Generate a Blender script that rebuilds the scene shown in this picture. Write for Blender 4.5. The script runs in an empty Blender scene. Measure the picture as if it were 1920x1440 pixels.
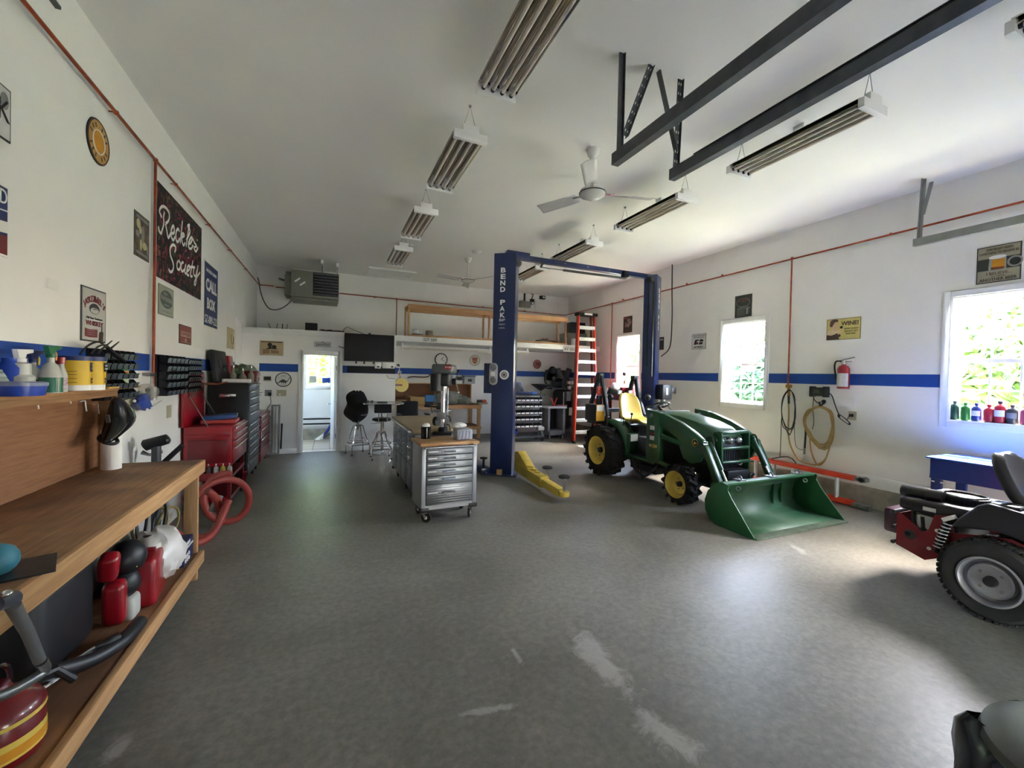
import bpy, bmesh, math, random
from mathutils import Vector as V, Matrix, Euler
R = random.Random(7); EXPO = 2.4
PI = math.pi
C = bpy.context.scene.collection
rad = math.radians

# ------------------------------------------------------------ camera geometry
FPX, YAW, PIT, ROL, CY, CAMZ = 785.634, .408612, .013731, .022309, 713.805, 1.69
XL, XR, YP, YB, HC = -1.586, 6.709, 9.548, 11.243, 4.105   # room faces
_c, _s = math.cos, math.sin
_B = Matrix(((1, 0, 0), (0, 0, -1), (0, 1, 0)))
_RY = Matrix(((_c(YAW), 0, -_s(YAW)), (0, 1, 0), (_s(YAW), 0, _c(YAW))))
_RX = Matrix(((1, 0, 0), (0, _c(PIT), -_s(PIT)), (0, _s(PIT), _c(PIT))))
_RZ = Matrix(((_c(ROL), -_s(ROL), 0), (_s(ROL), _c(ROL), 0), (0, 0, 1)))
W2C = _RZ @ _RX @ _RY @ _B
C2W = W2C.transposed()
def at(x, y, X=None, Y=None, Z=None):
    """the point of a known wall, floor or shelf plane seen at this spot of the photograph"""
    d = C2W @ V((x - 960, y - CY, FPX))
    t = X / d.x if X is not None else Y / d.y if Y is not None else (Z - CAMZ) / d.z
    return d * t + V((0, 0, CAMZ))

# ------------------------------------------------------------ mesh building
class MB:
    def __init__(s): s.v = []; s.f = []; s.M = Matrix()
    def add(s, vs, fs):
        n = len(s.v); s.v += [s.M @ V(p) for p in vs]
        s.f += [[i + n for i in f] for f in fs]; return s
    def box(s, c, d, rot=None):
        x, y, z = d[0] / 2, d[1] / 2, d[2] / 2
        vs = [V((a * x, b * y, e * z)) for e in (-1, 1) for a, b in ((-1, -1), (1, -1), (1, 1), (-1, 1))]
        if rot: m = Euler(rot).to_matrix(); vs = [m @ p for p in vs]
        c = V(c)
        return s.add([p + c for p in vs], [(3, 2, 1, 0), (4, 5, 6, 7), (0, 1, 5, 4), (1, 2, 6, 5), (2, 3, 7, 6), (3, 0, 4, 7)])
    def bx(s, x0, x1, y0, y1, z0, z1):
        return s.box(((x0 + x1) / 2, (y0 + y1) / 2, (z0 + z1) / 2), (abs(x1 - x0), abs(y1 - y0), abs(z1 - z0)))
    def bar(s, p, q, w, h, up=(0, 0, 1)):
        p, q = V(p), V(q); d = (q - p).normalized(); u = V(up)
        if abs(d.dot(u)) > .98: u = V((0, 1, 0))
        a = d.cross(u).normalized(); b = a.cross(d)
        vs = [e + a * i * w / 2 + b * j * h / 2 for e in (p, q) for i, j in ((-1, -1), (1, -1), (1, 1), (-1, 1))]
        return s.add(vs, [(3, 2, 1, 0), (4, 5, 6, 7), (0, 1, 5, 4), (1, 2, 6, 5), (2, 3, 7, 6), (3, 0, 4, 7)])
    def cyl(s, p, q, r, r2=None, n=16):
        return s.tube([p, q], [r, r if r2 is None else r2], n)
    def tube(s, pts, r, n=8, closed=False):
        pts = [V(p) for p in pts]; k = len(pts); rs = r if isinstance(r, (list, tuple)) else [r] * k
        T = []
        for i in range(k):
            a = pts[(i - 1) % k] if closed or i else pts[0]; b = pts[(i + 1) % k] if closed or i < k - 1 else pts[-1]
            t = (b - a); T.append(t.normalized() if t.length > 1e-9 else V((0, 0, 1)))
        u = T[0].orthogonal().normalized(); vs = []
        for i in range(k):
            u = (u - T[i] * u.dot(T[i])).normalized(); w = T[i].cross(u)
            vs += [pts[i] + (u * _c(2 * PI * j / n) + w * _s(2 * PI * j / n)) * rs[i] for j in range(n)]
        fs = []
        for i in range(k if closed else k - 1):
            a, b = i * n, ((i + 1) % k) * n
            fs += [(a + j, a + (j + 1) % n, b + (j + 1) % n, b + j) for j in range(n)]
        if not closed: fs += [tuple(range(n))[::-1], tuple((k - 1) * n + j for j in range(n))]
        return s.add(vs, fs)
    def lathe(s, prof, o=(0, 0, 0), ax=(0, 0, 1), n=24):
        m = V((0, 0, 1)).rotation_difference(V(ax).normalized()).to_matrix(); o = V(o); vs = []; fs = []; k = len(prof)
        for r, z in prof:
            r = max(r, 1e-5); vs += [m @ V((r * _c(2 * PI * j / n), r * _s(2 * PI * j / n), z)) + o for j in range(n)]
        for i in range(k - 1):
            fs += [(i * n + j, i * n + (j + 1) % n, (i + 1) * n + (j + 1) % n, (i + 1) * n + j) for j in range(n)]
        return s.add(vs, fs)
    def prism(s, poly, a, b, ax='y'):
        f = {'y': lambda u, w, t: (u, t, w), 'x': lambda u, w, t: (t, u, w), 'z': lambda u, w, t: (u, w, t)}[ax]
        n = len(poly); vs = [f(u, w, t) for t in (a, b) for u, w in poly]
        return s.add(vs, [tuple(range(n)), tuple(range(2 * n - 1, n - 1, -1))] + [(i, i + n, (i + 1) % n + n, (i + 1) % n) for i in range(n)])
    def sph(s, c, r, n=16, m=10):
        rx, ry, rz = (r, r, r) if not isinstance(r, (tuple, list)) else r; c = V(c); vs = []; fs = []
        for i in range(m + 1):
            a = PI * i / m; q = max(_s(a), 1e-4)
            vs += [c + V((rx * q * _c(2 * PI * j / n), ry * q * _s(2 * PI * j / n), -rz * _c(a))) for j in range(n)]
        for i in range(m): fs += [(i * n + j, i * n + (j + 1) % n, (i + 1) * n + (j + 1) % n, (i + 1) * n + j) for j in range(n)]
        return s.add(vs, fs)
    def ring(s, c, Rr, r, ax=(0, 0, 1), n=32, m=8, a0=0, a1=2 * PI):
        q = V((0, 0, 1)).rotation_difference(V(ax).normalized()).to_matrix(); c = V(c); full = abs(a1 - a0) > 6.28
        k = n if full else n + 1
        return s.tube([c + q @ V((Rr * _c(a0 + (a1 - a0) * i / n), Rr * _s(a0 + (a1 - a0) * i / n), 0)) for i in range(k)], r, m, full)
    def surf(s, rows, closed=False):
        n = len(rows[0]); vs = [p for r in rows for p in r]
        return s.add(vs, [(i * n + j, i * n + (j + 1) % n, (i + 1) * n + (j + 1) % n, (i + 1) * n + j) for i in range(len(rows) - 1) for j in range(n if closed else n - 1)])
    def disc(s, c, r, t, ax=(0, -1, 0), n=32):
        c = V(c); a = V(ax).normalized(); return s.cyl(c, c + a * t, r, None, n)
    def build(s, name, m, par=None, bev=0, seg=2, ang=35, loc=None, local=False, sub=0, thick=0):
        me = bpy.data.meshes.new(name); o = bpy.data.objects.new(name, me); C.objects.link(o)
        vs = s.v
        if par is not None:
            o.parent = par
            if not local: k = wm(par).inverted(); vs = [k @ p for p in vs]
        if loc is not None:
            l = V(loc); vs = [p - l for p in vs]; o.location = l
        bm = bmesh.new(); bv = [bm.verts.new(p) for p in vs]
        for f in s.f:
            try: bm.faces.new([bv[i] for i in f])
            except ValueError: pass
        bmesh.ops.remove_doubles(bm, verts=bm.verts, dist=2e-5)
        bmesh.ops.recalc_face_normals(bm, faces=bm.faces)
        if bev:
            es = [e for e in bm.edges if len(e.link_faces) == 2 and e.calc_face_angle(0) > .6]
            bmesh.ops.bevel(bm, geom=es, offset=bev, segments=seg, profile=.5, affect='EDGES', clamp_overlap=True)
        for f in bm.faces: f.smooth = True
        bm.to_mesh(me); bm.free()
        me.set_sharp_from_angle(angle=rad(ang))
        if m: me.materials.append(m)
        if thick: q = o.modifiers.new('solid', 'SOLIDIFY'); q.thickness = thick; q.offset = 0
        if sub: q = o.modifiers.new('sub', 'SUBSURF'); q.levels = q.render_levels = sub
        return o
def wm(o):
    m = Matrix.Translation(o.location) @ o.rotation_euler.to_matrix().to_4x4() @ Matrix.Diagonal(o.scale).to_4x4()
    return wm(o.parent) @ m if o.parent else m
def tag(o, label=None, cat=None, group=None, kind=None):
    for k, x in (('label', label), ('category', cat), ('group', group), ('kind', kind)):
        if x: o[k] = x
    return o
def thing(name, label, cat, loc=(0, 0, 0), rz=0, group=None, rot=None):
    o = bpy.data.objects.new(name, None); C.objects.link(o); o.empty_display_size = .1
    o.location = loc; o.rotation_euler = rot or (0, 0, rz); return tag(o, label, cat, group)
def struct(o): o['kind'] = 'structure'; return o
def dup(o, loc=None, label=None, rz=None, par=None):
    c = o.copy(); C.objects.link(c)
    if par is not None: c.parent = par
    if loc is not None: c.location = loc
    if rz is not None: c.rotation_euler = (0, 0, rz)
    if label: c['label'] = label
    for ch in list(o.children): dup(ch, par=c)
    return c
def bez(p0, p1, p2, p3, n=8):
    p0, p1, p2, p3 = map(V, (p0, p1, p2, p3))
    return [p0 * (1 - t) ** 3 + p1 * 3 * t * (1 - t) ** 2 + p2 * 3 * t * t * (1 - t) + p3 * t ** 3 for t in [i / n for i in range(n + 1)]]
def spl(pts, k=6, closed=False):
    """smooth curve through points (Catmull-Rom)"""
    P = [V(p) for p in pts]; n = len(P); out = []
    for i in range(n if closed else n - 1):
        a, b, c, d = (P[(i - 1) % n], P[i], P[(i + 1) % n], P[(i + 2) % n]) if closed else (P[max(i - 1, 0)], P[i], P[i + 1], P[min(i + 2, n - 1)])
        for j in range(k):
            t = j / k; out.append(.5 * ((2 * b) + (c - a) * t + (2 * a - 5 * b + 4 * c - d) * t * t + (3 * b - a - 3 * c + d) * t ** 3))
    if not closed: out.append(P[-1])
    return out
def txt(par, s, size, x, z, m, y=-.004, w=None, h=None, shear=0, bold=0, align='CENTER', name='lettering', ext=.0012, rot=None, sp=1, loc=None):
    """raised lettering in the xz plane of its parent, facing -y"""
    cu = bpy.data.curves.new(name, 'FONT'); cu.body = s; cu.size = size; cu.align_x = align; cu.align_y = 'CENTER'
    cu.shear = shear; cu.offset = bold; cu.extrude = ext; cu.resolution_u = 3; cu.space_character = sp
    t = bpy.data.objects.new(name, cu); C.objects.link(t); bpy.context.view_layer.update()
    me = bpy.data.meshes.new_from_object(t.evaluated_get(bpy.context.evaluated_depsgraph_get()))
    bpy.data.objects.remove(t); bpy.data.curves.remove(cu)
    me.name = name; xs = [q.co.x for q in me.vertices] or [0, 1]; ys = [q.co.y for q in me.vertices] or [0, 1]
    sx = w / (max(xs) - min(xs)) if w else 1; sy = h / (max(ys) - min(ys)) if h else 1
    for q in me.vertices: q.co.x *= sx; q.co.y *= sy
    me.materials.clear(); me.materials.append(m)
    o = bpy.data.objects.new(name, me); C.objects.link(o); o.parent = par
    o.location = loc or (x, y, z); o.rotation_euler = rot or (PI / 2, 0, 0); return o

# ------------------------------------------------------------ materials
def lin(h):
    if isinstance(h, str):
        h = h.lstrip('#'); h = [int(h[i:i + 2], 16) / 255 for i in (0, 2, 4)]
    return [c / 12.92 if c <= .04045 else ((c + .055) / 1.055) ** 2.4 for c in h]
def nd(nt, t, **k):
    n = nt.nodes.new(t)
    for a, b in k.items():
        if a.startswith('i_'): n.inputs[a[2:].replace('_', ' ')].default_value = b
        else: setattr(n, a, b)
    return n
_mats = {}
def mat(name, col, rough=.5, metal=0, var=.08, sc=9, bump=0, bsc=40, coat=0, stretch=None, col2=None, emit=0, alpha=1, trans=0, spec=None):
    """principled material with a noise-driven variation of its own colour"""
    if name in _mats: return _mats[name]
    m = bpy.data.materials.new(name); m.use_nodes = True; nt = m.node_tree; b = nt.nodes['Principled BSDF']; L = nt.links.new
    c = lin(col); b.inputs['Roughness'].default_value = rough; b.inputs['Metallic'].default_value = metal
    if coat: b.inputs['Coat Weight'].default_value = coat; b.inputs['Coat Roughness'].default_value = .08
    if spec is not None: b.inputs['Specular IOR Level'].default_value = spec
    if trans: b.inputs['Transmission Weight'].default_value = trans
    if alpha < 1: b.inputs['Alpha'].default_value = alpha
    tc = nd(nt, 'ShaderNodeTexCoord'); mp = nd(nt, 'ShaderNodeMapping'); L(tc.outputs['Object'], mp.inputs[0])
    if stretch: mp.inputs['Scale'].default_value = stretch
    if var or col2:
        n = nd(nt, 'ShaderNodeTexNoise', i_Scale=sc, i_Detail=4.); L(mp.outputs[0], n.inputs[0])
        r = nd(nt, 'ShaderNodeValToRGB'); e = r.color_ramp.elements
        d = lin(col2) if col2 else [min(1, x * (1 + var)) for x in c]
        e[0].position, e[1].position = .35, .65
        e[0].color = (*(c if col2 else [x * (1 - var) for x in c]), 1); e[1].color = (*d, 1)
        L(n.outputs[0], r.inputs[0]); L(r.outputs[0], b.inputs['Base Color'])
    else: b.inputs['Base Color'].default_value = (*c, 1)
    if bump:
        n2 = nd(nt, 'ShaderNodeTexNoise', i_Scale=bsc, i_Detail=3.); L(mp.outputs[0], n2.inputs[0])
        bp = nd(nt, 'ShaderNodeBump', i_Strength=bump, i_Distance=.01); L(n2.outputs[0], bp.inputs['Height']); L(bp.outputs[0], b.inputs['Normal'])
    _mats[name] = m; return m
def wood(name, c1, c2, ax=1, rough=.65, sc=3.5, dirt=None):
    if name in _mats: return _mats[name]
    m = mat(name, c1, rough, var=0); nt = m.node_tree; b = nt.nodes['Principled BSDF']; L = nt.links.new
    tc = nd(nt, 'ShaderNodeTexCoord'); mp = nd(nt, 'ShaderNodeMapping'); L(tc.outputs['Object'], mp.inputs[0])
    s = [14., 14., 14.]; s[ax] = .9; mp.inputs['Scale'].default_value = s
    n = nd(nt, 'ShaderNodeTexNoise', i_Scale=sc, i_Detail=6., i_Distortion=.6); L(mp.outputs[0], n.inputs[0])
    r = nd(nt, 'ShaderNodeValToRGB'); e = r.color_ramp.elements; e[0].position, e[1].position = .32, .68
    e[0].color = (*lin(c1), 1); e[1].color = (*lin(c2), 1); L(n.outputs[0], r.inputs[0]); out = r.outputs[0]
    if dirt:
        n3 = nd(nt, 'ShaderNodeTexNoise', i_Scale=2.1, i_Detail=5., i_Distortion=.4); L(tc.outputs['Object'], n3.inputs[0])
        r3 = nd(nt, 'ShaderNodeValToRGB'); q = r3.color_ramp.elements; q[0].position, q[1].position = .42, .66
        q[0].color = (0, 0, 0, 1); q[1].color = (.8, .8, .8, 1); L(n3.outputs[0], r3.inputs[0])
        mx = nd(nt, 'ShaderNodeMix', data_type='RGBA'); L(r3.outputs[0], mx.inputs[0]); L(out, mx.inputs[6]); mx.inputs[7].default_value = (*lin(dirt), 1); out = mx.outputs[2]
    L(out, b.inputs['Base Color'])
    bp = nd(nt, 'ShaderNodeBump', i_Strength=.25, i_Distance=.004); L(n.outputs[0], bp.inputs['Height']); L(bp.outputs[0], b.inputs['Normal'])
    return m
def glassmat(name, tint=(1, 1, 1), f=.06):
    if name in _mats: return _mats[name]
    m = bpy.data.materials.new(name); m.use_nodes = True; nt = m.node_tree; nt.nodes.remove(nt.nodes['Principled BSDF'])
    t = nd(nt, 'ShaderNodeBsdfTransparent'); t.inputs[0].default_value = (*tint, 1); g = nd(nt, 'ShaderNodeBsdfGlossy', i_Roughness=.02)
    lw = nd(nt, 'ShaderNodeLayerWeight'); lw.inputs[0].default_value = .5; pw = nd(nt, 'ShaderNodeMath', operation='POWER'); pw.inputs[1].default_value = 5; fr = nd(nt, 'ShaderNodeMath', operation='MULTIPLY_ADD'); fr.inputs[1].default_value = .6; fr.inputs[2].default_value = .03
    nt.links.new(lw.outputs['Facing'], pw.inputs[0]); nt.links.new(pw.outputs[0], fr.inputs[0]); mx = nd(nt, 'ShaderNodeMixShader')
    nt.links.new(fr.outputs[0], mx.inputs[0]); nt.links.new(t.outputs[0], mx.inputs[1]); nt.links.new(g.outputs[0], mx.inputs[2])
    nt.links.new(mx.outputs[0], nt.nodes['Material Output'].inputs[0]); _mats[name] = m; return m

WALL = mat('wall_paint', '#eeedea', .85, var=.015, sc=3, bump=.05, bsc=120)
CEIL = mat('ceiling_paint', '#f0efec', .9, var=.02, sc=.6, bump=.04, bsc=90)
WHITE = mat('white_trim_paint', '#eeeeec', .45, var=.02)
STRIPE = mat('blue_stripe_paint', '#10459a', .6, var=.05, sc=4)
CHROME = mat('chrome', '#d8d8d8', .12, 1, var=0)
STEEL = mat('brushed_steel', '#a9aaac', .32, 1, var=.08, sc=6, stretch=(1, 40, 40))
GALV = mat('galvanised_steel', '#8d9092', .42, 1, var=.2, sc=20)
DKSTEEL = mat('dark_track_steel', '#5c6064', .42, .85, var=.15, sc=12)
BLACK = mat('black_plastic', '#15161a', .45, var=.1)
BLACKG = mat('black_gloss', '#0b0b0d', .15, var=0)
BLKFAB = mat('black_fabric', '#0e0e10', .95, var=.3, sc=60)
RUBBER = mat('rubber', '#1d1d1d', .8, var=.15, sc=30, bump=.1)
REDP = mat('red_enamel', '#921320', .28, var=.06, coat=.4)
REDD = mat('dark_red_enamel', '#6b0f18', .3, var=.08, coat=.3)
WHT = mat('white_plastic', '#e9e9e6', .4, var=.02)
PAPER = mat('paper_white', '#eceae6', .8, var=.03)
GREY = mat('grey_plastic', '#85888c', .5, var=.06)
DKGREY = mat('dark_grey_plastic', '#3a3d41', .5, var=.1)
BEIGE = mat('beige_plastic', '#b9b39b', .5, var=.03)
COPPER = mat('copper_pipe', '#a9553a', .38, .75, var=.25, sc=8)
BLUEP = mat('lift_blue_paint', '#172650', .3, var=.08, sc=3, coat=.25)
YEL = mat('yellow_paint', '#c9ae45', .42, var=.08, sc=6)
GREEN = mat('tractor_green', '#1c4c2c', .3, var=.06, sc=5, coat=.35)
TYEL = mat('tractor_yellow', '#d9bd58', .35, var=.04)
ORANGE = mat('orange_fibreglass', '#d8432a', .45, var=.06)
CARD = mat('cardboard', '#a98a58', .8, var=.08, sc=5)
BLUEPL = mat('blue_plastic', '#1b3fa0', .35, var=.05)
FIR = wood('fir_lumber', '#a97e55', '#c49a6e', 0)
FIRY = wood('fir_lumber_long', '#a87d52', '#c3996a', 1)
FIRZ = wood('fir_lumber_upright', '#ab8157', '#c59d70', 2)
PLY = wood('brown_hardboard', '#7c5334', '#94683f', 1, .6)
BENCHTOP = wood('worn_plywood', '#8a6241', '#a97f55', 1, .7, dirt='#5a3f30')
CONC = mat('foundation_concrete', '#8d8a80', .85, col2='#b0aa9c', sc=5, bump=.25, bsc=25)
GLASS = glassmat('window_glass')
CLEAR = mat('clear_plastic', '#eef2f4', .2, var=0, trans=.85)
TUBE = mat('fluorescent_tube_glass', '#d9d0c4', .3, var=.02)
REFL = mat('mirror_reflector', '#c9c4ba', .1, 1, var=0)
# ------------------------------------------------------------ camera
cam = bpy.data.cameras.new('camera'); cam.sensor_width = 36; cam.lens = FPX / 1920 * 36; cam.shift_y = (CY - 720) / 1920; cam.clip_end = 300; cam.clip_start = .02
co = bpy.data.objects.new('camera', cam); C.objects.link(co)
co.matrix_world = Matrix.Translation((0, 0, CAMZ)) @ (C2W @ Matrix(((1, 0, 0), (0, -1, 0), (0, 0, -1)))).to_4x4()
sc = bpy.context.scene; sc.camera = co
sc.view_settings.view_transform = 'Standard'; sc.view_settings.look = 'None'; sc.view_settings.gamma = 1; sc.view_settings.use_curve_mapping = False
sc.view_settings.exposure = EXPO if 'EXPO' in globals() else 0
sc.cycles.use_denoising = True; sc.cycles.max_bounces = 10; sc.cycles.diffuse_bounces = 6; sc.cycles.glossy_bounces = 4; sc.cycles.transmission_bounces = 6; sc.cycles.transparent_max_bounces = 12
sc.cycles.caustics_reflective = False; sc.cycles.caustics_refractive = False; sc.cycles.sample_clamp_indirect = 8
# ------------------------------------------------------------ daylight
w = bpy.data.worlds.new('sky'); sc.world = w; w.use_nodes = True; nt = w.node_tree; bg = nt.nodes['Background']
sk = nd(nt, 'ShaderNodeTexSky', sky_type='NISHITA', sun_disc=False, sun_elevation=rad(52), sun_rotation=rad(90), air_density=1.0, dust_density=2.5)
nt.links.new(sk.outputs[0], bg.inputs[0]); bg.inputs[1].default_value = 3.0
sl = bpy.data.lights.new('sun', 'SUN'); sl.energy = 34; sl.angle = rad(.6); sl.color = (1, .95, .86)
so = bpy.data.objects.new('sun', sl); C.objects.link(so); so.location = (20, 4, 18); so.rotation_euler = V((.50, .0, 1.0)).to_track_quat('Z', 'Y').to_euler()
WIN = [(4.79, 5.63), (1.66, 2.50), (7.92, 8.76)]      # openings along the right wall
WZ0, WZ1 = 1.26, 2.72
FRONT = -1.5; GAR = [(-1.15, 1.75, .02), (2.75, 6.2, .45)]; BWIN = (10.2, 10.65, 1.2, 1.85)
def portal(loc, rot, sx, sy):
    l = bpy.data.lights.new('daylight_portal', 'AREA'); l.shape = 'RECTANGLE'; l.size, l.size_y = sx, sy; l.cycles.is_portal = True
    o = bpy.data.objects.new('daylight_portal', l); C.objects.link(o); o.location = loc; o.rotation_euler = rot
for a, b in WIN: portal((XR + .3, (a + b) / 2, (WZ0 + WZ1) / 2), (0, PI / 2, 0), WZ1 - WZ0, b - a)
for a, b, h in GAR[1:]: portal(((a + b) / 2, FRONT - .2, h / 2), (PI / 2, 0, 0), b - a, h)
portal((-.25, YB + .35, 1.7), (-PI / 2, 0, 0), .7, 1.1); portal((XL - .3, 10.42, 1.52), (0, -PI / 2, 0), .65, .45)

# ------------------------------------------------------------ floor
def floor_mat():
    m = mat('polished_concrete', '#6e6e66', .3, var=0, spec=.38); nt = m.node_tree; b = nt.nodes['Principled BSDF']; L = nt.links.new
    tc = nd(nt, 'ShaderNodeTexCoord')
    n1 = nd(nt, 'ShaderNodeTexNoise', i_Scale=.8, i_Detail=8., i_Roughness=.62, i_Distortion=.5); L(tc.outputs['Object'], n1.inputs[0])
    r1 = nd(nt, 'ShaderNodeValToRGB'); e = r1.color_ramp.elements; e[0].position, e[1].position = .3, .72
    e[0].color = (*lin('#69675e'), 1); e[1].color = (*lin('#8f8c83'), 1); L(n1.outputs[0], r1.inputs[0])
    n2 = nd(nt, 'ShaderNodeTexNoise', i_Scale=22., i_Detail=6., i_Roughness=.7); L(tc.outputs['Object'], n2.inputs[0])
    r2 = nd(nt, 'ShaderNodeValToRGB'); e = r2.color_ramp.elements; e[0].position, e[1].position = .35, .7
    e[0].color = (.74, .74, .74, 1); e[1].color = (1.16, 1.16, 1.16, 1); L(n2.outputs[0], r2.inputs[0])
    mu = nd(nt, 'ShaderNodeMix', data_type='RGBA', blend_type='MULTIPLY'); mu.inputs[0].default_value = 1; L(r1.outputs[0], mu.inputs[6]); L(r2.outputs[0], mu.inputs[7])
    out = mu.outputs[2]
    # dried white spills and scuffs, each at its own spot on the slab
    for cx, cy, rz, sx, sy, th in SPILLS:
        mp = nd(nt, 'ShaderNodeMapping', vector_type='TEXTURE'); mp.inputs['Location'].default_value = (cx, cy, 0); mp.inputs['Rotation'].default_value = (0, 0, rz); mp.inputs['Scale'].default_value = (sx, sy, 1)
        L(tc.outputs['Object'], mp.inputs[0]); ln = nd(nt, 'ShaderNodeVectorMath', operation='LENGTH'); L(mp.outputs[0], ln.inputs[0])
        n3 = nd(nt, 'ShaderNodeTexNoise', i_Scale=7., i_Detail=8., i_Roughness=.75, i_Distortion=1.); L(tc.outputs['Object'], n3.inputs[0])
        ad = nd(nt, 'ShaderNodeMath', operation='MULTIPLY_ADD'); L(n3.outputs[0], ad.inputs[0]); ad.inputs[1].default_value = 2.6; L(ln.outputs['Value'], ad.inputs[2])
        rr = nd(nt, 'ShaderNodeMapRange'); rr.inputs[1].default_value = th + .25; rr.inputs[2].default_value = th - .25; rr.inputs[3].default_value = 0; rr.inputs[4].default_value = .42; L(ad.outputs[0], rr.inputs[0])
        mx = nd(nt, 'ShaderNodeMix', data_type='RGBA'); L(rr.outputs[0], mx.inputs[0]); L(out, mx.inputs[6]); mx.inputs[7].default_value = (*lin('#c9c5c2'), 1); out = mx.outputs[2]
    L(out, b.inputs['Base Color'])
    rg = nd(nt, 'ShaderNodeMapRange'); rg.inputs[3].default_value = .3; rg.inputs[4].default_value = .54; L(n1.outputs[0], rg.inputs[0]); L(rg.outputs[0], b.inputs['Roughness'])
    bp = nd(nt, 'ShaderNodeBump', i_Strength=.1, i_Distance=.01); L(n2.outputs[0], bp.inputs['Height']); L(bp.outputs[0], b.inputs['Normal'])
    return m
def seg(p, q, wd, th):
    a, b = at(*p, Z=0), at(*q, Z=0); d = b - a
    return ((a.x + b.x) / 2, (a.y + b.y) / 2, math.atan2(d.y, d.x), d.length / 2, wd, th)
SPILLS = [seg((1065, 1165), (1190, 1320), .13, 1.95), seg((1150, 1320), (1350, 1440), .12, 1.85), seg((850, 1340), (1000, 1318), .035, 1.85), seg((950, 1200), (985, 1255), .03, 1.8), seg((190, 1440), (250, 1370), .05, 1.95), seg((1465, 1010), (1530, 1050), .08, 1.8)]
struct(MB().bx(XL - .2, XR + .2, FRONT - .2, YP + .06, -.12, 0).bx(1.27, XR + .2, YP + .06, YB + .2, -.12, 0).build('floor', floor_mat()))
tm = mat('bathroom_floor_tile', '#cfc8bb', .25, var=0); nt = tm.node_tree
bk = nd(nt, 'ShaderNodeTexBrick', offset=0., i_Scale=1., i_Mortar_Size=.006, i_Brick_Width=.33, i_Row_Height=.33); bk.inputs['Color1'].default_value = (*lin('#d8d2c6'), 1); bk.inputs['Color2'].default_value = (*lin('#cdc6b8'), 1); bk.inputs['Mortar'].default_value = (*lin('#8f887c'), 1)
tcn = nd(nt, 'ShaderNodeTexCoord'); nt.links.new(tcn.outputs['Object'], bk.inputs[0]); nt.links.new(bk.outputs[0], nt.nodes['Principled BSDF'].inputs['Base Color'])
struct(MB().bx(-1.586, 1.27, YP + .06, YB + .2, -.1, .012).build('floor_bathroom', tm))
struct(MB().bx(XL - .2, XR + .2, FRONT - .2, YB + .2, HC, HC + .12).build('ceiling', CEIL))
# ------------------------------------------------------------ walls
struct(MB().bx(XL - .2, XL, FRONT - .2, BWIN[0], -.1, HC).bx(XL - .2, XL, BWIN[1], YB + .2, -.1, HC).bx(XL - .2, XL, BWIN[0], BWIN[1], -.1, BWIN[2]).bx(XL - .2, XL, BWIN[0], BWIN[1], BWIN[3], HC).build('wall_left', WALL))
b = MB(); x0, x1 = XR, XR + .2; ys = [FRONT - .2] + [v for p in sorted(WIN) for v in p] + [YB + .2]
for i in range(0, len(ys), 2): b.bx(x0, x1, ys[i], ys[i + 1], .3, HC)
for a, c in WIN: b.bx(x0, x1, a, c, .3, WZ0); b.bx(x0, x1, a, c, WZ1, HC)
struct(b.build('wall_right', WALL))
struct(MB().bx(XR + .005, x1, FRONT - .2, YB + .2, -.1, .3).build('wall_right_foundation', CONC))
struct(MB().bx(XR - .022, XR, FRONT, YB, .285, .435).build('baseboard_right', WHITE, bev=.004))
b = MB(); b.bx(XL, XR, YB, YB + .2, 2.39, HC).bx(1.27, XR, YB, YB + .2, 0, 2.39)
BWX = (at(573, 655, Y=YB).x, at(621, 655, Y=YB).x); BWZ = (1.30, 2.30)
b.bx(XL, BWX[0], YB, YB + .2, 0, 2.39).bx(BWX[1], 1.27, YB, YB + .2, 0, 2.39).bx(*BWX, YB, YB + .2, 0, BWZ[0]).bx(*BWX, YB, YB + .2, BWZ[1], 2.39)
struct(b.build('wall_back', WALL))
DX0, DX1, DZ = at(567, 700, Y=YP).x, at(633.5, 700, Y=YP).x, 2.03
PX = at(741, 740, Y=YP).x
b = MB().bx(XL, DX0, YP, YP + .12, 0, 2.39).bx(DX1, PX, YP, YP + .12, 0, 2.39).bx(DX0, DX1, YP, YP + .12, DZ, 2.39).bx(PX - .12, PX, YP + .12, YB, 0, 2.39)
struct(b.build('wall_partition', WALL))
b = MB().bx(XL, XR, FRONT - .2, FRONT, 2.6, HC).bx(XL, GAR[0][0], FRONT - .2, FRONT, 0, 2.6).bx(GAR[0][1], GAR[1][0], FRONT - .2, FRONT, 0, 2.6).bx(GAR[1][1], XR, FRONT - .2, FRONT, 0, 2.6)
struct(b.build('wall_front', WALL))
for i, (a, c, h) in enumerate(GAR):          # sectional garage doors; raised gap is added, unseen, to let in front fill light
    m = MB()
    for k in range(3): m.bx(a - .05, c + .05, FRONT + .01, FRONT + .05, h + (2.65 - h) * k / 3, h + (2.65 - h) * (k + 1) / 3 - .01)
    struct(m.build('door_%d' % (i + 2), WHITE, bev=.004))
struct(MB().bx(XL, XR, YP - .02, YB, 2.385, 2.51).build('trim_1', WHITE, bev=.004))          # deck over the alcove and bathroom
struct(MB().bx(XL, PX, YP - .012, YP, 2.345, 2.385).build('trim_2', WHITE))
struct(MB().bx(XL, DX0 - .08, YP - .014, YP, 0, .1).bx(DX1 + .08, PX, YP - .014, YP, 0, .1).build('baseboard_back', WHITE, bev=.003))
struct(MB().bx(XL, XL + .014, 4.6, YP, 0, .1).build('baseboard_left', WHITE))
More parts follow.
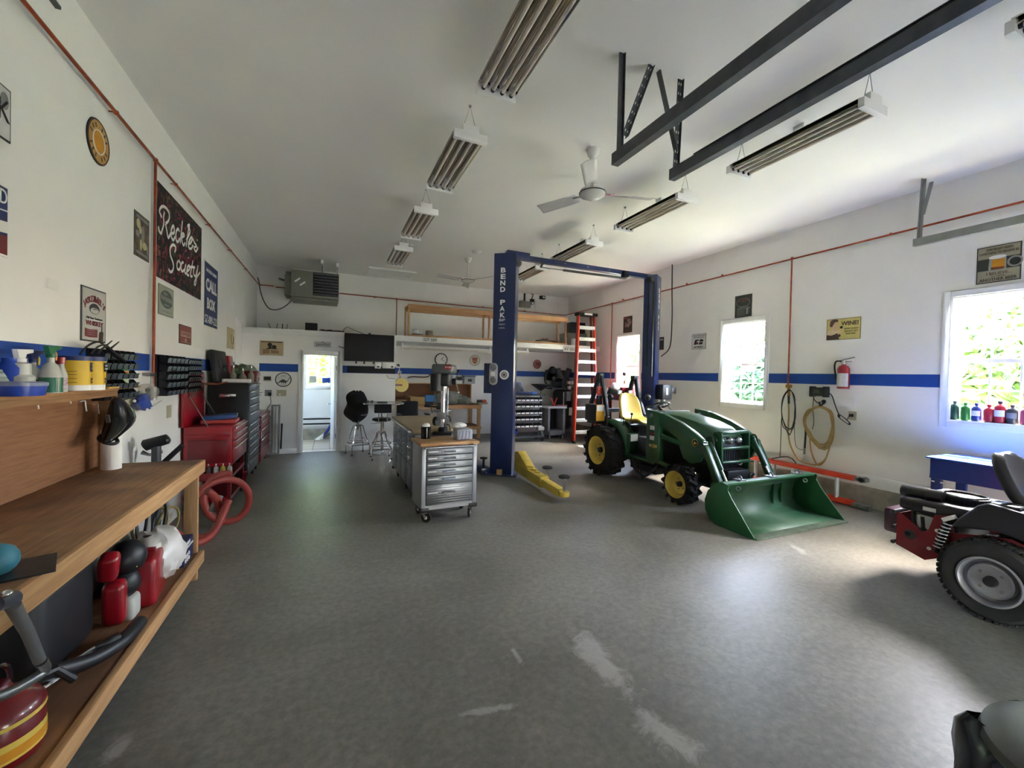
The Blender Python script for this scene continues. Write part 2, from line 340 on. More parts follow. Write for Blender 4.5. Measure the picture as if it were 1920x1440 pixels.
# painted stripe, one band per wall
S0, S1 = 1.654, 1.810; t = .003
struct(MB().bx(XL, XL + t, FRONT, 9.2, S0, S1).build('trim_3', STRIPE))
b = MB()
ys = [FRONT] + [v for p in sorted(WIN) for v in (p[0] - .075, p[1] + .075)] + [YB]
for i in range(0, len(ys), 2): b.bx(XR - t, XR, ys[i], ys[i + 1], S0, S1)
struct(b.build('trim_4', STRIPE))
struct(MB().bx(at(486, 690, Y=YP).x, DX0 - .08, YP - t, YP, S0, S1).bx(DX1 + .09, PX, YP - t, YP, S0, S1).build('trim_5', STRIPE))
struct(MB().bx(PX, XR, YB - t, YB, S0, S1).build('trim_6', STRIPE))
# white board closing the left wall's end at the partition
struct(MB().bx(XL, XL + .03, 8.86, 9.3, 0, 2.6).build('trim_7', WHITE, bev=.004))
struct(MB().bar((XL + .03, 8.9, 2.62), (XL + .03, YP, 2.50), .05, .035).build('trim_8', WHITE))
# ------------------------------------------------------------ windows
def window(n, par_axis, a, b, z0, z1, face, deep, rows, cols, sgn=1):
    """double-hung window; par_axis 'y': in the right wall, 'x': in the back wall"""
    sg = 1 if deep > 0 else -1; deep = abs(deep)
    P = (lambda u0, u1, d0, d1, q0, q1: (face + d0 * sg, face + d1 * sg, u0, u1, q0, q1)) if par_axis == 'y' else (lambda u0, u1, d0, d1, q0, q1: (u0, u1, face + d0, face + d1, q0, q1))
    m = MB(); k = .07; m.bx(*P(a - k, a, -.014, 0, z0 - k, z1 + k)).bx(*P(b, b + k, -.014, 0, z0 - k, z1 + k)).bx(*P(a, b, -.014, 0, z1, z1 + k)).bx(*P(a, b, -.014, 0, z0 - k, z0))
    wd = struct(m.build('window_%d' % n, WHITE, bev=.004))
    j = .018; m = MB().bx(*P(a, a + j, 0, deep + .06, z0, z1)).bx(*P(b - j, b, 0, deep + .06, z0, z1)).bx(*P(a, b, 0, deep + .06, z1 - j, z1)); m.build('window_jamb', WHITE, wd)
    MB().bx(*P(a, b, -.005, deep + .06, z0, z0 + .02)).build('window_sill', WHITE, wd)
    zm = (z0 + z1) / 2 - .02
    for (q0, q1, dd) in ((zm - .02, z1 - j, deep + .02), (z0 + .02, zm + .02, deep - .015)):
        m = MB(); f = .045; u0, u1 = a + j, b - j
        m.bx(*P(u0, u0 + f, dd, dd + .03, q0, q1)).bx(*P(u1 - f, u1, dd, dd + .03, q0, q1)).bx(*P(u0 + f, u1 - f, dd, dd + .03, q1 - f, q1)).bx(*P(u0 + f, u1 - f, dd, dd + .03, q0, q0 + f))
        for i in range(1, cols): c = u0 + f + (u1 - u0 - 2 * f) * i / cols; m.bx(*P(c - .009, c + .009, dd + .005, dd + .025, q0 + f, q1 - f))
        for i in range(1, rows): c = q0 + f + (q1 - q0 - 2 * f) * i / rows; m.bx(*P(u0 + f, u1 - f, dd + .006, dd + .024, c - .009, c + .009))
        sash = m.build('sash', WHITE, wd)
        MB().bx(*P(u0 + f, u1 - f, dd + .013, dd + .017, q0 + f, q1 - f)).build('glass_pane', GLASS, sash)
for i, (a, c) in enumerate(WIN): window(i + 1, 'y', a, c, WZ0, WZ1, XR, .12, 2, 3)
window(5, 'y', BWIN[0], BWIN[1], BWIN[2], BWIN[3], XL, -.1, 1, 1)
window(4, 'x', BWX[0], BWX[1], BWZ[0], BWZ[1], YB, .08, 2, 2)
# ------------------------------------------------------------ bathroom door
m = MB(); k = .075; m.bx(DX0 - k, DX0, YP - .016, YP, 0, DZ + k).bx(DX1, DX1 + k, YP - .016, YP, 0, DZ + k).bx(DX0, DX1, YP - .016, YP, DZ, DZ + k)
m.bx(DX0, DX0 + .02, YP, YP + .12, 0, DZ).bx(DX1 - .02, DX1, YP, YP + .12, 0, DZ).bx(DX0, DX1, YP, YP + .12, DZ - .02, DZ)
dr = struct(m.build('door_1', WHITE, bev=.003))
lf = MB().box((DX1 - .075, YP + .46, 1.0), (.04, .64, 1.98), (0, 0, .1)).build('door_leaf', WHITE, dr, bev=.003)
MB().cyl((DX1 - .11, YP + .70, .95), (DX1 - .17, YP + .70, .95), .012).sph((DX1 - .18, YP + .70, .95), .028).build('door_knob', CHROME, lf)
for z in (.3, 1.75): MB().bx(DX1 - .03, DX1 - .005, YP + .115, YP + .135, z - .05, z + .05).build('hinge', BLACK, dr)
struct(MB().bx(DX0 - .02, DX1, YP - .005, YP + .12, -.02, .016).build('trim_9', WHT))
struct(MB().bx(XL, PX - .12, YB - .03, YB, .012, .27).build('baseboard_bathroom', CONC))
t = thing('baseboard_heater', 'white baseboard heater with dark slots on the bathroom wall seen through the open door', 'heater', (-.3, YB, .45))
MB().bx(-.75, .12, YB - .07, YB, .35, .56).build('casing', WHITE, t, bev=.006)
for z in (.40, .52): MB().bx(-.74, .11, YB - .074, YB - .068, z - .018, z + .018).build('slot', BLACK, t)
NOOD = mat('noodle_blue', '#233a8c', .6)
t = tag(MB().tube(spl([at(*p, Y=YB - .25) for p in ((630, 752), (629, 770), (624, 788), (615, 806), (604, 820))], 5), .03, 12).build('pool_noodle', NOOD), 'blue foam noodle leaning in the corner of the bathroom', 'foam noodle')
t = tag(MB().tube([at(606, 820, Y=YB - .3), at(627, 808, Y=YB - .2)], .035, 10).build('grey_roll', mat('grey_roll', '#6f6d6b', .7)), 'grey roll on the bathroom floor beside the blue noodle', 'roll')
p = at(600, 822, Y=YB - .45); t = tag(MB().add([p + V((-.12, 0, -.02)), p + V((.06, 0, -.02)), p + V((.08, .05, .12)), p + V((-.02, -.12, -.02))], [(0, 1, 2), (0, 2, 3), (1, 2, 3), (0, 1, 3)]).build('dustpan', WHT), 'white dustpan on the bathroom tiles by the blue noodle', 'dustpan')
a, b = at(604, 708, Y=YB - .03), at(618.5, 718, Y=YB - .03); t = tag(MB().bx(a.x, b.x, YB - .05, YB + .02, b.z, a.z).build('blue_box', BLUEPL, bev=.01), 'blue box on the sill of the small bathroom window', 'box')
a, b = at(580, 705, Y=YB - .03), at(593, 718, Y=YB - .03); t = tag(MB().bx(a.x, b.x, YB - .02, YB - .01, b.z, a.z).build('window_sticker', mat('sticker_grey', '#a8a8a6', .6)), 'grey sticker low on the small bathroom window', 'sticker')
# ------------------------------------------------------------ outside
gr = mat('lawn', '#868a6c', .9, var=.2, sc=3)
struct(MB().bx(XR + .25, 60, -30, 60, -.25, -.15).bx(-30, XR + .25, YB + .25, 60, -.25, -.15).build('ground_lawn', gr))
struct(MB().bx(-20, XR + .25, -30, FRONT - .2, -.25, -.02).build('ground_driveway', mat('driveway_gravel', '#b5b0a6', .9, var=.15, sc=6)))
def leaves(c, r, n, sz, rg):
    m = MB()
    for i in range(n):
        d = V((rg.gauss(0, 1), rg.gauss(0, 1), rg.gauss(0, 1))).normalized() * rg.uniform(.55, 1) ** .6
        p = V(c) + V((d.x * r[0], d.y * r[1], d.z * r[2])); u = V((rg.uniform(-1, 1), rg.uniform(-1, 1), rg.uniform(-.6, .6))).normalized(); v = u.orthogonal().normalized()
        k = sz * rg.uniform(.6, 1.3); m.add([p - u * k, p - v * k * .5, p + u * k, p + v * k * .5], [(0, 1, 2, 3)])
    return m
LEAF = [mat('leaf_%s' % h, h, .6, var=.3, sc=1.2) for h in ('#4a6630', '#5f7d3c', '#36553c', '#6f8f2c')]
BARK = mat('bark', '#6b5a49', .9, var=.2)
rg = random.Random(3)
for i, (x, y, h, r, k, lab) in enumerate(((12.6, 15.6, 2.3, 2.1, 1, 'light green tree outside the far right window, low and leafy'), (18.0, 21.5, 4.0, 3.6, 0, 'tall green tree farther behind the low one outside the far right window'), (10.6, 7.7, 1.3, 1.2, 2, 'dark green bushy tree low outside the middle window'), (14.2, 10.6, 3.4, 2.3, 0, 'tall green tree outside the middle window behind the bushy one'), (10.9, 3.0, 1.9, 1.5, 1, 'light leafy tree outside the near right window above the bottles'), (15.0, 4.4, 3.6, 2.4, 0, 'tall green tree far outside the near right window'), (-.6, 15.6, 2.3, 1.9, 3, 'light green tree outside the small bathroom window'))):
    t = thing('tree', lab, 'tree', (x, y, -.2), group='trees outside the windows')
    MB().tube([(x, y, -.2), (x + .1, y, h * .5), (x, y + .1, h)], [.16, .12, .05]).build('trunk', BARK, t)
    leaves((x, y, h), (r, r, r * .95), 3600, .15, rg).build('crown', LEAF[k], t)
# ------------------------------------------------------------ wall signs
WZ = {'L': PI / 2, 'B': 0, 'R': -PI / 2}
def onwall(wall, a, z, d=0):
    return {'L': (XL + d, a, z), 'R': (XR - d, a, z), 'B': (a, YB - d, z), 'P': (a, YP - d, z)}[wall]
def sign(label, wall, a, b, z0, z1, m, t=.006, shape='rect', edge=None, cat='sign', name='wall_sign', rim=.03):
    r = thing(name, label, cat, onwall(wall, (a + b) / 2, (z0 + z1) / 2, .001), WZ.get(wall, 0))
    W, H = abs(b - a), abs(z1 - z0); r['w_'] = W; r['h_'] = H
    def pl(k, y0, y1, mm, nm):
        if shape == 'round': MB().disc((0, y0, 0), W / 2 - k, y1 - y0, (0, 1, 0), 40).M
        q = MB()
        if shape == 'round': q.tube([(0, y0, 0), (0, y1, 0)], W / 2 - k, 44)
        else: q.bx(-W / 2 + k, W / 2 - k, y0, y1, -H / 2 + k, H / 2 - k)
        return q.build(nm, mm, r, local=True)
    pl(0, -t, 0, edge or m, 'panel')
    if edge: pl(min(W, H) * rim, -t - .001, -t, m, 'face')
    return r
def uv(r, u, v): return ((u - .5) * r['w_'], (v - .5) * r['h_'])
def deco(r, pts, m, y=-.009, name='artwork', t=.001):
    return MB().prism([uv(r, *p) for p in pts], y, y + t).build(name, m, r, local=True)
def oval(u, v, ru, rv, n=28, a0=0, a1=2 * PI): return [(u + ru * _c(a0 + (a1 - a0) * i / n), v + rv * _s(a0 + (a1 - a0) * i / n)) for i in range(n)]
def word(r, s, u, v, wu, hv, m, y=-.0085, **k):
    x, z = uv(r, u, v); return txt(r, s, .1, x, z, m, y=y, w=wu * r['w_'], h=hv * r['h_'], **k)
CREAM = mat('cream_print', '#c9bf93', .6); INK = mat('black_ink', '#1d1c1c', .6, var=0); INKB = mat('brown_ink', '#4d3a33', .6, var=.1); INKR = mat('maroon_ink', '#7a3238', .6, var=.05)
INKW = mat('white_ink', '#e9e8e4', .6, var=0); INKG = mat('grey_ink', '#8b8a86', .6, var=.1); SGREY = mat('sign_grey_enamel', '#b9b9b4', .5, var=.06); NAVY = mat('navy_enamel', '#1f2d63', .45, var=.06)
SKIN = mat('printed_skin', '#d8b48e', .7); AMBER = mat('amber_print', '#c98a1c', .6, var=.12); SEPIA = mat('sepia_print', '#4a3f36', .7, col2='#6f6353', sc=12)
# tin plate cut by the frame's left edge, upper
s = sign('white tin plate with black letters high at the left edge above the striped plate', 'L', 2.62, 3.128, 2.857, 3.132, mat('plate_white', '#c9c8c6', .5), edge=DKGREY)
word(s, 'OK', .77, .52, .4, .4, INK); deco(s, oval(.9, .72, .06, .16), INKG)
s = sign('blue, white and red striped enamel plate under the white one at the left edge', 'L', 2.62, 3.117, 2.25, 2.622, NAVY, edge=INKW)
word(s, 'RD', .86, .82, .2, .2, INKW); deco(s, [(.03, .52), (.97, .64), (.97, .66), (.03, .54)], INKW); deco(s, [(.03, .2), (.97, .34), (.97, .5), (.03, .36)], INKW); deco(s, [(.03, .03), (.97, .03), (.97, .3), (.03, .16)], REDD)
s = sign('round amber sign with a white ring high on the left wall below the red pipe', 'L', 3.88, 4.20, 3.16, 3.48, mat('amber_sign', '#b98d4a', .55, var=.1), shape='round', edge=INK)
for i in range(2): MB().ring((0, -.0085, 0), (.083, .15)[i], .004, (0, 1, 0), 40, 6).build('ring', (INKW, INKB)[i], s, local=True)
MB().disc((0, -.008, 0), .076, .002, (0, -1, 0)).build('centre', AMBER, s, local=True)
for i in range(16):
    a = 2 * PI * i / 16
    if i % 8 not in (0, 4): MB().box((.115 * _c(a), -.0085, .115 * _s(a)), (.014, .002, .03), (0, -a + PI / 2, 0)).build('letter', INKB, s, local=True)
s = sign('dark sepia poster of pale flower heads left of the copper drop pipe', 'L', 4.663, 4.99, 2.665, 3.055, SEPIA, t=.003)
for u, v, ru, rv, m in ((.25, .75, .13, .11, CREAM), (.38, .63, .08, .09, CREAM), (.55, .56, .1, .2, INKG), (.66, .32, .16, .09, CREAM), (.42, .3, .07, .13, CREAM), (.2, .52, .12, .08, INKG), (.86, .25, .05, .12, INKG)): deco(s, oval(u, v, ru, rv), m, -.005)
deco(s, [(.12, .88), (.9, .86), (.9, .92), (.12, .94)], INKG, -.005); deco(s, [(.12, .08), (.9, .06), (.9, .12), (.12, .14)], INKG, -.005)
# flag with brushed lettering
fm = mat('floral_print', '#14100f', .85, var=0); nt = fm.node_tree; L = nt.links.new; tc = nd(nt, 'ShaderNodeTexCoord'); col = None
for k, (scl, th, c) in enumerate(((4.5, .56, '#7d1f36'), (6, .6, '#2c3a2a'), (9, .62, '#6b5a3f'), (7.5, .63, '#b53a55'))):
    mp = nd(nt, 'ShaderNodeMapping'); mp.inputs['Location'].default_value = (k * 7.3, 0, k * 3.1); L(tc.outputs['Object'], mp.inputs[0])
    n = nd(nt, 'ShaderNodeTexNoise', i_Scale=scl, i_Detail=2.5, i_Distortion=2.2); L(mp.outputs[0], n.inputs[0])
    r = nd(nt, 'ShaderNodeMapRange'); r.inputs[1].default_value = th; r.inputs[2].default_value = th + .05; L(n.outputs[0], r.inputs[0])
    mx = nd(nt, 'ShaderNodeMix', data_type='RGBA'); L(r.outputs[0], mx.inputs[0]); mx.inputs[7].default_value = (*lin(c), 1)
    if col: L(col, mx.inputs[6])
    else: mx.inputs[6].default_value = (*lin('#120d10'), 1)
    col = mx.outputs[2]
L(col, nt.nodes['Principled BSDF'].inputs['Base Color'])
s = sign('black floral flag with white brushed lettering hung beside the copper drop pipe', 'L', 5.18, 6.70, 2.58, 3.515, fm, t=.004, cat='flag', name='wall_flag')
def stroke(pts, k, ox, oy, rr):
    return spl([at(ox + x / k, oy + y / k, X=XL + .008) for x, y in pts], 5)
m = MB()
for P in (((765, 330), (715, 200), (745, 110), (800, 85), (870, 130), (930, 240), (930, 370), (890, 440), (850, 470)), ((825, 210), (805, 330), (810, 480), (770, 630), (755, 690), (710, 640), (690, 530)), ((850, 480), (880, 640), (905, 780), (930, 770), (965, 690)),
          ((985, 690), (1040, 680), (1045, 580), (1025, 520), (985, 590), (975, 720), (1000, 820), (1030, 840), (1060, 770)), ((1160, 650), (1135, 590), (1095, 640), (1080, 760), (1095, 860), (1130, 880), (1170, 800)), ((1230, 410), (1215, 560), (1195, 760), (1180, 910)), ((1190, 780), (1240, 690), (1275, 740), (1215, 800), (1250, 960), (1290, 900)),
          ((1310, 990), (1340, 800), (1365, 600), (1390, 500), (1345, 520), (1370, 560), (1400, 640), (1370, 740), (1320, 840)), ((1370, 930), (1420, 900), (1455, 800), (1420, 790), (1370, 900), (1370, 1000), (1420, 1040), (1470, 960)), ((1465, 820), (1500, 900), (1550, 980), (1490, 1010), (1530, 1100), (1580, 1010)), ((1560, 825), (1560, 865))):
    m.tube(stroke(P, 12, 240, 380, 0), .0155, 6)
for P in (((215, 690), (225, 650), (205, 625), (180, 650), (180, 710), (205, 790), (200, 840), (180, 855), (165, 830)), ((245, 760), (235, 790), (240, 830), (258, 830), (265, 790), (250, 755)), ((290, 775), (275, 780), (268, 820), (280, 850), (298, 835)), ((310, 790), (300, 850), (312, 870)), ((333, 730), (333, 742)),
          ((320, 850), (340, 830), (338, 800), (322, 820), (318, 870), (335, 885)), ((370, 760), (352, 850), (350, 890), (365, 890)), ((340, 812), (385, 815)), ((378, 820), (375, 870), (392, 890), (405, 840)), ((412, 800), (400, 890), (392, 960), (380, 950), (395, 910), (428, 860))):
    m.tube(stroke(P, 4.5, 280, 320, 0), .0155, 6)
for i, p in enumerate(m.v): m.v[i] = V((XL + .006 + (p.x - XL - .008) * .12, p.y, p.z))
m.build('lettering', INKW, s)
# whiskey tin sign
s = sign('grey tin whiskey sign with maroon lettering above the yellow buckets', 'L', 3.828, 4.168, 1.862, 2.245, SGREY, edge=DKGREY)
for i, ch in enumerate("JACK DANIEL'S"):
    if ch == ' ': continue
    u = (i - 6) / 6; x, z = uv(s, .5 + u * .4, .8 - .12 * u * u)
    txt(s, ch, .05 + .018 * (1 - abs(u)), x, z, INKR, y=-.0085, rot=(PI / 2, u * .55, 0), bold=.0015, name='letter')
deco(s, oval(.5, .62, .21, .1), DKGREY); deco(s, oval(.5, .585, .17, .055), SGREY, -.0095); deco(s, [(.4, .6), (.6, .6), (.55, .64), (.47, .63)], INKG, -.0105)
word(s, 'Old Time Tennessee', .5, .44, .66, .04, INK); deco(s, [(.16, .4), (.86, .4), (.86, .408), (.16, .408)], INKW); word(s, 'WHISKEY', .51, .34, .72, .09, INKR, bold=.002)
deco(s, [(.12, .24), (.3, .225), (.62, .24), (.62, .09), (.3, .075), (.12, .09)], INKR); deco(s, [(.68, .02), (.86, .02), (.88, .2), (.83, .22), (.83, .33), (.79, .33), (.79, .22), (.7, .19)], INKB)
for v in (.12, .16, .2): deco(s, [(.2, v), (.54, v), (.54, v + .008), (.2, v + .008)], INKG, -.0105)
s = sign('pale grey-green sign with a dark oval emblem under the floral flag', 'L', 5.228, 5.66, 2.222, 2.525, mat('sage_enamel', '#a5ab9c', .5, var=.05), edge=mat('sage_edge', '#7d8478', .5))
deco(s, oval(.5, .56, .42, .3), mat('slate_print', '#56645f', .6)); deco(s, [(.1, .52), (.9, .46), (.9, .62), (.1, .66)], INKG, -.0095); deco(s, oval(.4, .74, .16, .05), INKG, -.0095); deco(s, oval(.5, .36, .2, .03), INKG, -.0095); deco(s, [(.2, .12), (.8, .12), (.8, .15), (.2, .15)], INKG)
s = sign('small reddish brown sign with a pale band below the floral flag', 'L', 5.862, 6.305, 1.968, 2.185, mat('oxide_red_print', '#8a4a42', .6, var=.06), edge=INKB)
deco(s, [(.1, .38), (.9, .38), (.9, .66), (.1, .66)], mat('pale_band', '#b39a90', .6)); word(s, 'BUDWEISER', .5, .52, .72, .2, mat('oxide_red_print', '#8a4a42'), y=-.0095); deco(s, oval(.5, .2, .07, .1), mat('pale_band', '#b39a90')); deco(s, [(.1, .06), (.9, .06), (.9, .09), (.1, .09)], mat('pale_band', '#b39a90'))
s = sign('tall dark blue call box road sign right of the floral flag', 'L', 6.825, 7.59, 2.255, 3.165, NAVY, edge=INKW)
word(s, 'SAN DIEGO COUNTY', .5, .86, .74, .05, INKW); word(s, 'CALL', .5, .64, .76, .19, INKW, bold=.004); word(s, 'BOX', .48, .36, .58, .17, INKW, bold=.004); word(s, 'SZ-009-222', .5, .12, .86, .12, INKW)
s = sign('faded cream picture with a curved line over the red tool chests', 'L', 8.25, 8.80, 2.03, 2.385, mat('aged_paper', '#bdb08a', .7, var=.08), edge=BEIGE, cat='picture', name='wall_picture')
MB().ring((.1, -.009, 0), .09, .004, (0, 1, 0), 24, 6, -.5, 4.2).build('artwork', INKB, s, local=True)
t = sign('blank white cover plate on the left wall above the spray bottles', 'L', 3.44, 3.57, 2.155, 2.215, WHT, t=.006, cat='cover plate', name='blank_cover_plate')
# ------------------------------------------------------------ compressed-air pipes of copper
ZP = 3.635
def hpipe(label, pts, drops, clamps, r=.013):
    t = thing('copper_air_pipe', label, 'pipe', pts[0])
    MB().tube(pts, r, 8).build('main_pipe', COPPER, t)
    for p, z in drops: MB().tube([p, (p[0], p[1], z)], r * .9, 8).sph(p, r * 1.7, 8, 6).build('drop_pipe', COPPER, t)
    for p, q in clamps: MB().tube([p, q], r * .45, 6).sph(p, r * 1.5, 8, 6).build('clamp', COPPER, t)
    return t
lx = XL + .045
t = hpipe('red copper pipe running along the top of the left wall with one drop', [(lx, FRONT + .1, ZP), (lx, YB - .04, ZP), (lx + .3, YB - .04, ZP)], [((lx, 4.99, ZP), 1.46)], [((lx, y, ZP), (XL, y, ZP)) for y in (2.2, 4.2, 5.55, 6.9, 8.2, 9.6)])
MB().bx(XL, XL + .02, 5.03, 5.075, 1.6, ZP).build('conduit_strip', WHITE, t)
MB().tube([(lx, 4.99, 1.62), (lx, 4.86, 1.62)], .018).cyl((lx, 4.99, 1.5), (lx, 4.99, 1.38), .03).tube([(lx + .03, 4.86, 1.6), (lx + .03, 4.86, 1.38)], .012).build('regulator', GALV, t)
by = YB - .045
hpipe('red copper pipe across the upper back wall behind the heater', [(lx + .33, by, ZP - .02), (3.4, by, ZP - .06), (XR - .15, by, ZP - .08), (XR - .04, by - .25, ZP - .05)], [((at(744, 560, Y=by).x, by, ZP - .04), 2.52)], [((x, by, ZP - .05), (x, YB, ZP - .05)) for x in (1.0, 2.6, 3.9, 5.2)])
rx = XR - .04
y1, y2 = at(1485, 487, X=rx).y, at(1148, 570, X=rx).y
hpipe('red copper pipe along the top of the right wall with two drops', [(rx, FRONT + .1, ZP + .02), (rx, YB - .3, ZP - .05)], [((rx, y1, ZP), 1.57), ((rx, y2, ZP - .03), 1.45)], [((rx, y, ZP), (XR, y, ZP)) for y in (at(1670, 441, X=rx).y, at(1354, 520, X=rx).y, 6.5, 7.6, 8.55)])
# ------------------------------------------------------------ stackable bins on the left wall
BINM = mat('black_bin_plastic', '#17181b', .3, var=.1)
def bin_mb(w, h, d):
    m = MB(); k = .004
    m.prism([(0, 0), (d, 0), (d * 1.08, h * .6), (d * .85, h * .62), (d * .6, h), (0, h)], -w / 2, -w / 2 + k, 'y').prism([(0, 0), (d, 0), (d * 1.08, h * .6), (d * .85, h * .62), (d * .6, h), (0, h)], w / 2 - k, w / 2, 'y')
    m.bx(0, d, -w / 2, w / 2, 0, k).bx(0, k, -w / 2, w / 2, 0, h).add([(d, -w / 2, 0), (d, w / 2, 0), (d * 1.08, w / 2, h * .6), (d * 1.08, -w / 2, h * .6)], [(0, 1, 2, 3)])
    m.box((d * 1.09, 0, h * .58), (.012, w, .008)); return m
def rack(label, y0, y1, z0, z1, ny, nz, blab, grp):
    t = thing('bin_rack', label, 'rack', (XL, (y0 + y1) / 2, z0)); MB().bx(XL, XL + .02, y0, y1, z0, z1).build('back_panel', BINM, t, bev=.003)
    dy, dz = (y1 - y0) / ny, (z1 - z0) / nz; m = MB()
    for j in range(nz): m.bx(XL + .02, XL + .03, y0, y1, z0 + dz * (j + .82), z0 + dz * (j + .9))
    m.build('rail', BINM, t); p = None
    for i in range(ny):
        for j in range(nz):
            l = (XL + .031, y0 + dy * (i + .5), z0 + dz * j + .004)
            if p is None: p = bin_mb(dy * .84, dz * .9, .07).build('storage_bin', BINM); p.location = l; tag(p, blab, 'bin', grp)
            else: dup(p, l)
rack('black bin rack on the left wall behind the green can', 3.90, 4.49, 1.435, 1.815, 6, 5, 'small black bin on the wall rack behind the green can', 'black bins left of the copper pipe')
rack('black bin rack of larger bins right of the copper pipe', 5.16, 5.82, 1.40, 1.815, 5, 5, 'black bin with bright front lip right of the copper pipe', 'black bins right of the copper pipe')
rack('black rack of small bins nearest the tall black cabinet on the left wall', 5.84, 6.46, 1.40, 1.80, 7, 6, 'tiny black bin on the rack nearest the tall black cabinet', 'small black bins near the cabinet')
# ------------------------------------------------------------ workbench
BX, BZ, BY0, BY1 = -.9143, .9575, .25, 4.06
t = thing('workbench', 'long wooden workbench with stained plywood top along the left wall', 'workbench', (-1.25, 2, 0))
MB().bx(XL + .03, BX - .02, BY0, BY1, BZ - .02, BZ).build('bench_top', BENCHTOP, t, bev=.003)
MB().bx(BX - .038, BX, BY0, BY1, BZ - .1, BZ - .002).build('front_rail', FIRY, t, bev=.004)
MB().bx(XL + .04, BX - .04, BY1 - .04, BY1, BZ - .11, BZ - .02).build('end_rail', FIR, t, bev=.004)
for y in (BY0 + .03, BY1 - .04): MB().bx(BX - .13, BX - .04, y, y + .04, 0, BZ - .1).build('leg', FIRZ, t, bev=.004); MB().bx(XL + .04, XL + .13, y, y + .04, 0, BZ - .1).build('leg', FIRZ, t, bev=.004)
MB().bx(BX - .055, BX - .036, BY1 - .045, BY1 + .001, BZ - .1, BZ - .03).build('steel_bracket', GALV, t)
MB().bx(XL + .03, BX - .03, BY0, BY1 - .03, .2, .22).build('lower_shelf', wood('worn_shelf_board', '#80583a', '#9a6d48', 1, .7, dirt='#65452f'), t)
MB().bx(BX - .035, BX, BY0, BY1, .135, .225).build('lower_rail', FIRY, t, bev=.004)
SX, SZ, SY = -1.455, 1.529, 4.03
t2 = thing('pegboard_hutch', 'brown pegboard back with a narrow shelf standing on the workbench', 'shelf', (-1.5, 2, BZ))
pg = wood('pegboard', '#7a5033', '#8d6140', 1, .65, sc=6)
MB().bx(XL + .022, XL + .03, BY0, SY, BZ, SZ - .02).build('pegboard_panel', pg, t2)
MB().bx(XL + .01, SX, BY0, SY + .02, SZ - .022, SZ).bx(XL + .01, XL + .08, SY + .02, 4.6, SZ - .02, SZ).build('shelf_board', wood('shelf_edge', '#8a633f', '#a87c52', 1), t2, bev=.003)
MB().bx(SX - .02, SX, BY0, SY, SZ - .06, SZ - .022).build('shelf_edge', wood('shelf_edge2', '#7d5938', '#98704a', 1), t2)
MB().bx(XL + .03, SX, SY - .02, SY, BZ, SZ - .02).build('end_board', wood('end_board', '#7c5a3a', '#93704a', 2), t2)
m = MB()
for i in range(60):
    for j in range(10): pass
for x, y in ((61, 757), (123, 748), (153, 763), (177, 768)):
    p = at(x, y, X=XL + .045); h = tag(MB().tube(spl([p + V((-.012, 0, .035)), p + V((.012, .01, .04)), p + V((.02, 0, .01)), p + V((.025, 0, -.03))], 4), .0045, 6).build('peg_hook', WHT), 'small white hook on the pegboard, %s' % {61: 'farthest left', 123: 'second from the left, highest', 153: 'third from the left', 177: 'nearest the black visor'}[x], 'hook')
# ------------------------------------------------------------ things on the hutch shelf
def sx(x, X=-1.475): p = at(x, 722, X=X); return p.y
def spray(label, y, X, liquid, trig, head, h=.2, rr=.045, shape='cone'):
    t = thing('spray_bottle', label, 'spray bottle', (X, y, SZ + .001))
    pr = [(0, 0), (rr, 0), (rr, h * .5), (rr * .62, h * .78), (rr * .32, h * .86), (rr * .32, h)] if shape == 'cone' else [(0, 0), (rr, 0), (rr, h * .55), (rr * .75, h * .62), (rr * .72, h * .95), (rr * .35, h)]
    MB().lathe(pr, n=20).build('bottle', liquid, t, local=True)
    if shape == 'cone': MB().lathe([(rr * 1.003, h * .02), (rr * 1.003, h * .44)], n=20).build('liquid', mat('green_liquid', '#2f6a55', .2), t, local=True)
    MB().cyl((0, 0, h), (0, 0, h + .02), rr * .42).build('collar', head, t, local=True)
    MB().prism([(-.03, h + .02), (.02, h + .02), (.03, h + .042), (.085, h + .052), (.085, h + .07), (-.045, h + .066)], -.012, .012, 'x').build('spray_head', head, t, local=True, bev=.003)
    MB().tube([(0, .03, h + .04), (0, .05, h + .02), (0, .045, h - .015)], .007, 6).build('trigger', trig, t, local=True); return t
CB = mat('cloudy_bottle', '#b9bab2', .4, var=.03)
spray('squat grey spray bottle with white and blue trigger behind the blue tub', sx(45), -1.49, CB, NAVY, WHT, .17, .055, 'jar')
spray('clear spray bottle with yellow trigger partly hidden between two others', sx(62, -1.53), -1.53, CB, TYEL, NAVY, .17, .04)
spray('tapered spray bottle with green liquid and orange-tipped trigger', sx(88), -1.46, CB, mat('orange_trigger', '#d18a2a', .4), mat('green_head', '#256b45', .4), .20, .05)
t = thing('blue_jug', 'tall blue plastic jug at the far left behind the spray bottles', 'jug', (-1.52, sx(18, -1.52), SZ + .001)); MB().lathe([(0, 0), (.05, 0), (.05, .14), (.03, .17), (.03, .19), (0, .19)], n=20).build('body', BLUEPL, t, local=True)
t = thing('plastic_tub', 'round blue tub with clear lid at the left end of the shelf', 'tub', (-1.44, sx(40, -1.44), SZ + .001))
MB().lathe([(0, 0), (.082, 0), (.092, .055), (.092, .06)], n=32).build('body', BLUEPL, t, local=True); MB().lathe([(.094, .05), (.095, .066), (.085, .07), (0, .072)], n=32).build('lid', mat('frosted_lid', '#8d96b5', .3, alpha=.75), t, local=True)
t = thing('red_cap_bottle', 'small bottle with red cap and patterned label beside the green spray', 'bottle', (-1.47, sx(112), SZ + .001))
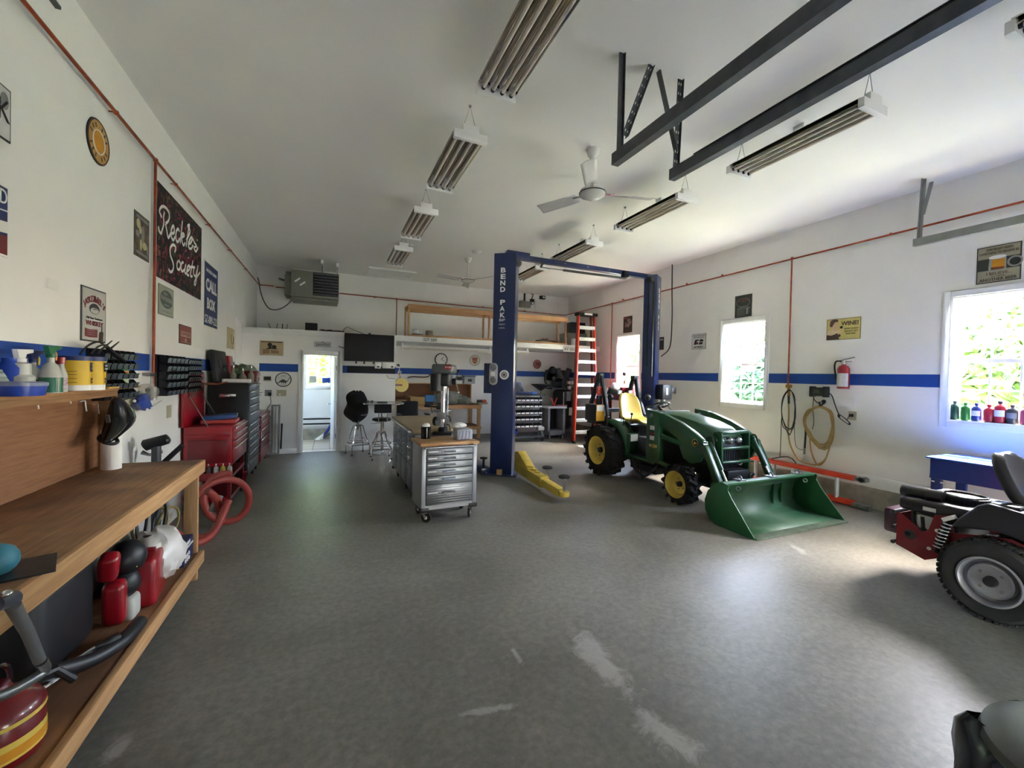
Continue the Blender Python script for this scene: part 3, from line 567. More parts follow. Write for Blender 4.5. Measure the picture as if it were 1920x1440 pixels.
MB().lathe([(0, 0), (.028, 0), (.028, .10), (.014, .15), (.014, .17)], n=16).build('bottle', CB, t, local=True); MB().lathe([(.0285, .015), (.0285, .085)], n=16).build('paper_label', mat('patterned_label', '#c9c3cc', .6, col2='#8a4d63', sc=50), t, local=True); MB().cyl((0, 0, .165), (0, 0, .205), .019).build('cap', REDP, t, local=True)
def bucket(label, x, X, lid):
    t = thing('glue_bucket', label, 'bucket', (X, sx(x, X), SZ + .001)); r, h = .084, .20
    MB().lathe([(0, 0), (r * .95, 0), (r, h), (r * 1.04, h), (r * 1.04, h + .012), (0, h + .012)], n=36).build('body', WHT, t, local=True)
    MB().lathe([(r * .961 + .001, .035), (r * 1.0 + .001, h - .008)], n=36).build('yellow_label', mat('yellow_label', '#d9b32c', .5), t, local=True)
    a = rad(20); k = r + .003
    for (a0, a1, z0, z1, mm, nm) in ((.2, .75, .12, .18, INK, 'black_patch'), (.3, .7, .045, .06, INKB, 'print'), (.3, .7, .065, .08, INKB, 'print'), (-1.3, -.6, .05, .053, INKB, 'print'), (-1.3, -.6, .075, .078, INKB, 'print'), (-1.3, -.6, .1, .103, INKB, 'print'), (-1.3, -.6, .12, .123, INKB, 'print')):
        pts = [(a0 + (a1 - a0) * i / 8 - .45) for i in range(9)]
        MB().surf([[V((k * _c(b), k * _s(b), z)) for b in pts] for z in (z0, z1)]).build(nm, mm, t, local=True)
    for i, (w_, zz) in enumerate((('TITE', .16), ('BOND', .14))):
        txt(t, w_, .016, 0, 0, INKW, rot=(PI / 2, 0, rad(90) + .03), loc=((k + .001) * _c(.03), (k + .001) * _s(.03), zz), w=.034)
    if lid: MB().lathe([(r * 1.06, h - .01), (r * 1.06, h + .018), (0, h + .02)], n=36).build('lid', NAVY, t, local=True)
    return t
bucket('yellow glue bucket in front with dark blue lid, right of the other one', 166, -1.46, True)
bucket('yellow glue bucket half hidden behind the front one', 140, -1.50, True)
t = thing('garden_claw', 'black three-pronged hand cultivator lying across the yellow bucket lids', 'garden tool', at(205, 660, X=-1.46))
for k in range(3): MB().tube(spl([at(*p, X=-1.46 + k * .02) for p in (((150, 664), (165, 648), (185, 641), (200, 652)), ((170, 664), (184, 650), (197, 647), (204, 655)), ((184, 664), (190, 655), (200, 650), (206, 656)))[k]], 5), .0065, 6).build('prong', BLACK, t)
MB().tube([at(198, 648, X=-1.45), at(214, 664, X=-1.44), at(234, 677, X=-1.43)], [.012, .017, .013], 8).build('grip', BLACK, t)
for p, q in (((197, 650), (210, 639)), ((208, 653), (223, 641))): MB().tube([at(*p, X=-1.47), at(*q, X=-1.49)], [.008, .004], 6).build('tine', BLACK, t)
t = thing('wipes_can', 'green canister of cleaning wipes at the right end of the shelf', 'canister', (-1.53, at(230, 722, X=-1.53).y, SZ + .001))
MB().lathe([(0, 0), (.036, 0), (.036, .125), (0, .125)], n=24).build('body', mat('pale_green_can', '#a9b98a', .4), t, local=True); MB().lathe([(.038, .125), (.038, .15), (.03, .155), (0, .155)], n=24).build('lid', mat('green_lid', '#1f6b3a', .4), t, local=True)
MB().surf([[V((.0368 * _c(a), .0368 * _s(a), z)) for a in (-1.2, -.9, -.6, -.3, 0)] for z in (.07, .12)]).build('label_patch', mat('orange_label', '#c4532a', .5, col2='#d9a23a', sc=40), t, local=True)
t = tag(MB().box(at(206, 717, X=-1.44) + V((0, 0, .0)), (.05, .16, .012)).build('flat_box', mat('yellow_carton', '#c7a04a', .6), bev=.002), 'thin yellow carton lying between the bucket and the green canister', 'box')
t.location = (0, 0, SZ + .007 - at(206, 717, X=-1.44).z)
t = tag(MB().lathe([(0, 0), (.05, 0), (.055, .06), (.04, .13), (0, .14)], (-1.54, sx(4, -1.54), SZ), n=16).build('striped_bag', mat('green_stripes', '#e0e4de', .6, col2='#3f7a4a', sc=6, stretch=(1, 1, 12))), 'green and white striped bag at the very left of the shelf', 'bag')
# ------------------------------------------------------------ hanging on the hutch end and the wall
t = thing('welding_visor', 'black welding visor hanging from the end of the pegboard shelf', 'visor', at(222, 785, X=-1.36))
prof = [((219, 745), .02), ((220, 750), .05), ((225, 764), .095), ((229, 783), .135), ((222, 800), .12), ((211, 814), .085), ((203, 825), .06), ((200, 830), .03)]
rows = []
for (px_, r) in prof:
    c = at(*px_, X=-1.38); rows.append([c + V((r * .6 * _s(a) + .0, r * 1.05 * _c(a), 0)) for a in [PI * 2 * i / 14 for i in range(14)]])
MB().surf(rows, True).build('shell', BLACKG, t, thick=.004, sub=1)
MB().bar(at(201, 778, X=-1.33), at(203, 792, X=-1.33), .02, .012).build('window_slot', DKGREY, t)
MB().ring(at(203, 824, X=-1.39), .05, .012, (.6, -.3, 1), 20, 6).build('chin_rim', BLACK, t)
p = at(269, 752, X=XL + .12)
t = thing('respirator', 'blue respirator mask hanging on the left wall under the air filter', 'respirator', p)
MB().surf([[at(x, y, X=XL + d) for x, y, d in r] for r in (((248, 752, .05), (256, 742, .08), (268, 736, .1), (280, 737, .06)), ((250, 758, .08), (260, 752, .16), (272, 750, .17), (281, 748, .08)), ((256, 764, .06), (266, 766, .14), (276, 766, .13), (286, 762, .06)), ((264, 769, .05), (272, 771, .07), (280, 769, .07), (288, 762, .05)))]).build('mask', mat('respirator_blue', '#1d3f98', .6), t, thick=.01, sub=1)
for q in ((252, 752), (285, 765), (276, 768)): MB().sph(at(*q, X=XL + .15), .012, 10, 6).build('buckle', WHT, t)
MB().tube([at(286, 762, X=XL + .06), at(303, 751, X=XL + .02)], .003, 5).build('strap', INKG, t)
MB().bar(at(228, 757, X=XL + .06), at(250, 752, X=XL + .06), .006, .05).build('wide_strap', BEIGE, t)
t = thing('air_filter_bowl', 'clear round filter bowl at the foot of the copper drop pipe', 'air filter', (lx, 4.86, 1.3)); MB().sph(at(275, 735, X=lx + .03), (.09, .09, .075), 20, 12).build('bowl', mat('smoked_bowl', '#c9c3b4', .12, alpha=.3), t); MB().cyl((lx, 4.86, 1.4), at(277, 731, X=lx + .03), .02).build('neck', GALV, t)
sign('narrow almond outlet plate on the left wall between the visor and the red chest', 'L', at(312, 770, X=XL).y, at(320, 770, X=XL).y, at(316, 783, X=XL).z, at(316, 760, X=XL).z, BEIGE, cat='outlet', name='wall_outlet')
t = thing('paper_towel_roll', 'upright roll of white paper towel at the far end of the workbench', 'paper towel', (-1.425, 3.86, BZ + .001))
MB().lathe([(.02, 0), (.056, 0), (.057, .28), (.02, .28)], n=36).build('paper', PAPER, t, local=True); MB().lathe([(.0205, 0), (.0205, .281)], n=16).build('core', CARD, t, local=True)
# ------------------------------------------------------------ on the bench, near end
t = tag(MB().box(at(40, 1072, Z=BZ) + V((-.05, 0, .004)), (.26, .2, .007), (0, 0, .4)).build('steel_plate', mat('scratched_dark_plate', '#2a2d30', .4, .3, var=.3, sc=25)), 'dark scratched square plate lying on the near end of the workbench', 'plate')
t = tag(MB().sph(at(-6, 1080, Z=BZ) + V((0, 0, .055)), .055).build('blue_ball', mat('teal_rubber', '#3d7f95', .5)), 'blue ball at the left edge on the workbench', 'ball')
# ------------------------------------------------------------ lower shelf
LZ = .221
def jerry(label, c, d, rz, m, name='fuel_can'):
    t = thing(name, label, 'fuel can', c, rz); MB().box((0, 0, d[2] / 2), d).build('body', m, t, local=True, bev=.035, seg=4)
    MB().bar((-d[0] * .3, 0, d[2] + .012), (d[0] * .25, 0, d[2] + .012), .03, .02).bar((-d[0] * .3, 0, d[2]), (-d[0] * .3, 0, d[2] + .02), .03, .03).bar((d[0] * .25, 0, d[2]), (d[0] * .25, 0, d[2] + .02), .03, .03).build('handle', m, t, local=True, bev=.004); return t
t = jerry('red plastic fuel can under the white bag on the lower shelf', (-1.07, 3.33, LZ), (.19, .30, .30), .1, REDP)
MB().cyl((0, .1, .29), (0, .13, .36), .03).build('spout', BLACK, t, local=True)
t = thing('safety_fuel_can', 'round red safety fuel can with yellow bands at the lower left corner', 'fuel can', at(15, 1420, Z=LZ) + V((-.05, .02, 0)))
MB().lathe([(0, 0), (.13, 0), (.135, .02), (.135, .17), (.12, .2), (.05, .24), (.04, .27), (0, .27)], n=36).build('body', REDD, t, local=True)
for z0, z1 in ((.03, .1), (.15, .165)): MB().lathe([(.1362, z0), (.1362, z1)], n=36).build('yellow_band', TYEL, t, local=True)
MB().lathe([(.1368, .04), (.1368, .075)], n=36).build('print', AMBER, t, local=True)
MB().ring((0, 0, .24), .09, .009, (1, 0, 0), 18, 8, 0, PI).build('handle', CHROME, t, local=True); MB().tube([(.04, .05, .22), (.1, .16, .2), (.14, .2, .12)], .016).build('spout', BLACK, t, local=True)
t = thing('leaf_blower', 'black backpack leaf blower with red casing on the lower shelf', 'leaf blower', (-1.2, 2.75, LZ))
MB().bx(-1.5, -1.14, 2.45, 2.95, LZ + .02, LZ + .48).build('housing', BLACK, t, bev=.06, seg=3); MB().bx(-1.5, -1.4, 2.4, 3.0, LZ, LZ + .55).build('back_frame', BLACK, t, bev=.02)
MB().box((-1.08, 2.98, LZ + .16), (.10, .11, .24), (.1, 0, .2)).box((-1.10, 2.96, LZ + .37), (.09, .09, .16), (.3, .1, .2)).build('red_casing', REDP, t, bev=.03, seg=3); MB().sph((-1.07, 3.1, LZ + .36), (.09, .1, .1)).sph((-1.08, 3.08, LZ + .22), (.08, .08, .09)).build('air_cleaner', BLACK, t)
MB().box((-1.02, 3.06, LZ + .33), (.03, .035, .03)).build('yellow_tag', TYEL, t, bev=.003); MB().box((-1.06, 3.08, LZ + .08), (.1, .12, .14)).build('fuel_tank', mat('milky_tank', '#b9bcb4', .4, var=.05), t, bev=.03, seg=3)
MB().tube(spl([(-1.12, 2.42, LZ + .14), (-1.04, 2.58, LZ + .07), (-.97, 2.75, LZ + .05), (-.96, 2.95, LZ + .04)], 5), .035, 12).build('black_tube', BLACK, t)
t = thing('trimmer_shaft', 'bent chrome handle with black grip lying along the lower shelf', 'handle', at(120, 1290, Z=LZ + .06))
MB().tube(spl([at(*p, Z=LZ + .09) for p in ((-40, 1345), (62, 1300), (110, 1270), (140, 1240), (165, 1222), (182, 1212))], 6), .0105, 10).build('shaft', CHROME, t)
MB().tube(spl([at(*p, Z=LZ + .09) for p in ((178, 1214), (200, 1205), (222, 1193))], 4), [.014] * 4 + [.019] * 5, 10).build('grip', BLACK, t)
t = thing('bench_crank', 'grey tubular crank handle with pivot standing in front of the workbench', 'crank handle', at(78, 1240, X=-.86))
MB().tube([at(24, 1135, X=-.84), at(52, 1185, X=-.85), at(74, 1238, X=-.86)], [.018, .016, .016], 12).build('arm', mat('grey_cast', '#77797d', .5, .4), t); MB().tube([at(-12, 1135, X=-.84), at(24, 1122, X=-.84)], .022, 12).build('cross_grip', mat('slate_plastic', '#4a4c58', .4), t, ); MB().sph(at(12, 1113, X=-.82), (.014, .014, .01), 12, 8).build('bolt', CHROME, t)
MB().tube(spl([at(76, 1240, X=-.86), at(84, 1254, X=-.87), at(70, 1268, X=-.88), at(20, 1297, X=-.9), at(-30, 1318, X=-.92)], 4), .016, 12).build('lower_tube', mat('brushed_tube', '#8d8f92', .3, .8), t)
# plastic bag, crumpled
def bag(label, c, r, m, seed, name='plastic_bag', cat='bag'):
    rg = random.Random(seed); mb = MB().sph((0, 0, 0), 1, 26, 16); o = []
    ph = [(rg.uniform(2, 6), rg.uniform(2, 6), rg.uniform(0, 6), rg.uniform(2, 7)) for _ in range(7)]
    for p in mb.v:
        k = 1 + .07 * sum(_s(a * p.x * 2 + b * p.y * 2 + d + e * p.z) for a, b, d, e in ph) * .6
        o.append(V((p.x * r[0] * k + c[0], p.y * r[1] * k + c[1], max(p.z * r[2] * k, -r[2] * .8) + c[2])))
    mb.v = o; return tag(mb.build(name, m, loc=c), label, cat)
BAG = mat('white_bag_film', '#dcd7d2', .35, var=.04)
bag('crumpled white plastic bag draped behind the red fuel can', (-1.06, 3.52, LZ + .2), (.15, .2, .18), BAG, 4)
bag('grey clear bag on the lower shelf left of the white bag', (-1.33, 3.55, LZ + .18), (.13, .17, .2), mat('grey_bag_film', '#8d938d', .35), 9)
t = thing('cartridge_carton', 'dark blue and white carton with open flaps at the end of the lower shelf', 'carton', (-1.06, 3.86, LZ))
MB().bx(-1.15, -.97, 3.75, 3.98, LZ, LZ + .17).build('box', mat('navy_carton', '#23234f', .6), t, bev=.003)
MB().add([(-1.15, 3.75, LZ + .17), (-.97, 3.75, LZ + .17), (-.96, 3.67, LZ + .2), (-1.14, 3.67, LZ + .2)], [(0, 1, 2, 3)]).add([(-1.15, 3.98, LZ + .17), (-1.15, 3.75, LZ + .17), (-1.27, 3.77, LZ + .22), (-1.27, 3.97, LZ + .22)], [(0, 1, 2, 3)]).build('flap', PAPER, t, thick=.004)
MB().bx(-.9695, -.968, 3.76, 3.97, LZ + .11, LZ + .125).build('white_band', INKW, t)
for z in (.03, .065):
    for y in (3.79, 3.83, 3.87): MB().ring((-.968, y, LZ + z), .011, .004, (1, 0, 0), 14, 5).build('print', INKW, t)
MB().bx(-.9695, -.968, 3.77, 3.9, LZ + .135, LZ + .16).build('print', INKW, t)
t = tag(MB().bx(-1.45, -1.2, 3.72, 4.0, LZ, LZ + .14).build('brown_carton', CARD, bev=.003), 'brown carton behind the navy carton at the end of the lower shelf', 'carton')
t = thing('hose_bundle', 'yellow and black cords coiled in the shade at the end of the lower shelf', 'cord', (-1.2, 3.85, .5)); rg = random.Random(5)
for k in range(5): MB().ring((-1.3 + .05 * k, 3.85 + .03 * rg.random(), .52 + .03 * rg.random()), .12 + .02 * rg.random(), .009, (rg.uniform(.5, 1), rg.uniform(-.5, .5), rg.uniform(-.2, .2)), 28, 6).build('loop', (mat('tan_cord', '#8d7a4a', .6), BLACK)[k % 2], t)
bag('dark green cloth bag behind the coiled cords under the bench', (-1.4, 3.6, LZ + .5), (.13, .22, .14), mat('dark_green_cloth', '#1f2b22', .9), 12, 'cloth_bag')
# ------------------------------------------------------------ partition wall: signs, plates, screen
def psign(label, x0, y0, x1, y1, m, wall='P', d=None, **k):
    Yp = YP if wall == 'P' else YB; a, b = at(x0, y0, Y=Yp), at(x1, y1, Y=Yp)
    return sign(label, wall, a.x, b.x, b.z, a.z, m, **k)
s = psign('sepia print of two dark dogs on crates left of the bathroom door', 487, 638, 531.5, 667.5, mat('sepia_paper', '#b5a381', .7, var=.06), edge=BEIGE, cat='picture', name='wall_picture')
for pts in (oval(.42, .74, .1, .12), [(.36, .45), (.48, .45), (.5, .68), (.36, .7)], oval(.6, .6, .1, .12), [(.26, .44), (.76, .44), (.7, .5), (.3, .5)]): deco(s, pts, INK)
for pts in ([(.14, .12), (.42, .12), (.42, .44), (.14, .42)], [(.46, .16), (.8, .14), (.8, .34), (.46, .4)]): deco(s, pts, mat('sepia_crate', '#8d7256', .7))
deco(s, [(.06, .88), (.94, .88), (.94, .94), (.06, .94)], INKB)
s = psign('dented licence plate reading 2AIH707 above the bathroom door', 589, 640, 621, 652, mat('plate_white', '#c9c8c6'), edge=INKG, name='licence_plate', cat='licence plate')
word(s, '2AIH707', .5, .42, .84, .5, INK, bold=.001); deco(s, [(.36, .84), (.5, .97), (.64, .84)], REDD)
s = psign('round white sign with a grey dinosaur beside the bathroom door', 516, 697.5, 546.5, 726, mat('sign_white', '#d9d9d6', .5), edge=INK, shape='round', name='wall_sign', rim=.055)
deco(s, [(.1, .3), (.2, .3), (.3, .42), (.42, .52), (.58, .5), (.68, .4), (.76, .46), (.84, .62), (.9, .64), (.92, .6), (.85, .57), (.77, .4), (.68, .32), (.66, .24), (.61, .24), (.6, .32), (.56, .32), (.55, .24), (.5, .24), (.5, .32), (.44, .32), (.43, .24), (.38, .24), (.38, .34), (.3, .32), (.22, .25), (.12, .26)], DKGREY)
word(s, 'DINO', .5, .78, .3, .07, INKG); word(s, 'GASOLINE', .5, .7, .34, .06, INKG); word(s, 'SINCLAIR', .5, .15, .34, .05, INK)
t = psign('dark thermostat display right of the tall cabinets, left of the dinosaur sign', 494, 705.5, 508.5, 714.5, BEIGE, t=.03, edge=None, name='thermostat', cat='thermostat'); deco(t, [(.1, .2), (.98, .2), (.98, .95), (.1, .95)], BLACK, -.033)
t = psign('grey outlet with a black plug and cord below the thermostat', 496.5, 731, 509.5, 742.5, GREY, t=.008, name='wall_outlet', cat='outlet'); MB().box((.03, -.025, -.02), (.05, .04, .06)).build('plug', BLACK, t, local=True); MB().tube(spl([(.03, -.03, -.03), (.05, -.03, -.2), (-.02, -.05, -.35), (.06, -.06, -.5)], 6), .006, 6).build('cord', BLACK, t, local=True)
t = psign('wide almond switch plate with a white toggle below the dinosaur sign', 519, 731, 537, 742.5, BEIGE, t=.008, name='light_switch', cat='switch'); MB().box((-.03, -.015, -.03), (.03, .016, .04)).build('toggle', WHT, t, local=True)
tl, tr = at(646, 624, Y=YP - .1), at(738.8, 679.5, Y=YP - .1)
t = thing('television', 'large black flat television mounted above the stools', 'television', ((tl.x + tr.x) / 2, YP - .07, tl.z))
MB().bx(tl.x, tr.x, YP - .1, YP - .06, tr.z, tl.z).build('screen_body', BLACK, t, bev=.005); MB().bx(tl.x + .015, tr.x - .015, YP - .102, YP - .0995, tr.z + .02, tl.z - .015).build('screen', BLACKG, t)
MB().bx(tl.x + .3, tr.x - .3, YP - .06, YP, tr.z + .15, tl.z - .15).build('wall_mount', BLACK, t)
for k in (.22, .38, .57): MB().bx(tl.x + (tr.x - tl.x) * k, tl.x + (tr.x - tl.x) * k + .03, YP - .09, YP - .06, tr.z - .05, tr.z).build('cable_plug', BLACK, t)
MB().box((tl.x + .5, YP - .09, tl.z + .012), (.05, .03, .025)).build('camera_bump', BLACK, t); MB().tube(spl([(tl.x + .02, YP - .05, tl.z - .32), (tl.x - .06, YP - .04, tl.z - .3), (tl.x - .11, YP - .03, tl.z - .28)], 4), .008, 6).build('cable', BLACK, t)
a, b = at(651, 686, Y=YP), at(740.5, 700.5, Y=YP)
t = tag(MB().bx(a.x, b.x, YP - .035, YP - .004, b.z, a.z).build('dark_wall_panel', mat('wall_panel_black', '#0b0c16', .7), bev=.006), 'long black panel under the television, over the blue stripe', 'sound bar')  # dark band under the screen, modelled as a thin near-black panel over the stripe
for (x0, x1, y0, y1, lab) in ((703, 714, 680, 691, 'small square white network box under the television'), (717, 740, 679, 691, 'wide white network box at the partition corner under the television')):
    a, b = at(x0, y0, Y=YP - .08), at(x1, y1, Y=YP - .08)
    t = thing('network_box', lab, 'network box', ((a.x + b.x) / 2, YP - .08, b.z)); MB().bx(a.x, b.x, YP - .09, YP - .036, b.z, a.z).build('case', WHT, t, bev=.004)
    MB().bx(b.x - .08, b.x - .03, YP - .092, YP - .089, b.z + .02, b.z + .05).build('panel', BLACK, t)
t = thing('charger', 'black power adapter with white cable on the partition corner by the yellow cord reel', 'charger', at(744, 686, Y=YP)); q = at(744, 685, Y=YP); MB().box(q + V((.03, .02, 0)), (.06, .05, .06)).build('body', BLACK, t, bev=.004)
MB().tube(spl([q, q + V((.06, -.02, -.08)), q + V((.02, -.04, -.17)), q + V((.1, 0, -.13)), q + V((.06, .02, -.25))], 5), .006, 6).build('cable', WHT, t)
MB().tube(spl([at(725, 703, Y=YP - .02), at(729, 709, Y=YP - .02), at(741, 710, Y=YP - .02)], 5), .004, 6).build('wire', BLACK, t)
# ------------------------------------------------------------ pub table, stools, office chair
def stool(label, c, rz, zseat, back=True, foot=.2, coat=False):
    t = thing('bar_stool', label, 'stool', (*c, 0), rz)
    q = MB()
    for k in range(4):
        a = PI / 4 + k * PI / 2; u = V((_c(a), _s(a), 0)); top = zseat - .27
        MB().tube(spl([u * .05 + V((0, 0, top)), u * .1 + V((0, 0, top - .01)), u * .13 + V((0, 0, top - .1)), u * .21 + V((0, 0, .26)), u * .25 + V((0, 0, .2)), u * .25 + V((0, 0, .02))], 5), .0125, 8).build('leg', CHROME, t, local=True)
        MB().cyl(u * .25 + V((0, 0, 0)), u * .25 + V((0, 0, .025)), .018).build('foot_cap', BLACK, t, local=True)
    for i in range(4): MB().bar(*[V((.245 * _c(PI / 4 + j * PI / 2), .245 * _s(PI / 4 + j * PI / 2), .205)) for j in (i, i + 1)], .02, .02).build('stretcher', CHROME, t, local=True)
    MB().ring((0, 0, .3), .19, .01).build('foot_ring', CHROME, t, local=True)
    MB().cyl((0, 0, zseat - .36), (0, 0, zseat - .04), .02).cyl((0, 0, zseat - .3), (0, 0, zseat - .25), .06).build('post', CHROME, t, local=True)
    MB().lathe([(0, zseat - .06), (.165, zseat - .06), (.17, zseat - .045), (0, zseat - .045)]).build('seat_rim', CHROME, t, local=True); MB().lathe([(0, zseat - .045), (.175, zseat - .045), (.18, zseat - .02), (.16, zseat), (0, zseat + .005)]).build('seat', BLKFAB, t, local=True)
    if back:
        for x in (-.08, .08): MB().tube([(x, .1, zseat - .06), (x, .19, zseat - .05), (x, .21, zseat + .08), (x, .2, zseat + .2)], .009, 8).build('back_bar', CHROME, t, local=True)
        MB().box((0, .2, zseat + .2), (.32, .045, .17)).build('backrest', BLKFAB, t, local=True, bev=.02, seg=3)
        MB().tube([(.0, 0, zseat - .09), (.2, .06, zseat - .1)], .006, 6).build('lever', CHROME, t, local=True)
    return t
s2 = stool('chrome swivel stool with black backrest in front of the round pub table', (.93, 8.53), PI, .79)
s1 = stool('chrome stool nearest the bathroom door with a black jacket over it', (.53, 9.12), PI / 2 + .3, .86, back=False)
c = (.53, 9.12, .86); rgj = random.Random(2); mb = MB()
rows = []
for z, rx_, ry_ in ((.66, .05, .04), (.72, .16, .1), (.80, .24, .2), (.88, .235, .19), (.96, .21, .12), (1.06, .20, .09), (1.16, .21, .08), (1.24, .17, .07), (1.28, .06, .04)):
    rows.append([V((c[0] - .03 + rx_ * _c(a) * (1 + .13 * _s(3 * a + z * 14)), c[1] + .02 + ry_ * _s(a) * (1 + .1 * _s(4 * a + z * 9)), z + .03 * _s(3 * a + 5 * z))) for a in [2 * PI * i / 22 for i in range(22)]])
t = tag(MB().surf(rows, True).build('jacket', BLKFAB, loc=(c[0], c[1], .9), sub=1), 'black jacket draped over the stool next to the bathroom door', 'jacket')
tc_ = V((1.0, 9.0, 0))
t = thing('pub_table', 'round chrome-edged pub table with clear top behind the stools', 'table', tc_)
MB().lathe([(0, 1.03), (.40, 1.03), (.42, 1.045), (.40, 1.06), (0, 1.06)], n=40).build('table_top', mat('grey_glass', '#9aa0a0', .1, var=0, alpha=.6), t, local=True); MB().ring((0, 0, 1.045), .42, .017, n=48).build('rim', CHROME, t, local=True)
MB().cyl((0, 0, .03), (0, 0, 1.03), .03).build('pole', CHROME, t, local=True); MB().lathe([(0, 0), (.2, 0), (.2, .02), (.05, .06), (0, .06)]).build('base', CHROME, t, local=True)
t = thing('safety_glasses', 'clear safety glasses lying on the left of the pub table', 'glasses', (.74, 8.98, 1.061))
for k in (-.04, .04): MB().sph((.74 + k, 8.97, 1.085), (.036, .02, .024), 12, 8).build('lens', mat('grey_lens', '#777a78', .15, alpha=.8), t)
t = tag(MB().box((.98, 8.95, 1.072), (.2, .09, .02)).build('remote', BLACK, bev=.005), 'flat black remote control on the pub table', 'remote')
t = thing('office_chair', 'black office chair with rounded back half hidden behind the steel cabinet', 'chair', (1.62, 9.15, 0))
MB().box((1.55, 9.3, .86), (.46, .09, .42)).build('backrest', BLKFAB, t, bev=.04, seg=3); MB().box((1.6, 9.05, .55), (.5, .48, .1)).build('seat', BLKFAB, t, bev=.04, seg=3)
for x in (1.33, 1.93): MB().box((x, 9.05, .8), (.09, .26, .04)).build('armrest', BLACK, t, bev=.015); MB().bar((x, 9.05, .56), (x, 9.05, .79), .04, .05).build('arm_post', BLACK, t)
MB().cyl((1.6, 9.05, .1), (1.6, 9.05, .5), .03).build('gas_lift', BLACK, t)
for k in range(5):
    a = 2 * PI * k / 5 + .3; MB().bar((1.6, 9.05, .1), (1.6 + .28 * _c(a), 9.05 + .28 * _s(a), .07), .04, .03).cyl((1.6 + .28 * _c(a), 9.03 + .28 * _s(a), .03), (1.6 + .28 * _c(a), 9.07 + .28 * _s(a), .03), .03).build('foot', BLACK, t)
# ------------------------------------------------------------ on the deck
DK = 2.511
def on(x, Y): return at(x, 610, Y=Y).x
y = 10.2
t = thing('wifi_router', 'black router with four upright antennas on the deck below the heater', 'router', (on(522, y), y, DK)); x = on(522, y)
MB().bx(x - .15, x + .15, y - .08, y + .08, DK, DK + .035).build('case', BLACK, t, bev=.006)
for k, a in ((-.14, -.1), (-.05, .05), (.07, 0), (.14, .05)): MB().bar((x + k, y + .07, DK + .03), (x + k + a * .6, y + .07, DK + .17), .016, .01).build('antenna', BLACK, t)
MB().tube(spl([(x + .16, y, DK + .01), (x + .24, y, DK + .06), (x + .3, y, DK + .02), (x + .6, y + .1, DK + .01)], 5), .006, 6).build('cord', BLACK, t)
x = on(584, y); t = tag(MB().bx(x - .12, x + .12, y - .1, y + .1, DK, DK + .21).build('speaker', BLACK, bev=.006), 'black box speaker on the deck right of the router', 'speaker')
x = on(622, y - .3); t = thing('cable_pile', 'tangle of black cables on the deck above the licence plate', 'cable', (x, y - .3, DK)); rg = random.Random(8)
for k in range(5): MB().tube(spl([(x + rg.uniform(-.25, .25), y - .3 + rg.uniform(-.1, .1), DK + rg.uniform(.01, .06)) for _ in range(5)], 5), .009, 6).build('cable', BLACK, t)
MB().tube(spl([(x + .2, y - .3, DK + .02), (x + .3, y - .32, DK + .14), (x + .45, y - .4, DK + .08), (x + .62, YP - .05, DK - .01)], 5), .007, 6).build('lead', BLACK, t)
FX0, FX1, FY0, FY1, FZ0, FZ1 = 1.57, 5.72, YP + .03, YP + .5, DK, 3.235
t = thing('lumber_shelf_frame', 'open lumber frame shelf standing along the edge of the deck', 'shelf', (3.6, 9.9, DK))
for z0, z1, yy in ((FZ1 - .12, FZ1, FY0), (FZ0, FZ0 + .045, FY0), (FZ1 - .12, FZ1, FY1 - .04), (FZ0, FZ0 + .045, FY1 - .04)): MB().bx(FX0, FX1, yy, yy + .04, z0, z1).build('rail', FIR, t, bev=.003)
for x in (FX0 + .02, 3.52, FX1 - .06):
    for yy in (FY0 + .001, FY1 - .039): MB().bx(x - .02, x + .02, yy + .04 * 0, yy + .038, FZ0 + .045, FZ1 - .12).build('post', FIRZ, t, bev=.003)
    MB().bx(x - .02, x + .02, FY0 + .04, FY1 - .04, FZ1 - .1, FZ1 - .02).build('cross_rail', FIRY, t, bev=.003)
x, yy = on(780, YP + .25), YP + .26
def can(label, x, yy, r, h, mlist, z=DK, name='paint_can'):
    t = thing(name, label, 'can', (x, yy, z)); z0 = 0
    for nm, m, f in mlist: MB().lathe([(0, z0), (r, z0), (r, z0 + h * f), (0, z0 + h * f)], n=20).build(nm, m, t, local=True); z0 += h * f
    return t
can('white and brown paint can at the left end of the lumber frame', on(779.5, yy), yy, .08, .18, (('lower_body', mat('plum_label', '#3d2736', .5), .45), ('upper_body', WHT, .5), ('rim', GALV, .05)))
can('slim teal can between the two paint cans', on(789, yy), yy, .05, .15, (('label', mat('teal_label', '#2b7f93', .5), .55), ('cap', PAPER, .45)))
can('brown and silver paint can right of the teal can', on(805, yy), yy, .085, .17, (('label', mat('brown_label', '#5a3f2d', .5, col2='#a9a59c', sc=4), .9), ('rim', GALV, .1)))
x0, x1 = on(1006, YP + .25), on(1048, YP + .25)
for i, (a, b, z, ry, lab) in enumerate(((0, .5, .05, .15, 'short dark board lying at the left of the pile in the lumber frame'), (.25, 1, .06, -.1, 'long brown board on the pile in the lumber frame'), (.3, .95, .02, .05, 'thin dark board lowest of the pile in the lumber frame'))):
    tag(MB().bar((x0 + (x1 - x0) * a, YP + .2 + .04 * i, DK + .08 + .03 * i), (x0 + (x1 - x0) * b, YP + .3, DK + .08 + .035 * (2 - i)), .12, .028).build('board', (mat('dark_walnut', '#4a3428', .6), mat('old_board', '#7a5844', .7), INKB)[i], bev=.002), lab, 'board')
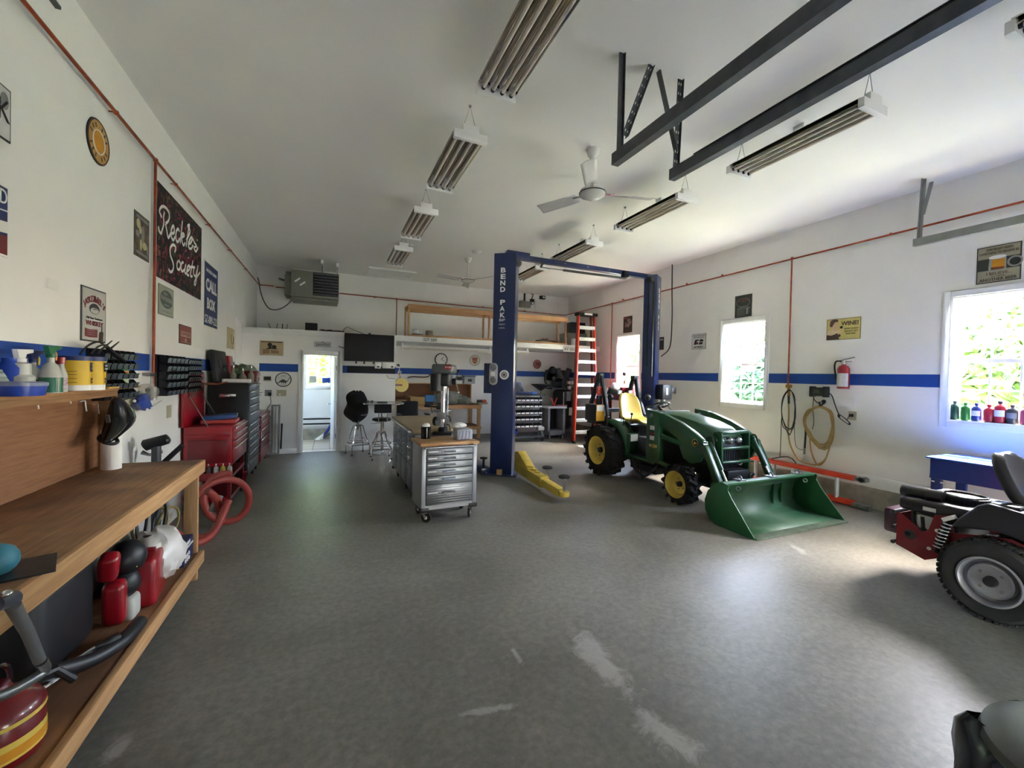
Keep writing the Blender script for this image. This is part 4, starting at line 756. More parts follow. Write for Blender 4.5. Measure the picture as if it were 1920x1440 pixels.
x = on(1062, YP + .25); t = thing('glass_jar', 'clear jar of hardware on the deck near the ladder', 'jar', (x - .08, YP + .25, DK)); MB().lathe([(0, 0), (.09, 0), (.09, .18), (0, .18)]).build('jar', mat('jar_contents', '#77726b', .3, var=.4, sc=25), t, local=True); MB().cyl((0, 0, .18), (0, 0, .21), .085).build('lid', GALV, t, local=True)
x = on(1078, YP + .3); t = can('white plastic pail on the deck beside the ladder', x, YP + .3, .09, .2, (('body', WHT, .9), ('rim', WHT, .1)), name='pail')
t = tag(MB().bx(6.2, 6.66, 10.2, 10.5, 2.9, 3.22).build('black_carton', BLACK, bev=.004), 'black carton high on the deck seen between the ladder rails', 'carton'); t2 = tag(MB().bx(6.05, 6.66, 10.1, 10.6, DK, 2.90).build('grey_crate', mat('grey_crate', '#8a8884', .6), bev=.006), 'grey crate on the deck under the black carton behind the ladder', 'crate')
# electrical gear on the upper back wall
def wallbox(label, x0, y0, x1, y1, d, m, name, cat):
    a, b = at(x0, y0, Y=YB), at(x1, y1, Y=YB); t = thing(name, label, cat, ((a.x + b.x) / 2, YB, b.z)); MB().bx(a.x, b.x, YB - d, YB - .001, b.z, a.z).build('case', m, t, bev=.005); return t, a, b
t, a, b = wallbox('grey metal electrical box on the upper back wall', 972.5, 564.5, 992, 578, .12, mat('box_grey', '#7f7d75', .5), 'electrical_box', 'electrical box'); MB().bx((a.x + b.x) / 2 - .02, (a.x + b.x) / 2 + .02, YB - .05, YB - .01, a.z, HC - .01).build('conduit', BLACK, t)
t, a, b = wallbox('small black siren box right of the grey electrical box', 993, 561, 999, 572, .1, BLACK, 'siren_box', 'siren'); MB().box(((a.x + b.x) / 2, YB - .105, (a.z + b.z) / 2 - .05), (.06, .01, .07)).build('white_button', WHT, t); MB().tube(spl([((a.x + b.x) / 2, YB - .03, a.z), ((a.x + b.x) / 2 + .04, YB - .03, a.z + .15), ((a.x + b.x) / 2 - .02, YB - .02, HC - .01)], 4), .015, 6).build('cable', BLACK, t)
wallbox('wide white electrical panel on the upper back wall by the corner', 1002, 563, 1044, 592, .03, WALL, 'breaker_box', 'electrical panel')
t, a, b = wallbox('black motion camera above the white electrical panel', 1011, 555, 1020, 562, .1, BLACK, 'security_camera', 'camera'); MB().box(((a.x + b.x) / 2 + .02, YB - .105, (a.z + b.z) / 2), (.07, .01, .04)).build('lens', WHT, t)
# ------------------------------------------------------------ deck front: licence plates, tube lights under the deck
for x0, y0, x1, y1, tx, lab in ((793, 631.5, 820, 643.5, 'GT 589', 'white licence plate reading GT 589 on the deck edge'), (947, 641.5, 964, 655.5, '7808', 'white licence plate half hidden by the blue lift post'), (1056, 649.5, 1079, 660.5, 'AY 505', 'white licence plate on the deck edge next to the ladder')):
    a, b = at(x0, y0, Y=YP - .02), at(x1, y1, Y=YP - .02); s = sign(lab, 'P', a.x, b.x, b.z, a.z, mat('plate_pale', '#dededa', .5), t=.004, edge=INKG, name='licence_plate', cat='licence plate'); s.location.y = YP - .022; word(s, tx, .5, .48, .86, .5, INK)
for x0, x1, lab in ((752, 921, 'long white tube light under the deck above the clock'), (922, 991, 'white tube light under the deck behind the blue lift post')):
    a, b = at(x0, 657, Y=10.0), at(x1, 662, Y=10.0); z = 2.26
    t = thing('tube_light', lab, 'light', ((a.x + b.x) / 2, 10.0, z)); MB().bx(a.x, b.x, 9.97, 10.03, z + .03, z + .07).build('housing', WHITE, t); MB().cyl((a.x, 10, z), (b.x, 10, z), .018).build('tube', TUBE, t)
    for q in (a.x + .03, b.x - .03): MB().bx(q - .02, q + .02, 9.98, 10.02, z - .02, z + .12).build('end_bracket', WHITE, t)
q = at(847, 662, Y=10.0); t.children[0]; tag(MB().tube([(q.x, 10, 2.24), (q.x + .03, 10, 2.16), (q.x, 10, 2.12)], .006, 6).build('pull_cord', WHT), 'short pull cord hanging from the tube light', 'cord')
# ------------------------------------------------------------ alcove back wall
s = psign('round black-rimmed wall clock above the alcove bench', 815, 662.5, 838.5, 686, WHT, 'B', shape='round', edge=BLACK, t=.03, rim=.075, name='wall_clock', cat='clock')
R0 = s['w_'] / 2
for k in range(12): a = k * PI / 6; MB().box((.78 * R0 * _s(a), -.033, .78 * R0 * _c(a)), (.01, .003, .035), (0, a, 0)).build('hour_mark', INK, s, local=True)
for a, l, w_ in ((.7, .55, .012), (1.95, .72, .009)): MB().bar((0, -.036, 0), (l * R0 * _s(a), -.036, l * R0 * _c(a)), w_, .003, (0, 1, 0)).build('hand', INK, s, local=True)
s = psign('round sign with a red shield on the alcove wall left of the lift post', 880.5, 666, 899.5, 685.5, mat('cream_enamel', '#d9cfc0', .5), 'B', shape='round', edge=INK)
deco(s, [(.3, .8), (.5, .76), (.7, .8), (.76, .68), (.7, .5), (.72, .36), (.6, .22), (.5, .16), (.4, .22), (.28, .36), (.3, .5), (.24, .68)], mat('shield_red', '#9a4a3d', .5)); word(s, '66', .5, .42, .28, .22, CREAM, y=-.0105); word(s, 'PHILLIPS', .5, .66, .36, .08, CREAM, y=-.0105)
s = psign('round grey sign half hidden behind the blue lift post', 947, 668, 967, 689, mat('worn_grey_enamel', '#7e7b70', .6), 'B', shape='round', edge=INKB); MB().ring((0, -.009, 0), s['w_'] * .33, .006, (0, 1, 0)).build('ring', INKB, s, local=True)
s = psign('round dull red sign with the number 76 in the alcove', 999.5, 673.5, 1014.5, 692.5, mat('dull_red_enamel', '#9a4f49', .5), 'B', shape='round'); word(s, '76', .5, .5, .56, .4, INK, bold=.004, shear=.2); MB().ring((0, -.008, 0), s['w_'] * .44, .008, (0, 1, 0)).build('ring', INKR, s, local=True)
psign('small white card pinned on the alcove wall between the grey sign and the 76 sign', 982, 671, 987, 675, PAPER, 'B', t=.004, cat='card', name='wall_card')
# ------------------------------------------------------------ alcove workbench
AX0, AX1, AY0, AY1, AZ = PX + .03, 3.66, 10.42, YB - .01, .885
t = thing('alcove_workbench', 'lumber workbench with lower shelf in the alcove under the clock', 'workbench', (2.5, 10.8, 0))
MB().bx(AX0, AX1, AY0, AY1, AZ - .02, AZ).build('bench_top', BENCHTOP, t); MB().bx(AX0, AX1, AY0 - .001, AY0 + .04, AZ - .1, AZ - .001).build('front_rail', FIR, t, bev=.004)
for x in (AX0, AX1 - .1): MB().bx(x, x + .09, AY0 + .041, AY0 + .08, 0, AZ - .02).build('leg', FIRZ, t); MB().bx(x, x + .09, AY1 - .05, AY1 - .01, 0, AZ - .02).build('leg', FIRZ, t)
MB().bx(AX0, AX1, AY0 + .08, AY1 - .05, .3, .32).build('lower_shelf', BENCHTOP, t); MB().bx(AX0, AX1, AY0, AY0 + .04, .24, .32).build('lower_rail', FIR, t, bev=.004)
HZ = 1.42
t = thing('alcove_hutch', 'hardboard hutch with a top shelf standing on the alcove workbench', 'shelf', (2.5, 11.1, AZ))
MB().bx(AX0 + .02, AX1 - .12, AY1 - .02, AY1 - .008, AZ, HZ - .02).build('back_panel', pg, t); MB().bx(AX0, AX1 - .1, AY1 - .22, AY1 - .003, HZ - .022, HZ).build('shelf_board', FIR, t, bev=.003); MB().bx(AX0, AX0 + .02, AY1 - .22, AY1 - .02, AZ, HZ - .022).build('side_board', FIRZ, t); MB().bx(AX1 - .12, AX1 - .1, AY1 - .22, AY1 - .02, AZ, HZ - .022).build('side_board', FIRZ, t)
def bx_(label, name, cat, x0, x1, y0, d, z, h, m, bev=.003):
    a, b = at(x0, 740, Y=y0).x, at(x1, 740, Y=y0).x; return tag(MB().bx(a, b, y0, y0 + d, z + .001, z + h).build(name, m, bev=bev), label, cat)
bx_('small kraft carton at the left end of the alcove bench', 'carton', 'carton', 745, 762, 10.6, .22, AZ, .12, CARD)
bx_('tall kraft carton on the alcove bench right of the small one', 'carton', 'carton', 770, 797, 10.55, .25, AZ, .2, CARD)
bx_('slim kraft carton behind the tall carton on the alcove bench', 'carton', 'carton', 763, 771, 10.8, .2, AZ, .22, mat('kraft_dark', '#8f7349', .8))
t = thing('blue_crate', 'light blue carton over a dark case left of the drill press column', 'carton', (2.1, 10.7, AZ)); a, b = at(798, 740, Y=10.6).x, at(816, 740, Y=10.6).x; MB().bx(a, b, 10.6, 10.85, AZ + .001, AZ + .08).build('dark_case', BLACK, t); MB().bx(a, b, 10.6, 10.85, AZ + .08, AZ + .24).build('blue_carton', mat('sky_blue_carton', '#3f7fc0', .6), t)
bag('grey shop bag slumped on the alcove bench right of the drill press', (2.85, 10.75, AZ + .15), (.36, .2, .19), mat('grey_bag_film', '#8d938d'), 21)
bag('second grey bag at the right of the slumped bag on the alcove bench', (3.25, 10.7, AZ + .09), (.2, .18, .12), mat('grey_bag_film', '#8d938d'), 31)
t = thing('caulk_gun_case', 'red and black tool case at the right end of the alcove bench', 'tool case', (3.5, 10.6, AZ)); a = at(905, 745, Y=10.55).x; MB().bx(a, a + .11, 10.55, 10.7, AZ + .05, AZ + .12).build('red_end', mat('orange_red_plastic', '#c8402a', .4), t, bev=.01); MB().bx(a - .12, a, 10.56, 10.69, AZ + .05, AZ + .12).build('black_end', BLACK, t, bev=.01); MB().bx(a - .1, a + .15, 10.55, 10.8, AZ + .001, AZ + .05).build('tray', BEIGE, t)
t = thing('storage_tote', 'small clear tote with dark blue lid on the hutch top', 'tote', (3.2, 11.1, HZ)); a, b = at(869, 700, Y=11.05).x, at(892, 700, Y=11.05).x; MB().bx(a + .02, b - .02, 11.03, 11.21, HZ + .001, HZ + .2).build('bin', mat('clear_grey_bin', '#a9abab', .3), t, bev=.01); MB().bx(a, b, 11.02, 11.22, HZ + .2, HZ + .225).build('lid', NAVY, t, bev=.004); MB().bx((a + b) / 2 - .05, (a + b) / 2 + .06, 11.027, 11.03, HZ + .06, HZ + .13).build('contents', INK, t)
t = thing('label_box', 'white box with black object on top next to the blue-lidded tote', 'box', (2.95, 11.1, HZ)); a, b = at(853, 700, Y=11.05).x, at(867, 700, Y=11.05).x; MB().bx(a, b, 11.03, 11.2, HZ + .001, HZ + .09).build('box', PAPER, t); MB().box(((a + b) / 2 + .03, 11.12, HZ + .14), (.16, .12, .1)).build('black_top', BLACK, t, bev=.02)
t = tag(MB().tube(spl([(at(*p, Y=11.1).x, 11.1, at(*p, Y=11.1).z) for p in ((764, 708), (775, 706), (790, 707), (803, 706), (807, 700))], 5), .014, 6).build('cable', BLACK), 'black cord lying along the hutch top', 'cord')
p = at(752.5, 722, Y=10.3)
t = thing('cord_reel', 'yellow cord reel with red hub on the left side of the alcove bench', 'cord reel', p); MB().lathe([(.03, -.04), (.14, -.04), (.14, .04), (.03, .04)], p, (0, 1, 0), 32).build('yellow_cord', TYEL, t)
for k in (-.045, .04): MB().lathe([(.02, k), (.165, k), (.165, k + .008), (.02, k + .008)], p, (0, 1, 0), 32).build('flange', REDD if k > 0 else TYEL, t)
MB().bar(p + V((-.2, -.06, .0)), p + V((.0, -.06, 0)), .05, .04).build('handle', REDD, t); MB().bar(p + V((-.03, 0, .16)), p + V((-.07, 0, .36)), .03, .02).build('hanger', FIR, t)
# ------------------------------------------------------------ tool chests along the left wall
def chest(label, x0, x1, y0, y1, z0, z1, body, face, hand, rows, cast=.12, name='tool_chest'):
    """roller cabinet whose drawers face +x; rows: drawer heights from the top"""
    t = thing(name, label, 'tool chest', ((x0 + x1) / 2, (y0 + y1) / 2, 0)); MB().bx(x0, x1 - .02, y0, y1, z0, z1).build('cabinet', body, t, bev=.006)
    z = z1 - .02; tot = sum(rows)
    for r in rows:
        h = (z1 - z0 - .04) * r / tot; d = MB().bx(x1 - .022, x1 - .002, y0 + .02, y1 - .02, z - h + .006, z).build('drawer', face, t, bev=.003)
        MB().bx(x1 - .002, x1 + .016, y0 + .03, y1 - .03, z - .022, z - .006).build('pull', hand, d, bev=.002); z -= h
    if cast:
        for x in (x0 + .06, x1 - .08):
            for y in (y0 + .08, y1 - .08): c = MB().bx(x - .02, x + .02, y - .03, y + .03, z0 - .03, z0).build('caster', CHROME, t); MB().cyl((x - .016, y, .05), (x + .016, y, .05), .05, n=20).build('wheel', BLACK, c)
    return t
CH = -1.06
DRW = mat('drawer_grey', '#55585c', .35, .6)
t = chest('tall black tool chest with grey drawers by the left wall', XL + .03, CH, 6.97, 7.93, .14, 1.49, mat('chest_black', '#0c0c0f', .35), DRW, CHROME, [1, 1, 1.1, 1.1, 1.6, 1, 1, 1, 1.2, 1.4, 1.8], .12)
MB().bx(-1.42, -1.22, 6.955, 6.97, 1.29, 1.335).build('side_handle', CHROME, t, bev=.004)
t = chest('dark red tool chest between the tall black chest and the corner', XL + .03, CH, 8.12, 9.25, .1, .92, REDD, REDD, CHROME, [.8, 1.2, 1.5, 1.5, 2], .1)
t = thing('tool_cart', 'red tool cart with raised lid beyond the workbench', 'tool cart', (-1.3, 6.35, 0)); y0, y1 = 5.95, 6.8
MB().bx(XL + .03, CH - .02, y0, y1, .52, 1.0).build('cabinet', REDP, t, bev=.008); MB().bx(XL + .07, CH - .06, y0 - .012, y0, .56, .84).build('side_panel', REDD, t, bev=.006)
MB().bx(XL + .05, CH - .04, y0 - .03, y0, .88, .91).build('side_handle', REDP, t, bev=.008)
for k, (za, zb) in enumerate(((.92, .98), (.83, .90), (.75, .82), (.55, .74))): d = MB().bx(CH - .022, CH, y0 + .02, y1 - .02, za, zb).build('drawer', REDP, t, bev=.003); MB().bx(CH, CH + .014, y0 + .03, y1 - .03, zb - .018, zb - .004).build('pull', CHROME, d)
MB().bx(XL + .03, XL + .055, 5.86, 6.72, 1.0, 1.62).build('lid', REDP, t, bev=.006); MB().bx(XL + .055, XL + .075, 6.0, 6.4, 1.34, 1.42).build('lid_handle', REDD, t, bev=.008); MB().bx(XL + .056, XL + .06, 6.05, 6.5, 1.5, 1.57).build('lid_label', mat('pink_label', '#b0484e', .4), t)
for y in (5.9, 6.45): MB().bar((XL + .07, y + .1, 1.36), (CH - .25, y + .02, 1.0), .012, .006).build('lid_stay', GALV, t)
MB().bx(XL + .05, CH - .02, y0 - .03, y1, .36, .40).build('lower_shelf', REDP, t, bev=.004); MB().bx(XL + .05, CH - .02, y0 - .03, y0 - .015, .40, .45).build('shelf_lip', REDP, t)
for x in (XL + .06, CH - .045):
    for y in (y0 + .02, y1 - .04): MB().bx(x - .02, x + .02, y - .015, y + .015, .1, .52).build('leg', REDD, t); MB().cyl((x - .015, y, .05), (x + .015, y, .05), .05, n=18).build('wheel', BLACK, t)
MB().bx(XL + .06, CH - .03, y0 + .02, y1 - .03, .1, .14).build('bottom_tray', REDP, t)
MB().bar((CH - .03, y1 - .03, .14), (CH + .02, y1 - .2, .30), .05, .03).build('brace', REDD, t)
for x, m, lab in ((-1.31, INKB, 'dark bottle on the red cart shelf, left of the white ones'), (-1.235, mat('white_print_bottle', '#c9c6bd', .5, col2='#8d8a86', sc=40), 'white printed bottle on the red cart shelf, left of the yellow one'), (-1.165, mat('mustard_bottle', '#b7a23a', .5), 'yellow bottle on the red cart shelf'), (-1.10, mat('silver_bottle', '#bdbab2', .4, col2='#8b8580', sc=50), 'silver bottle with narrow cap at the right end of the red cart shelf')):
    t = thing('bottle', lab, 'bottle', (x, 5.96, .401)); MB().lathe([(0, 0), (.028, 0), (.028, .1), (.012, .125), (.012, .14), (0, .14)], n=14).build('body', m, t, local=True); MB().cyl((0, 0, .135), (0, 0, .155), .013).build('cap', WHT, t, local=True)
t = thing('tool_case', 'blue plastic tool case on top of the red cart', 'tool case', (-1.3, 6.3, 1.05)); MB().box((-1.27, 6.33, 1.083), (.36, .3, .05), (0, -.06, .15)).build('case', mat('case_blue', '#27477a', .4), t, bev=.01)
tag(MB().box((-1.27, 6.33, 1.03), (.36, .36, .045), (0, 0, .05)).build('tool_case_red', mat('case_red', '#b04040', .5), bev=.008), 'flat red tool case under the blue case on the red cart', 'tool case')
# on the tall black chest
T = 1.491
t = thing('open_lid_case', 'black case with its lid standing open on the tall black chest', 'case', (-1.35, 7.3, T)); MB().box((-1.49, 7.32, T + .23), (.07, .74, .46), (0, -.16, 0)).build('lid', BLACK, t, bev=.02); MB().box((-1.455, 7.2, T + .26), (.01, .16, .12), (0, -.18, 0)).build('grey_pad', DKGREY, t); MB().ring((-1.45, 7.45, T + .17), .09, .012, (1, 0, -.2), 20, 6).build('ring', DKGREY, t)
tag(MB().box((-1.24, 7.12, T + .026), (.34, .14, .05)).build('white_tray', PAPER, bev=.004), 'narrow white carton at the front edge of the tall black chest', 'carton')
tag(MB().box((-1.45, 7.86, T + .2), (.03, .3, .4), (0, -.12, 0)).build('red_toolbox_cover', REDP, bev=.006), 'red toolbox cover standing upright behind the bottles on the tall black chest', 'toolbox')
for i, (x, y, m, lab) in enumerate(((-1.32, 7.3, 'amber', 'left clear liquor bottle on the tall black chest, beside the open case'), (-1.22, 7.42, 'clear', 'middle round-bodied liquor bottle on the tall black chest'), (-1.13, 7.56, 'clear', 'right liquor bottle with silver cap on the tall black chest'))):
    t = thing('liquor_bottle', lab, 'bottle', (x, y, T)); MB().lathe([(0, 0), (.042, 0), (.045, .11), (.016, .16), (.015, .22), (0, .22)] if i != 1 else [(0, 0), (.05, 0), (.062, .06), (.03, .12), (.014, .14), (.014, .18), (0, .18)], n=18).build('bottle', mat('bottle_glass', '#a9a193', .1, var=0, alpha=.65), t, local=True); MB().cyl((0, 0, .215 if i != 1 else .175), (0, 0, .245 if i != 1 else .205), .017).build('cap', CHROME, t, local=True)
bag('bundle of green plastic wrapped in clear film at the back of the tall black chest', (-1.28, 7.95, T + .13), (.2, .22, .14), mat('green_wrap', '#4a6b45', .4, col2='#8fa08a', sc=8), 41, 'green_bundle', 'bundle')
t = thing('small_red_chest', 'small dark red drawer box at the right front of the tall black chest', 'drawer box', (-1.14, 7.8, T)); MB().bx(-1.24, -1.07, 7.66, 7.93, T + .001, T + .17).build('box', REDD, t, bev=.004)
for k in range(2): MB().bx(-1.07, -1.064, 7.68, 7.91, T + .02 + .075 * k, T + .08 + .075 * k).build('drawer', mat('maroon_drawer', '#7a3a3d', .4), t); MB().bx(-1.064, -1.052, 7.74, 7.85, T + .065 + .075 * k, T + .075 + .075 * k).build('pull', CHROME, t)
MB().tube([(XL + .03, 6.7, T - .01), (-1.38, 6.75, T - .01), (-1.33, 6.95, T + .01)], .011, 8).build('x', COPPER).name = 'copper_line'
tag(bpy.data.objects['copper_line'], 'short copper line running from the wall behind the red cart lid to the black chest', 'pipe')
def extinguisher(label, c, rz, h=.36, r=.055, lab=True):
    t = thing('fire_extinguisher', label, 'fire extinguisher', c, rz); MB().lathe([(0, 0), (r, 0), (r, h * .78), (r * .75, h * .88), (r * .35, h * .93), (r * .35, h), (0, h)], n=24).build('cylinder', REDP, t, local=True)
    if lab: MB().surf([[V(((r + .001) * _c(a), (r + .001) * _s(a), z)) for a in [PI * 1.5 - 1.2 + .24 * i for i in range(11)]] for z in (h * .08, h * .6)]).build('paper_label', mat('ext_label', '#c9c7c3', .6, col2='#aeb0b8', sc=60), t, local=True)
    MB().cyl((0, 0, h * .95), (0, 0, h * 1.08), r * .42).build('valve', CHROME, t, local=True); MB().bar((-.04, 0, h * 1.1), (.13, -.01, h * 1.22), .02, .012).bar((-.02, 0, h * 1.06), (.1, -.01, h * 1.06), .02, .01).build('lever', GALV, t, local=True)
    MB().tube(spl([(0, -.01, h * 1.05), (-r * 1.1, -.015, h * 1.08), (-r * 1.45, -.015, h * .9), (-r * 1.3, -.01, h * .55), (-r * 1.25, -.01, h * .35)], 5), .012, 8).build('hose', BLACK, t, local=True); return t
extinguisher('red fire extinguisher standing on the dark red chest', (-1.2, 8.5, .921), .8, .3, .06)
t = thing('framed_screen', 'tall narrow grey metal frame leaning by the corner next to the bathroom door', 'frame', (-.95, 9.4, 0)); a, b = at(509, 852, Y=9.42), at(522, 845, Y=9.42)
m = MB()
for p, q in (((a.x, 9.38, .01), (a.x, 9.46, 1.0)), ((b.x, 9.40, .01), (b.x, 9.48, 1.0)), ((a.x, 9.38, .03), (b.x, 9.40, .03)), ((a.x, 9.46, .98), (b.x, 9.48, .98))): m.bar(p, q, .035, .03)
m.build('frame', GALV, t); MB().bar(((a.x + b.x) / 2, 9.395, .03), ((a.x + b.x) / 2, 9.475, .98), b.x - a.x - .03, .006, (1, 0, 0)).build('mesh_panel', mat('screen_mesh', '#8a8c86', .6), t); MB().bar((b.x + .04, 9.42, .12), (b.x + .05, 9.47, .62), .03, .03).build('dark_strip', BLACK, t)
# red vacuum hose and padded stand between bench and cart
HOSE = mat('red_hose', '#9a3c34', .5, var=.1, bump=.3, bsc=60)
t = thing('vacuum_hose', 'thick red hose lying in loops on the floor past the end of the workbench', 'hose', (-1.05, 4.8, 0)); pts = []
for i in range(64):
    a = i / 64 * 4 * PI + .6; k = i / 64; cx, cy = (-1.07 - .10 * _c(k * 5), 4.75 + .75 * k); pts.append((cx + .05 * _s(a), cy + .12 * _s(a * .5), .31 + .26 * _c(a) * (1 - .25 * k)))
    pts[-1] = (cx + .18 * _s(a), cy + .1 * _s(a), .30 + .265 * _c(a) * (1 - .12 * k))
MB().tube(spl(pts, 3), .034, 12).build('hose', HOSE, t); MB().tube(spl([(-1.28, 4.5, .3), (-1.1, 4.55, .12), (-.98, 4.7, .16), (-.9, 4.85, .4)], 6), .034, 12).build('tail', HOSE, t)
MB().tube([(-1.05, 4.92, .28), (-1.0, 4.98, .42)], .035, 12).build('white_cuff', mat('grey_cuff', '#8f8e88', .5), t)
t = thing('padded_stand', 'black padded head on a post rising behind the workbench', 'stand', (-1.3, 4.6, 0)); p, q = at(272, 835, Y=4.6), at(314, 823, Y=4.6)
MB().tube([p + V((-.01, 0, -.005)), p, q, q + V((.01, 0, .005))], [.035, .05, .045, .03], 14).build('pad', BLACK, t); c = at(293, 850, Y=4.6)
MB().tube([(c.x, 4.62, .05), c, at(293, 832, Y=4.6)], .035, 10).build('post', DKGREY, t); MB().bar((c.x - .15, 4.62, .03), (c.x + .15, 4.62, .03), .3, .05).build('base', BLACK, t)
MB().tube([at(266, 848, Y=4.6), at(280, 853, Y=4.6), at(304, 846, Y=4.6)], [.02, .012, .018], 8).build('clamp_lever', GALV, t); MB().tube([at(306, 868, Y=4.65), at(342, 835, Y=4.65)], .022, 8).build('arm', BLACK, t)
# ------------------------------------------------------------ steel cabinet island
SS = mat('stainless_panel', '#7b7d80', .34, .8, var=.08, sc=5, stretch=(40, 1, 1)); PWD = mat('pewter_powder_coat', '#9fa1a6', .4, .3, var=.03)
RZI = .045
t = thing('rolling_cabinet', 'stainless rolling cabinet with six drawers and wooden top under the drill press', 'cabinet', (.945, 4.66, 0), RZI); W, D, H0, H1 = .655, .46, .15, .87
MB().bx(0, W, .02, D, H0, H1).build('cabinet', PWD, t, bev=.006, local=True)
for x in (0, W - .05): MB().bx(x, x + .05, -.005, .03, H0, H1).build('corner_post', PWD, t, bev=.004, local=True)
MB().bx(.05, W - .05, -.004, .02, H0, H0 + .05).build('kick_plate', PWD, t, local=True)
z = H1 - .035
for h, n in ((.075, 2), (.075, 2), (.075, 2), (.085, 2), (.095, 2), (.235, 8)):
    d = MB().bx(.055, W - .055, -.012, .02, z - h + .006, z).build('drawer', SS, t, local=True, bev=.003); ri = MB(); nn = max(2, int(h / .026))
    for i in range(nn): zz = z - h + (i + .5) * h / nn; ri.bx(.065, W - .065, -.016, -.012, zz - .006, zz + .004)
    ri.build('rib', SS, d, local=True, bev=.002); zc = z - .03 if h < .2 else z - .09
    MB().bx(.23, .39, -.018, -.016, zc - .02, zc + .014).build('pull_recess', DRW, d, local=True); MB().tube([(.25, -.018, zc - .006), (.25, -.035, zc - .004), (.385, -.035, zc - .004), (.385, -.018, zc - .006)], .006, 6).build('pull', CHROME, d, local=True)
    MB().bx(.07, .07 + R.uniform(.09, .16), -.019, -.0165, zc - .006, zc + .008).build('label_strip', INKW, d, local=True)
    if h > .2: MB().bx(.46, .56, -.019, -.0165, zc + .05, zc + .063).build('label_strip', INKW, d, local=True)
    z -= h
MB().bx(-.02, W + .02, -.02, D + .01, H1, H1 + .035).build('wooden_top', wood('butcher_block', '#a77a4a', '#bf9360', 0, .35), t, local=True, bev=.004); MB().tube([(.03, .0, H1 - .02), (.03, -.045, H1 - .015), (W - .03, -.045, H1 - .015), (W - .03, .0, H1 - .02)], .012, 10).build('push_bar', CHROME, t, local=True)
for x in (-.012, W - .09): MB().bx(x, x + .1, -.02, .06, H0 - .02, H0 + .025).build('bumper', BLACK, t, local=True, bev=.006)
for i, (x, y) in enumerate(((.06, .05), (W - .06, .05), (.06, D - .08), (W - .06, D - .08))):
    c = thing('caster', None, None, (x, y, 0), (.9, -.5, .3, .1)[i]); c.parent = t
    MB().bx(-.016, .016, -.03, .05, .10, .13).bar((-.02, .02, .11), (-.02, -.015, .055), .004, .03).bar((.02, .02, .11), (.02, -.015, .055), .004, .03).build('fork', CHROME, c, local=True); MB().lathe([(0, -.014), (.046, -.014), (.057, -.01), (.057, .01), (.046, .014), (0, .014)], (0, -.015, .057), (1, 0, 0), 24).build('wheel', RUBBER, c, local=True); MB().cyl((-.016, -.015, .057), (.016, -.015, .057), .02).build('hub', WHT, c, local=True)
FT = H1 + .036
t = thing('rolling_workbench', 'long stainless rolling workbench with many drawers behind the drill press cabinet', 'workbench', (.965, 5.3, 0), .01); LD, LW = 1.72, .62
MB().bx(.02, LW, 0, LD, .15, .92).build('cabinet', PWD, t, local=True, bev=.005); MB().bx(-.02, LW + .02, -.03, LD + .03, .93, .975).build('wooden_top', wood('grey_oak', '#94805f', '#a8946f', 1, .4), t, local=True, bev=.004); MB().bx(-.01, LW + .01, -.01, LD + .01, .905, .93).build('top_frame', SS, t, local=True)
MB().tube([(-.0, .05, .93), (-.05, .05, .95), (-.05, LD - .05, .95), (-.0, LD - .05, .93)], .012, 8).build('side_rail', CHROME, t, local=True)
cols = [(.02, .42), (.44, .84), (.86, 1.28), (1.30, 1.70)]
for j, (a, b) in enumerate(cols):
    zs = [(.77, .89), (.64, .76), (.51, .63)] if j < 2 else [(.77, .89), (.64, .76), (.51, .63)]
    for za, zb in zs: d = MB().bx(-.002, .022, a, b, za, zb).build('drawer', SS, t, local=True, bev=.003); MB().tube([(-.003, (a + b) / 2 - .06, zb - .04), (-.02, (a + b) / 2 - .06, zb - .04), (-.02, (a + b) / 2 + .06, zb - .04), (-.003, (a + b) / 2 + .06, zb - .04)], .006, 6).build('pull', CHROME, d, local=True); MB().cyl((-.003, (a + b) / 2, zb - .08), (-.008, (a + b) / 2, zb - .08), .012).build('lock', INK, d, local=True)
    d = MB().bx(-.002, .022, a, b, .18, .49).build('door', SS, t, local=True, bev=.003); MB().bx(-.012, -.002, b - .06 if j % 2 == 0 else a + .03, b - .03 if j % 2 == 0 else a + .06, .32, .42).build('door_handle', CHROME, d, local=True)
for y in (.08, LD / 2, LD - .08):
    for x in (.08, LW - .06): c = MB().bx(x - .02, x + .02, y - .03, y + .03, .11, .15).build('caster', CHROME, t, local=True); MB().lathe([(0, -.014), (.05, -.014), (.058, -.01), (.058, .01), (.05, .014), (0, .014)], (x, y, .058), (1, 0, 0), 20).build('wheel', RUBBER, c, local=True)
for y in (-.02, LD - .06): MB().bx(-.012, .05, y, y + .08, .13, .17).build('bumper', BLACK, t, local=True)
# ------------------------------------------------------------ drill press
q = at(830, 815, Z=FT); DA = PI - .4; DP = V((q.x + _s(DA) * .17, q.y - _c(DA) * .17, FT))
t = thing('drill_press', 'grey and black bench drill press standing on the front steel cabinet', 'drill press', DP, DA)
IRON = mat('cast_iron_dark', '#202225', .5, .3, var=.15); DPG = mat('drill_grey', '#4a5050', .35)
MB().bx(-.12, .12, -.1, .24, 0, .04).build('base', IRON, t, local=True, bev=.01); MB().bx(-.06, -.04, -.08, .08, .04, .043).bx(.04, .06, -.08, .08, .04, .043).build('slot', BLACK, t, local=True)
MB().lathe([(.055, .04), (.055, .09), (.04, .1)], (0, .17, 0)).build('collar', IRON, t, local=True); MB().cyl((0, .17, .04), (0, .17, .62), .034, n=24).build('column', CHROME, t, local=True); MB().cyl((-.055, .17, .06), (-.055, .17, .6), .01).build('rack_bar', GALV, t, local=True); MB().cyl((0, .17, .44), (0, .17, .455), .045).build('column_ring', CHROME, t, local=True)
